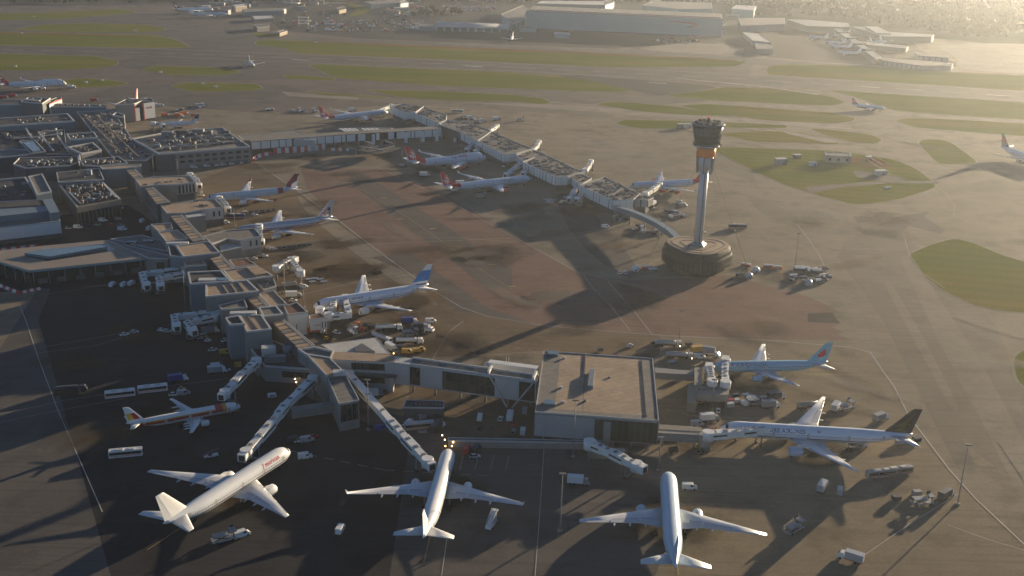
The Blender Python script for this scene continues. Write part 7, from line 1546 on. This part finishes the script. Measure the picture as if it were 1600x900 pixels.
# ---- stands below the link and beside the square building
for k, c, x, y, a, lb in (
 ('van', 'white', 750, 655, 85, 'white van leftmost in the shade left of the square building'), ('truck', 'white', 797, 655, 85, 'white truck under the diagonal props left of the square building'), ('car', 'white', 782, 656, 80, 'white car left of the truck under the diagonal props'), ('van', 'silver', 820, 645, 85, 'silver van close to the square building wall'),
 ('van', 'white', 817, 677, 85, 'white van nearest the square building in the lower shaded row'), ('cart', 'grey', 802, 678, 80, 'grey cart in the lower shaded row left of the square building'), ('car', 'dark', 750, 670, 85, 'dark car in the shade below the leftmost white van'), ('car', 'dark', 772, 668, 85, 'dark car in the shade in the middle'), ('car', 'red', 800, 664, 0, 'red car between the shaded rows left of the square building'),
 ('truck', 'dark', 684, 672, 60, 'dark truck with bright lamps on the road above the centre jet nose'), ('car', 'white', 632, 668, 60, 'white car right of the long jet bridge joint'), ('van', 'white', 640, 664, 70, 'white van right of the long jet bridge joint'), ('bus', 'silver', 655, 670, 15, 'silver coach body in the shade right of the jet bridge'), ('flatbed', 'grey', 660, 676, 15, 'grey dolly below the silver coach body'),
 ('van', 'dark', 745, 704, 60, 'dark van right of the centre jet nose'), ('van', 'red', 729, 706, 80, 'red van right of the centre jet nose'), ('car', 'silver', 742, 715, 10, 'silver car below the dark van right of the centre jet'), ('truck', 'white', 585, 620, 10, 'white truck under the sloping hall beside the link columns'), ('van', 'blue', 595, 672, 30, 'blue van under the long jet bridge joint'), ('van', 'silver', 480, 690, 25, 'silver van alone on the dark apron below the side wing'), ('car', 'white', 468, 690, 25, 'white car left of the silver van below the side wing'),
 # right of the square building
 ('tug', 'white', 985, 542, 20, 'white tug alone on the sunlit apron above the square building'), ('cart', 'dark', 938, 549, 20, 'dark cart at the back edge of the square building'), ('tug', 'dark', 1021, 538, 10, 'dark tug at the head of the upper container row right of the square building'),
 ('tanker', 'silver', 1046, 541, 0, 'long silver tanker uppermost right of the square building'), ('tanker', 'silver', 1064, 560, 0, 'long silver tanker second from top right of the square building'), ('container', 'dark', 1076, 541, 10, 'dark container right of the uppermost silver tanker'), ('truck', 'yellow', 1092, 551, 20, 'yellow brown truck above the nose of the ice blue jet'), ('van', 'white', 1093, 560, 0, 'white van at the nose of the ice blue jet'), ('highlift', 'grey', 1111, 557, -20, 'grey raised truck above the nose of the ice blue jet'), ('flatbed', 'white', 1050, 566, 30, 'white sloping stair unit left of the lower silver tanker'),
 ('container', 'dark', 1064, 592, 15, 'dark container near the gate link of the ice blue jet'), ('tug', 'yellow', 1094, 631, 10, 'yellow tug under the gate room of the ice blue jet'), ('car', 'white', 1122, 643, 80, 'white car below the gate room of the ice blue jet'), ('van', 'white', 1132, 624, 60, 'white van right of the gate room columns'), ('container', 'red', 1142, 630, 10, 'red container right of the gate room columns'), ('container', 'dark', 1150, 634, 10, 'dark container right of the red container'), ('container', 'yellow', 1158, 628, 10, 'yellow brown container in the cluster between the two right jets'),
 ('van', 'silver', 1170, 627, 70, 'silver van in the cluster between the two right jets'), ('loader', 'grey', 1180, 632, 10, 'grey cargo loader in the cluster between the two right jets'), ('truck', 'grey', 1204, 637, 15, 'grey truck right of the cluster between the two right jets'), ('truck', 'dark', 1213, 624, 20, 'dark truck under the wing tip of the ice blue jet'), ('car', 'white', 1110, 655, 20, 'white car on the sunlit strip near the dark finned jet nose'), ('truck', 'white', 1109, 658, 10, 'white truck near the dark finned jet nose'), ('flatbed', 'orange', 1112, 668, 10, 'orange dolly at the nose of the dark finned jet'), ('van', 'silver', 1089, 665, 15, 'silver van left of the orange dolly'),
 ('gpu', 'dark', 1052, 706, 10, 'dark ground power unit on the sunlit strip below the square building'), ('tug', 'yellow', 1090, 700, 40, 'yellow tug below the rotunda of the long gate link'), ('car', 'dark', 1094, 708, 60, 'dark car below the yellow tug at the long gate link'),
 ('tanker', 'grey', 1268, 637, 20, 'grey tanker behind the wing of the dark finned jet'), ('loader', 'grey', 1320, 640, 25, 'grey cargo loader behind the dark finned jet'), ('truck', 'silver', 1306, 640, 60, 'silver truck left of the cargo loader behind the dark finned jet'), ('truck', 'grey', 1376, 657, 35, 'grey truck ahead of the dark fin'), ('container', 'dark', 1418, 692, 20, 'dark container under the tailplane of the dark finned jet'), ('container', 'dark', 1432, 690, 20, 'dark container right of the tailplane of the dark finned jet'), ('container', 'grey', 1405, 694, 20, 'grey container below the tail of the dark finned jet'), ('highlift', 'dark', 1340, 700, 20, 'dark raised truck under the rear of the dark finned jet'),
 ('bus', 'grey', 1376, 745, 15, 'upper of two grey coaches below the dark finned jet'), ('bus', 'grey', 1402, 741, 18, 'right of two grey coaches below the dark finned jet'), ('truck', 'silver', 1285, 765, 60, 'silver truck by the dark apron below the dark finned jet'), ('van', 'silver', 1312, 770, 70, 'silver van by the dark apron below the dark finned jet'), ('container', 'dark', 1400, 782, 10, 'dark container left one in the cluster near the lower right mast'), ('container', 'grey', 1432, 774, 10, 'grey container upper one in the cluster near the lower right mast'), ('loader', 'grey', 1440, 788, 10, 'grey loader in the cluster near the lower right mast'), ('truck', 'dark', 1478, 778, 40, 'dark truck right one in the cluster near the lower right mast'), ('car', 'white', 1474, 778, 20, 'white car in the cluster near the lower right mast'),
 ('truck', 'silver', 1328, 876, 150, 'silver trailer at the bottom of the photo'), ('truck', 'white', 904, 757, -5, 'white truck left of the pale blue jet nose'), ('van', 'white', 1077, 764, 0, 'white van right of the pale blue jet nose'), ('loader', 'grey', 1240, 830, 40, 'grey loader by the lower right apron edge'), ('stairs', 'silver', 768, 822, 70, 'silver stair truck between the two bottom jets'), ('van', 'white', 532, 830, 80, 'white van left of the bottom centre jet'), ('loader', 'silver', 350, 845, 30, 'silver loader behind the lower left jet'), ('van', 'white', 378, 838, 40, 'white van behind the lower left jet')):
    V(k, c, x, y, a, lb)
# ---- middle pier and control tower
for k, c, x, y, a, lb in (
 ('truck', 'white', 664, 276, 5, 'white box truck between the two red finned jets'), ('highlift', 'white', 721, 292, 20, 'white raised catering truck at the tail of the lower red finned jet'), ('highlift', 'white', 798, 288, 15, 'white raised catering truck at the front of the lower red finned jet'), ('loader', 'dark', 712, 302, 20, 'dark loader under the tail of the lower red finned jet'), ('loader', 'grey', 751, 309, 20, 'grey loader under the wing of the lower red finned jet'), ('car', 'silver', 627, 259, 5, 'silver car at the tail of the red finned jumbo'), ('car', 'white', 787, 261, 10, 'white car under the middle pier between the two red finned jets'), ('car', 'white', 840, 283, 0, 'white car in front of the lower red finned jet nose'), ('van', 'silver', 860, 318, 5, 'silver van on the shaded stand right of the lower red finned jet'),
 ('bus', 'grey', 1152, 357, 5, 'grey coach alone on the sunlit apron right of the control tower'), ('van', 'white', 1008, 330, 10, 'white van under the end of the middle pier'), ('truck', 'white', 1021, 321, 60, 'white sunlit truck at the end of the middle pier'), ('car', 'white', 1023, 327, 30, 'white car beside the sunlit truck at the pier end'), ('van', 'silver', 1062, 318, -30, 'silver van left of the control tower shaft'), ('van', 'silver', 1068, 322, -30, 'second silver van left of the control tower shaft'), ('car', 'white', 1098, 364, 0, 'white car right behind the control tower shaft'),
 ('van', 'white', 946, 356, 10, 'white van alone in the pier shadow left of the tower footbridge'), ('car', 'white', 968, 427, 85, 'left one of two white cars in the tower base shadow'), ('car', 'white', 977, 427, 85, 'right one of two white cars in the tower base shadow'), ('dome', 'white', 993, 423, 0, 'white dome tank left of the tower base'), ('pile', 'red', 1010, 420, 10, 'stacked red barriers left of the tower base'), ('pile', 'dark', 1020, 424, 20, 'stacked dark materials at the left foot of the tower base'),
 ('pile', 'red', 1166, 416, -25, 'stacked red barriers right of the tower base'), ('pile', 'orange', 1200, 418, -5, 'long stack of orange barriers right of the tower base, left part'), ('pile', 'orange', 1214, 420, -5, 'long stack of orange barriers right of the tower base, right part'), ('dome', 'white', 1181, 425, 0, 'small white dome tank right of the tower base'), ('dome', 'silver', 1170, 434, 0, 'silver dome tank nearest right of the tower base'), ('digger', 'dark', 1156, 432, 30, 'dark excavator by the silver dome tank'),
 ('car', 'white', 1240, 436, 10, 'white car in the equipment compound below the lone mast'), ('car', 'white', 1290, 438, 20, 'white car at the right end of the equipment compound'), ('dome', 'silver', 1263, 445, 0, 'small silver dome in the equipment compound'),
 ('car', 'dark', 1290, 420, 0, 'dark car alone right of the equipment compound'), ('loader', 'silver', 813, 189, 5, 'silver loader alone beyond the middle pier'), ('bus', 'white', 715, 176, 0, 'pale coach beyond the head of the middle pier'), ('truck', 'white', 776, 188, 30, 'sunlit white truck beyond the middle pier'), ('van', 'white', 754, 189, 10, 'white van left of the sunlit truck beyond the middle pier'), ('truck', 'grey', 746, 193, 10, 'grey truck beyond the middle pier'),
 ('truck', 'white', 551, 174, 40, 'sunlit truck behind the far red finned jet wing'), ('pushback', 'white', 422, 172, 10, 'white tractor alone on the far brown apron'), ('tug', 'orange', 466, 172, 30, 'orange tug at the left end of the far container cluster'), ('van', 'red', 303, 182, 5, 'red van right of the orange trucks'), ('truck', 'orange', 289, 180, 20, 'long orange truck in the sun behind the white jet with dark fin tip'), ('truck', 'orange', 280, 183, 10, 'second orange truck left of the long orange truck'), ('truck', 'orange', 259, 182, 20, 'small orange truck nearest the tall white ended block'), ('truck', 'white', 112, 138, 5, 'bright white tractor at the nose of the left edge jumbo'),
 ('truck', 'red', 148, 158.5, 40, 'small sunlit red edged truck on the terminal skyline'), ('truck', 'red', 7, 154.5, 40, 'red and white truck leftmost on the terminal skyline'), ('truck', 'red', 21, 151.5, 40, 'red and white truck second on the terminal skyline'), ('van', 'white', 252, 166, 10, 'white van right behind the tall white ended block'), ('van', 'white', 245, 166, 10, 'second white van right behind the tall white ended block')):
    V(k, c, x, y, a, lb)
rnd = random.Random(77)
def scatter(n, x0, x1, fy, kinds, label, group, dy=3, ang=20):
    for i in range(n):
        x = rnd.uniform(x0, x1); k, c = rnd.choice(kinds); V(k, c, x, fy(x) + rnd.uniform(-dy, dy), ang + rnd.choice([0, 0, 90, 10]), label[(k, c)] if isinstance(label, dict) else label, group)
eq = [('container', 'silver'), ('container', 'white'), ('flatbed', 'silver'), ('cart', 'grey'), ('container', 'dark')]
def lab(place): return {(k, c): f"{ {'silver': 'silver', 'white': 'white', 'grey': 'grey', 'dark': 'dark'}[c]} {'container' if k == 'container' else 'dolly' if k == 'flatbed' else 'baggage cart'} {place}" for k, c in eq}
scatter(26, 276, 322, lambda x: 178 - (x - 276) * .3, eq, lab('in the sunlit cluster right of the tall white ended block'), 'containers by the tall white ended block', 4)
scatter(14, 455, 500, lambda x: 174, eq, lab('in the far cluster behind the red finned jet tail'), 'containers behind the far red finned jet', 2.5)
scatter(16, 722, 752, lambda x: 184 + (x - 722) * .16, eq, lab('in the cluster beyond the middle pier'), 'containers beyond the middle pier', 3)
scatter(14, 1040, 1072, lambda x: 334 + (x - 1040) * .1, eq, lab('in the sunlit cluster left of the tower shaft'), 'containers left of the tower shaft', 6)
scatter(18, 985, 1040, lambda x: 358 + (x - 985) * .12, eq, lab('in the long cluster behind the tower base'), 'containers behind the tower base', 5)
scatter(8, 955, 985, lambda x: 343, eq, lab('in the shade below the tower footbridge'), 'containers below the tower footbridge', 3)
scatter(12, 852, 884, lambda x: 313, [('flatbed', 'silver')], 'silver dolly in the block of dollies on the shaded stand', 'dollies on the shaded stand', 4, 5)
scatter(20, 1232, 1292, lambda x: 438, [('pile', 'dark'), ('container', 'dark'), ('container', 'dark'), ('flatbed', 'grey')], 'stored equipment in the compound below the lone mast', 'equipment in the compound', 6)
scatter(10, 1244, 1280, lambda x: 421 + (x - 1244) * .12, [('pile', 'dark')], 'dark stack of barriers along the back of the compound', 'dark barrier stacks', 1.5, -5)
scatter(16, 1140, 1210, lambda x: 628, eq, lab('in the shade between the two right jets'), 'containers between the two right jets', 9)
scatter(8, 640, 690, lambda x: 651, eq, lab('in the shade under the link corridor'), 'containers under the link corridor', 4)
# far car parks: cars of a few pixels each
_far = {}
def farcar(x, y, col, label, group):
    if col not in _far:
        mb = hull(MB(), [(-2.2, .9, .2, .9), (-.2, .95, .2, .95), (2.2, .85, .2, .8)]); mb.box(-1.6, .8, -.8, .8, .9, 1.5); _far[col] = mb.mesh('parked_car', COL[col])
    o = bpy.data.objects.new('parked_car', _far[col]); C.objects.link(o); o.location = G(x, y); o.rotation_euler = (0, 0, R_(rnd.choice([10, 100, 100, 12]))); o['label'] = label; o['category'] = 'car'; o['group'] = group
    s = 1.5; k_ = rnd.choice([1.2, 1.3, 1.5, 2.0]); o.scale = (k_, 1.35, 1.2 if k_ < 1.6 else 1.9)
cc = ['white', 'white', 'silver', 'white', 'white', 'dark', 'red', 'orange']
for i in range(150): farcar(rnd.uniform(480, 660), rnd.uniform(32, 50), rnd.choice(cc), 'parked car in the car park left of the vaulted hangar', 'cars left of the vaulted hangar')
for i in range(70): farcar(rnd.uniform(720, 775), rnd.choice([11, 12.5, 14, 16, 17.5]) + rnd.uniform(-.3, .3), rnd.choice(cc), 'parked car in the rows behind the vaulted hangar', 'cars behind the vaulted hangar')
for i in range(60): farcar(rnd.uniform(596, 720), rnd.uniform(8, 26), rnd.choice(cc), 'parked car in the far car park at the top centre', 'cars at the top centre')
for i in range(34): farcar(rnd.uniform(420, 540), rnd.uniform(8, 42), rnd.choice(cc), 'parked vehicle on the far stands at the top left', 'vehicles at the top left')
for i in range(20): farcar(rnd.uniform(1010, 1130), rnd.uniform(60, 68), rnd.choice(cc), 'vehicle at the foot of the far teal hangar', 'vehicles at the teal hangar foot')
# ---------------------------------------------------------------- light masts
def mast(x, y, h, label, lamps=6):
    t = thing('light_mast', label, 'light mast', at((x, y)), 0, 'apron light masts')
    put(MB().cyl((0, 0), .26, .12, 0, h, 8), 'pole', w_grey, t, False); put(MB().cyl((0, 0), .9, .9, 0, .6, 10), 'base', w_conc, t, False)
    hd = put(MB().box(-1.1, 1.1, -.25, .25, h - .3, h), 'head_frame', w_grey, t, False)
    for i in range(lamps): put(MB().box(-1.0 + i * 2.0 / (lamps - 1) - .2, -1.0 + i * 2.0 / (lamps - 1) + .2, -.6, -.25, h - .4, h + .05), 'lamp', m_unit, hd, False)
for x, y, h, lb in ((290.5, 488, 24, 'tall light mast in front of the tall blue stair block'), (240.5, 276, 17, 'light mast behind the first gate room'), (278.5, 276, 13, 'short light mast right of the first gate room'), (367, 354, 12, 'light mast behind the third gate room'), (445, 458, 17, 'white light mast left of the free standing jet bridge'), (475, 481, 11, 'light mast at the corner of the brown roofed gate room'), (343, 477, 12, 'short mast on the pier side of the cross block'), (575.5, 672, 22, 'light mast beside the long jet bridge with white joint'), (1242, 420, 22, 'lone light mast above the equipment compound'), (1496, 788, 24, 'light mast at the lower right stand line'), (1061, 536, 17, 'light mast above the silver tankers'), (895, 714, 24, 'light mast in front of the square building'), (1112, 640, 14, 'light mast between the gate link and the two right jets'), (771, 236, 14, 'light mast rising from the middle pier third block'), (849, 260, 14, 'light mast rising from the middle pier fourth block'), (1029, 735, 14, 'short light mast with bright head left of the pale blue jet'), (875, 830, 22, 'light mast left of the pale blue jet wing'), (443, 33, 26, 'light mast on the far apron at the top left')):
    mast(x, y, h, lb)
# lit lamps of the waiting vehicles and the floodlit noses
def lamp(x, y, z, r, label):
    t = thing('lamp', label, 'lamp', at((x, y)))
    c = G(x, y, z); put(MB().loft([[(c.x + r * k * math.cos(a * .785), c.y + r * k * math.sin(a * .785), c.z + dz * r) for a in range(8)] for dz, k in ((-1, .3), (-.5, .87), (.5, .87), (1, .3))], 0), 'bulb', m_lamp, t); put(MB().cyl(c.xy, .08, .08, 0, c.z, 6), 'stem', w_dark, t)
for x, y, z, lb in ((691, 680, 2.2, 'topmost warm lamp above the centre jet nose'), (695, 687, 2.0, 'second warm lamp above the centre jet nose'), (708, 691, 2.4, 'upper right warm lamp above the centre jet nose'), (706, 697, 1.6, 'lower right warm lamp nearest the centre jet nose'), (696, 697, 1.4, 'lower left warm lamp nearest the centre jet nose'), (461, 592, 2.4, 'left upper warm lamp by the low hall windows'), (463, 597, 1.8, 'left lower warm lamp by the low hall windows'), (480, 596, 2.2, 'right upper warm lamp by the low hall windows'), (479, 602, 1.6, 'right lower warm lamp by the low hall windows'), (615, 552, 1.6, 'bright lamp of the truck at the canopy roof corner'), (1062.5, 541, 2.0, 'bright lamp at the end of the uppermost silver tanker'), (1081, 560, 2.0, 'bright lamp at the end of the second silver tanker')):
    lamp(x, y, z, .24, lb)
# airfield marker boards on the grass
for i, (x, y) in enumerate(((53, 27), (34, 53), (211, 49), (24, 105), (134, 130), (160, 127), (251, 114), (317, 132), (337, 137), (458, 67), (494, 67))):
    t = thing('marker_board', 'small white and yellow marker board on the airfield grass', 'sign', at((x, y)), 0, 'marker boards on the grass'); c = G(x, y); put(MB().box(c.x - 1.8, c.x + 1.8, c.y - .3, c.y + .3, .4, 2.2), 'board', m_wp if i != 9 else m_yel, t); put(MB().box(c.x - .2, c.x + .2, c.y - .2, c.y + .2, 0, .4), 'post', w_grey, t)
# ---------------------------------------------------------------- haze: one closed box of thin air round the camera and the whole scene
hm_ = bpy.data.materials.new('haze_air'); hm_.use_nodes = True; t_ = hm_.node_tree; t_.nodes.clear()
pv = t_.nodes.new('ShaderNodeVolumePrincipled'); pv.inputs['Color'].default_value = (.85, .91, .98, 1); pv.inputs['Density'].default_value = HAZE_DENSITY; pv.inputs['Anisotropy'].default_value = HAZE_G
oo = t_.nodes.new('ShaderNodeOutputMaterial'); t_.links.new(pv.outputs[0], oo.inputs['Volume'])
hz = bpy.data.objects.new('haze', MB().box(-6300, 6300, -3300, 9300, -1.2, 206).mesh('haze', hm_)); C.objects.link(hz); hz['kind'] = 'stuff'; hz['label'] = 'thin warm haze over the whole airport'
for o in bpy.data.objects:
    if '_used' in o: del o['_used']
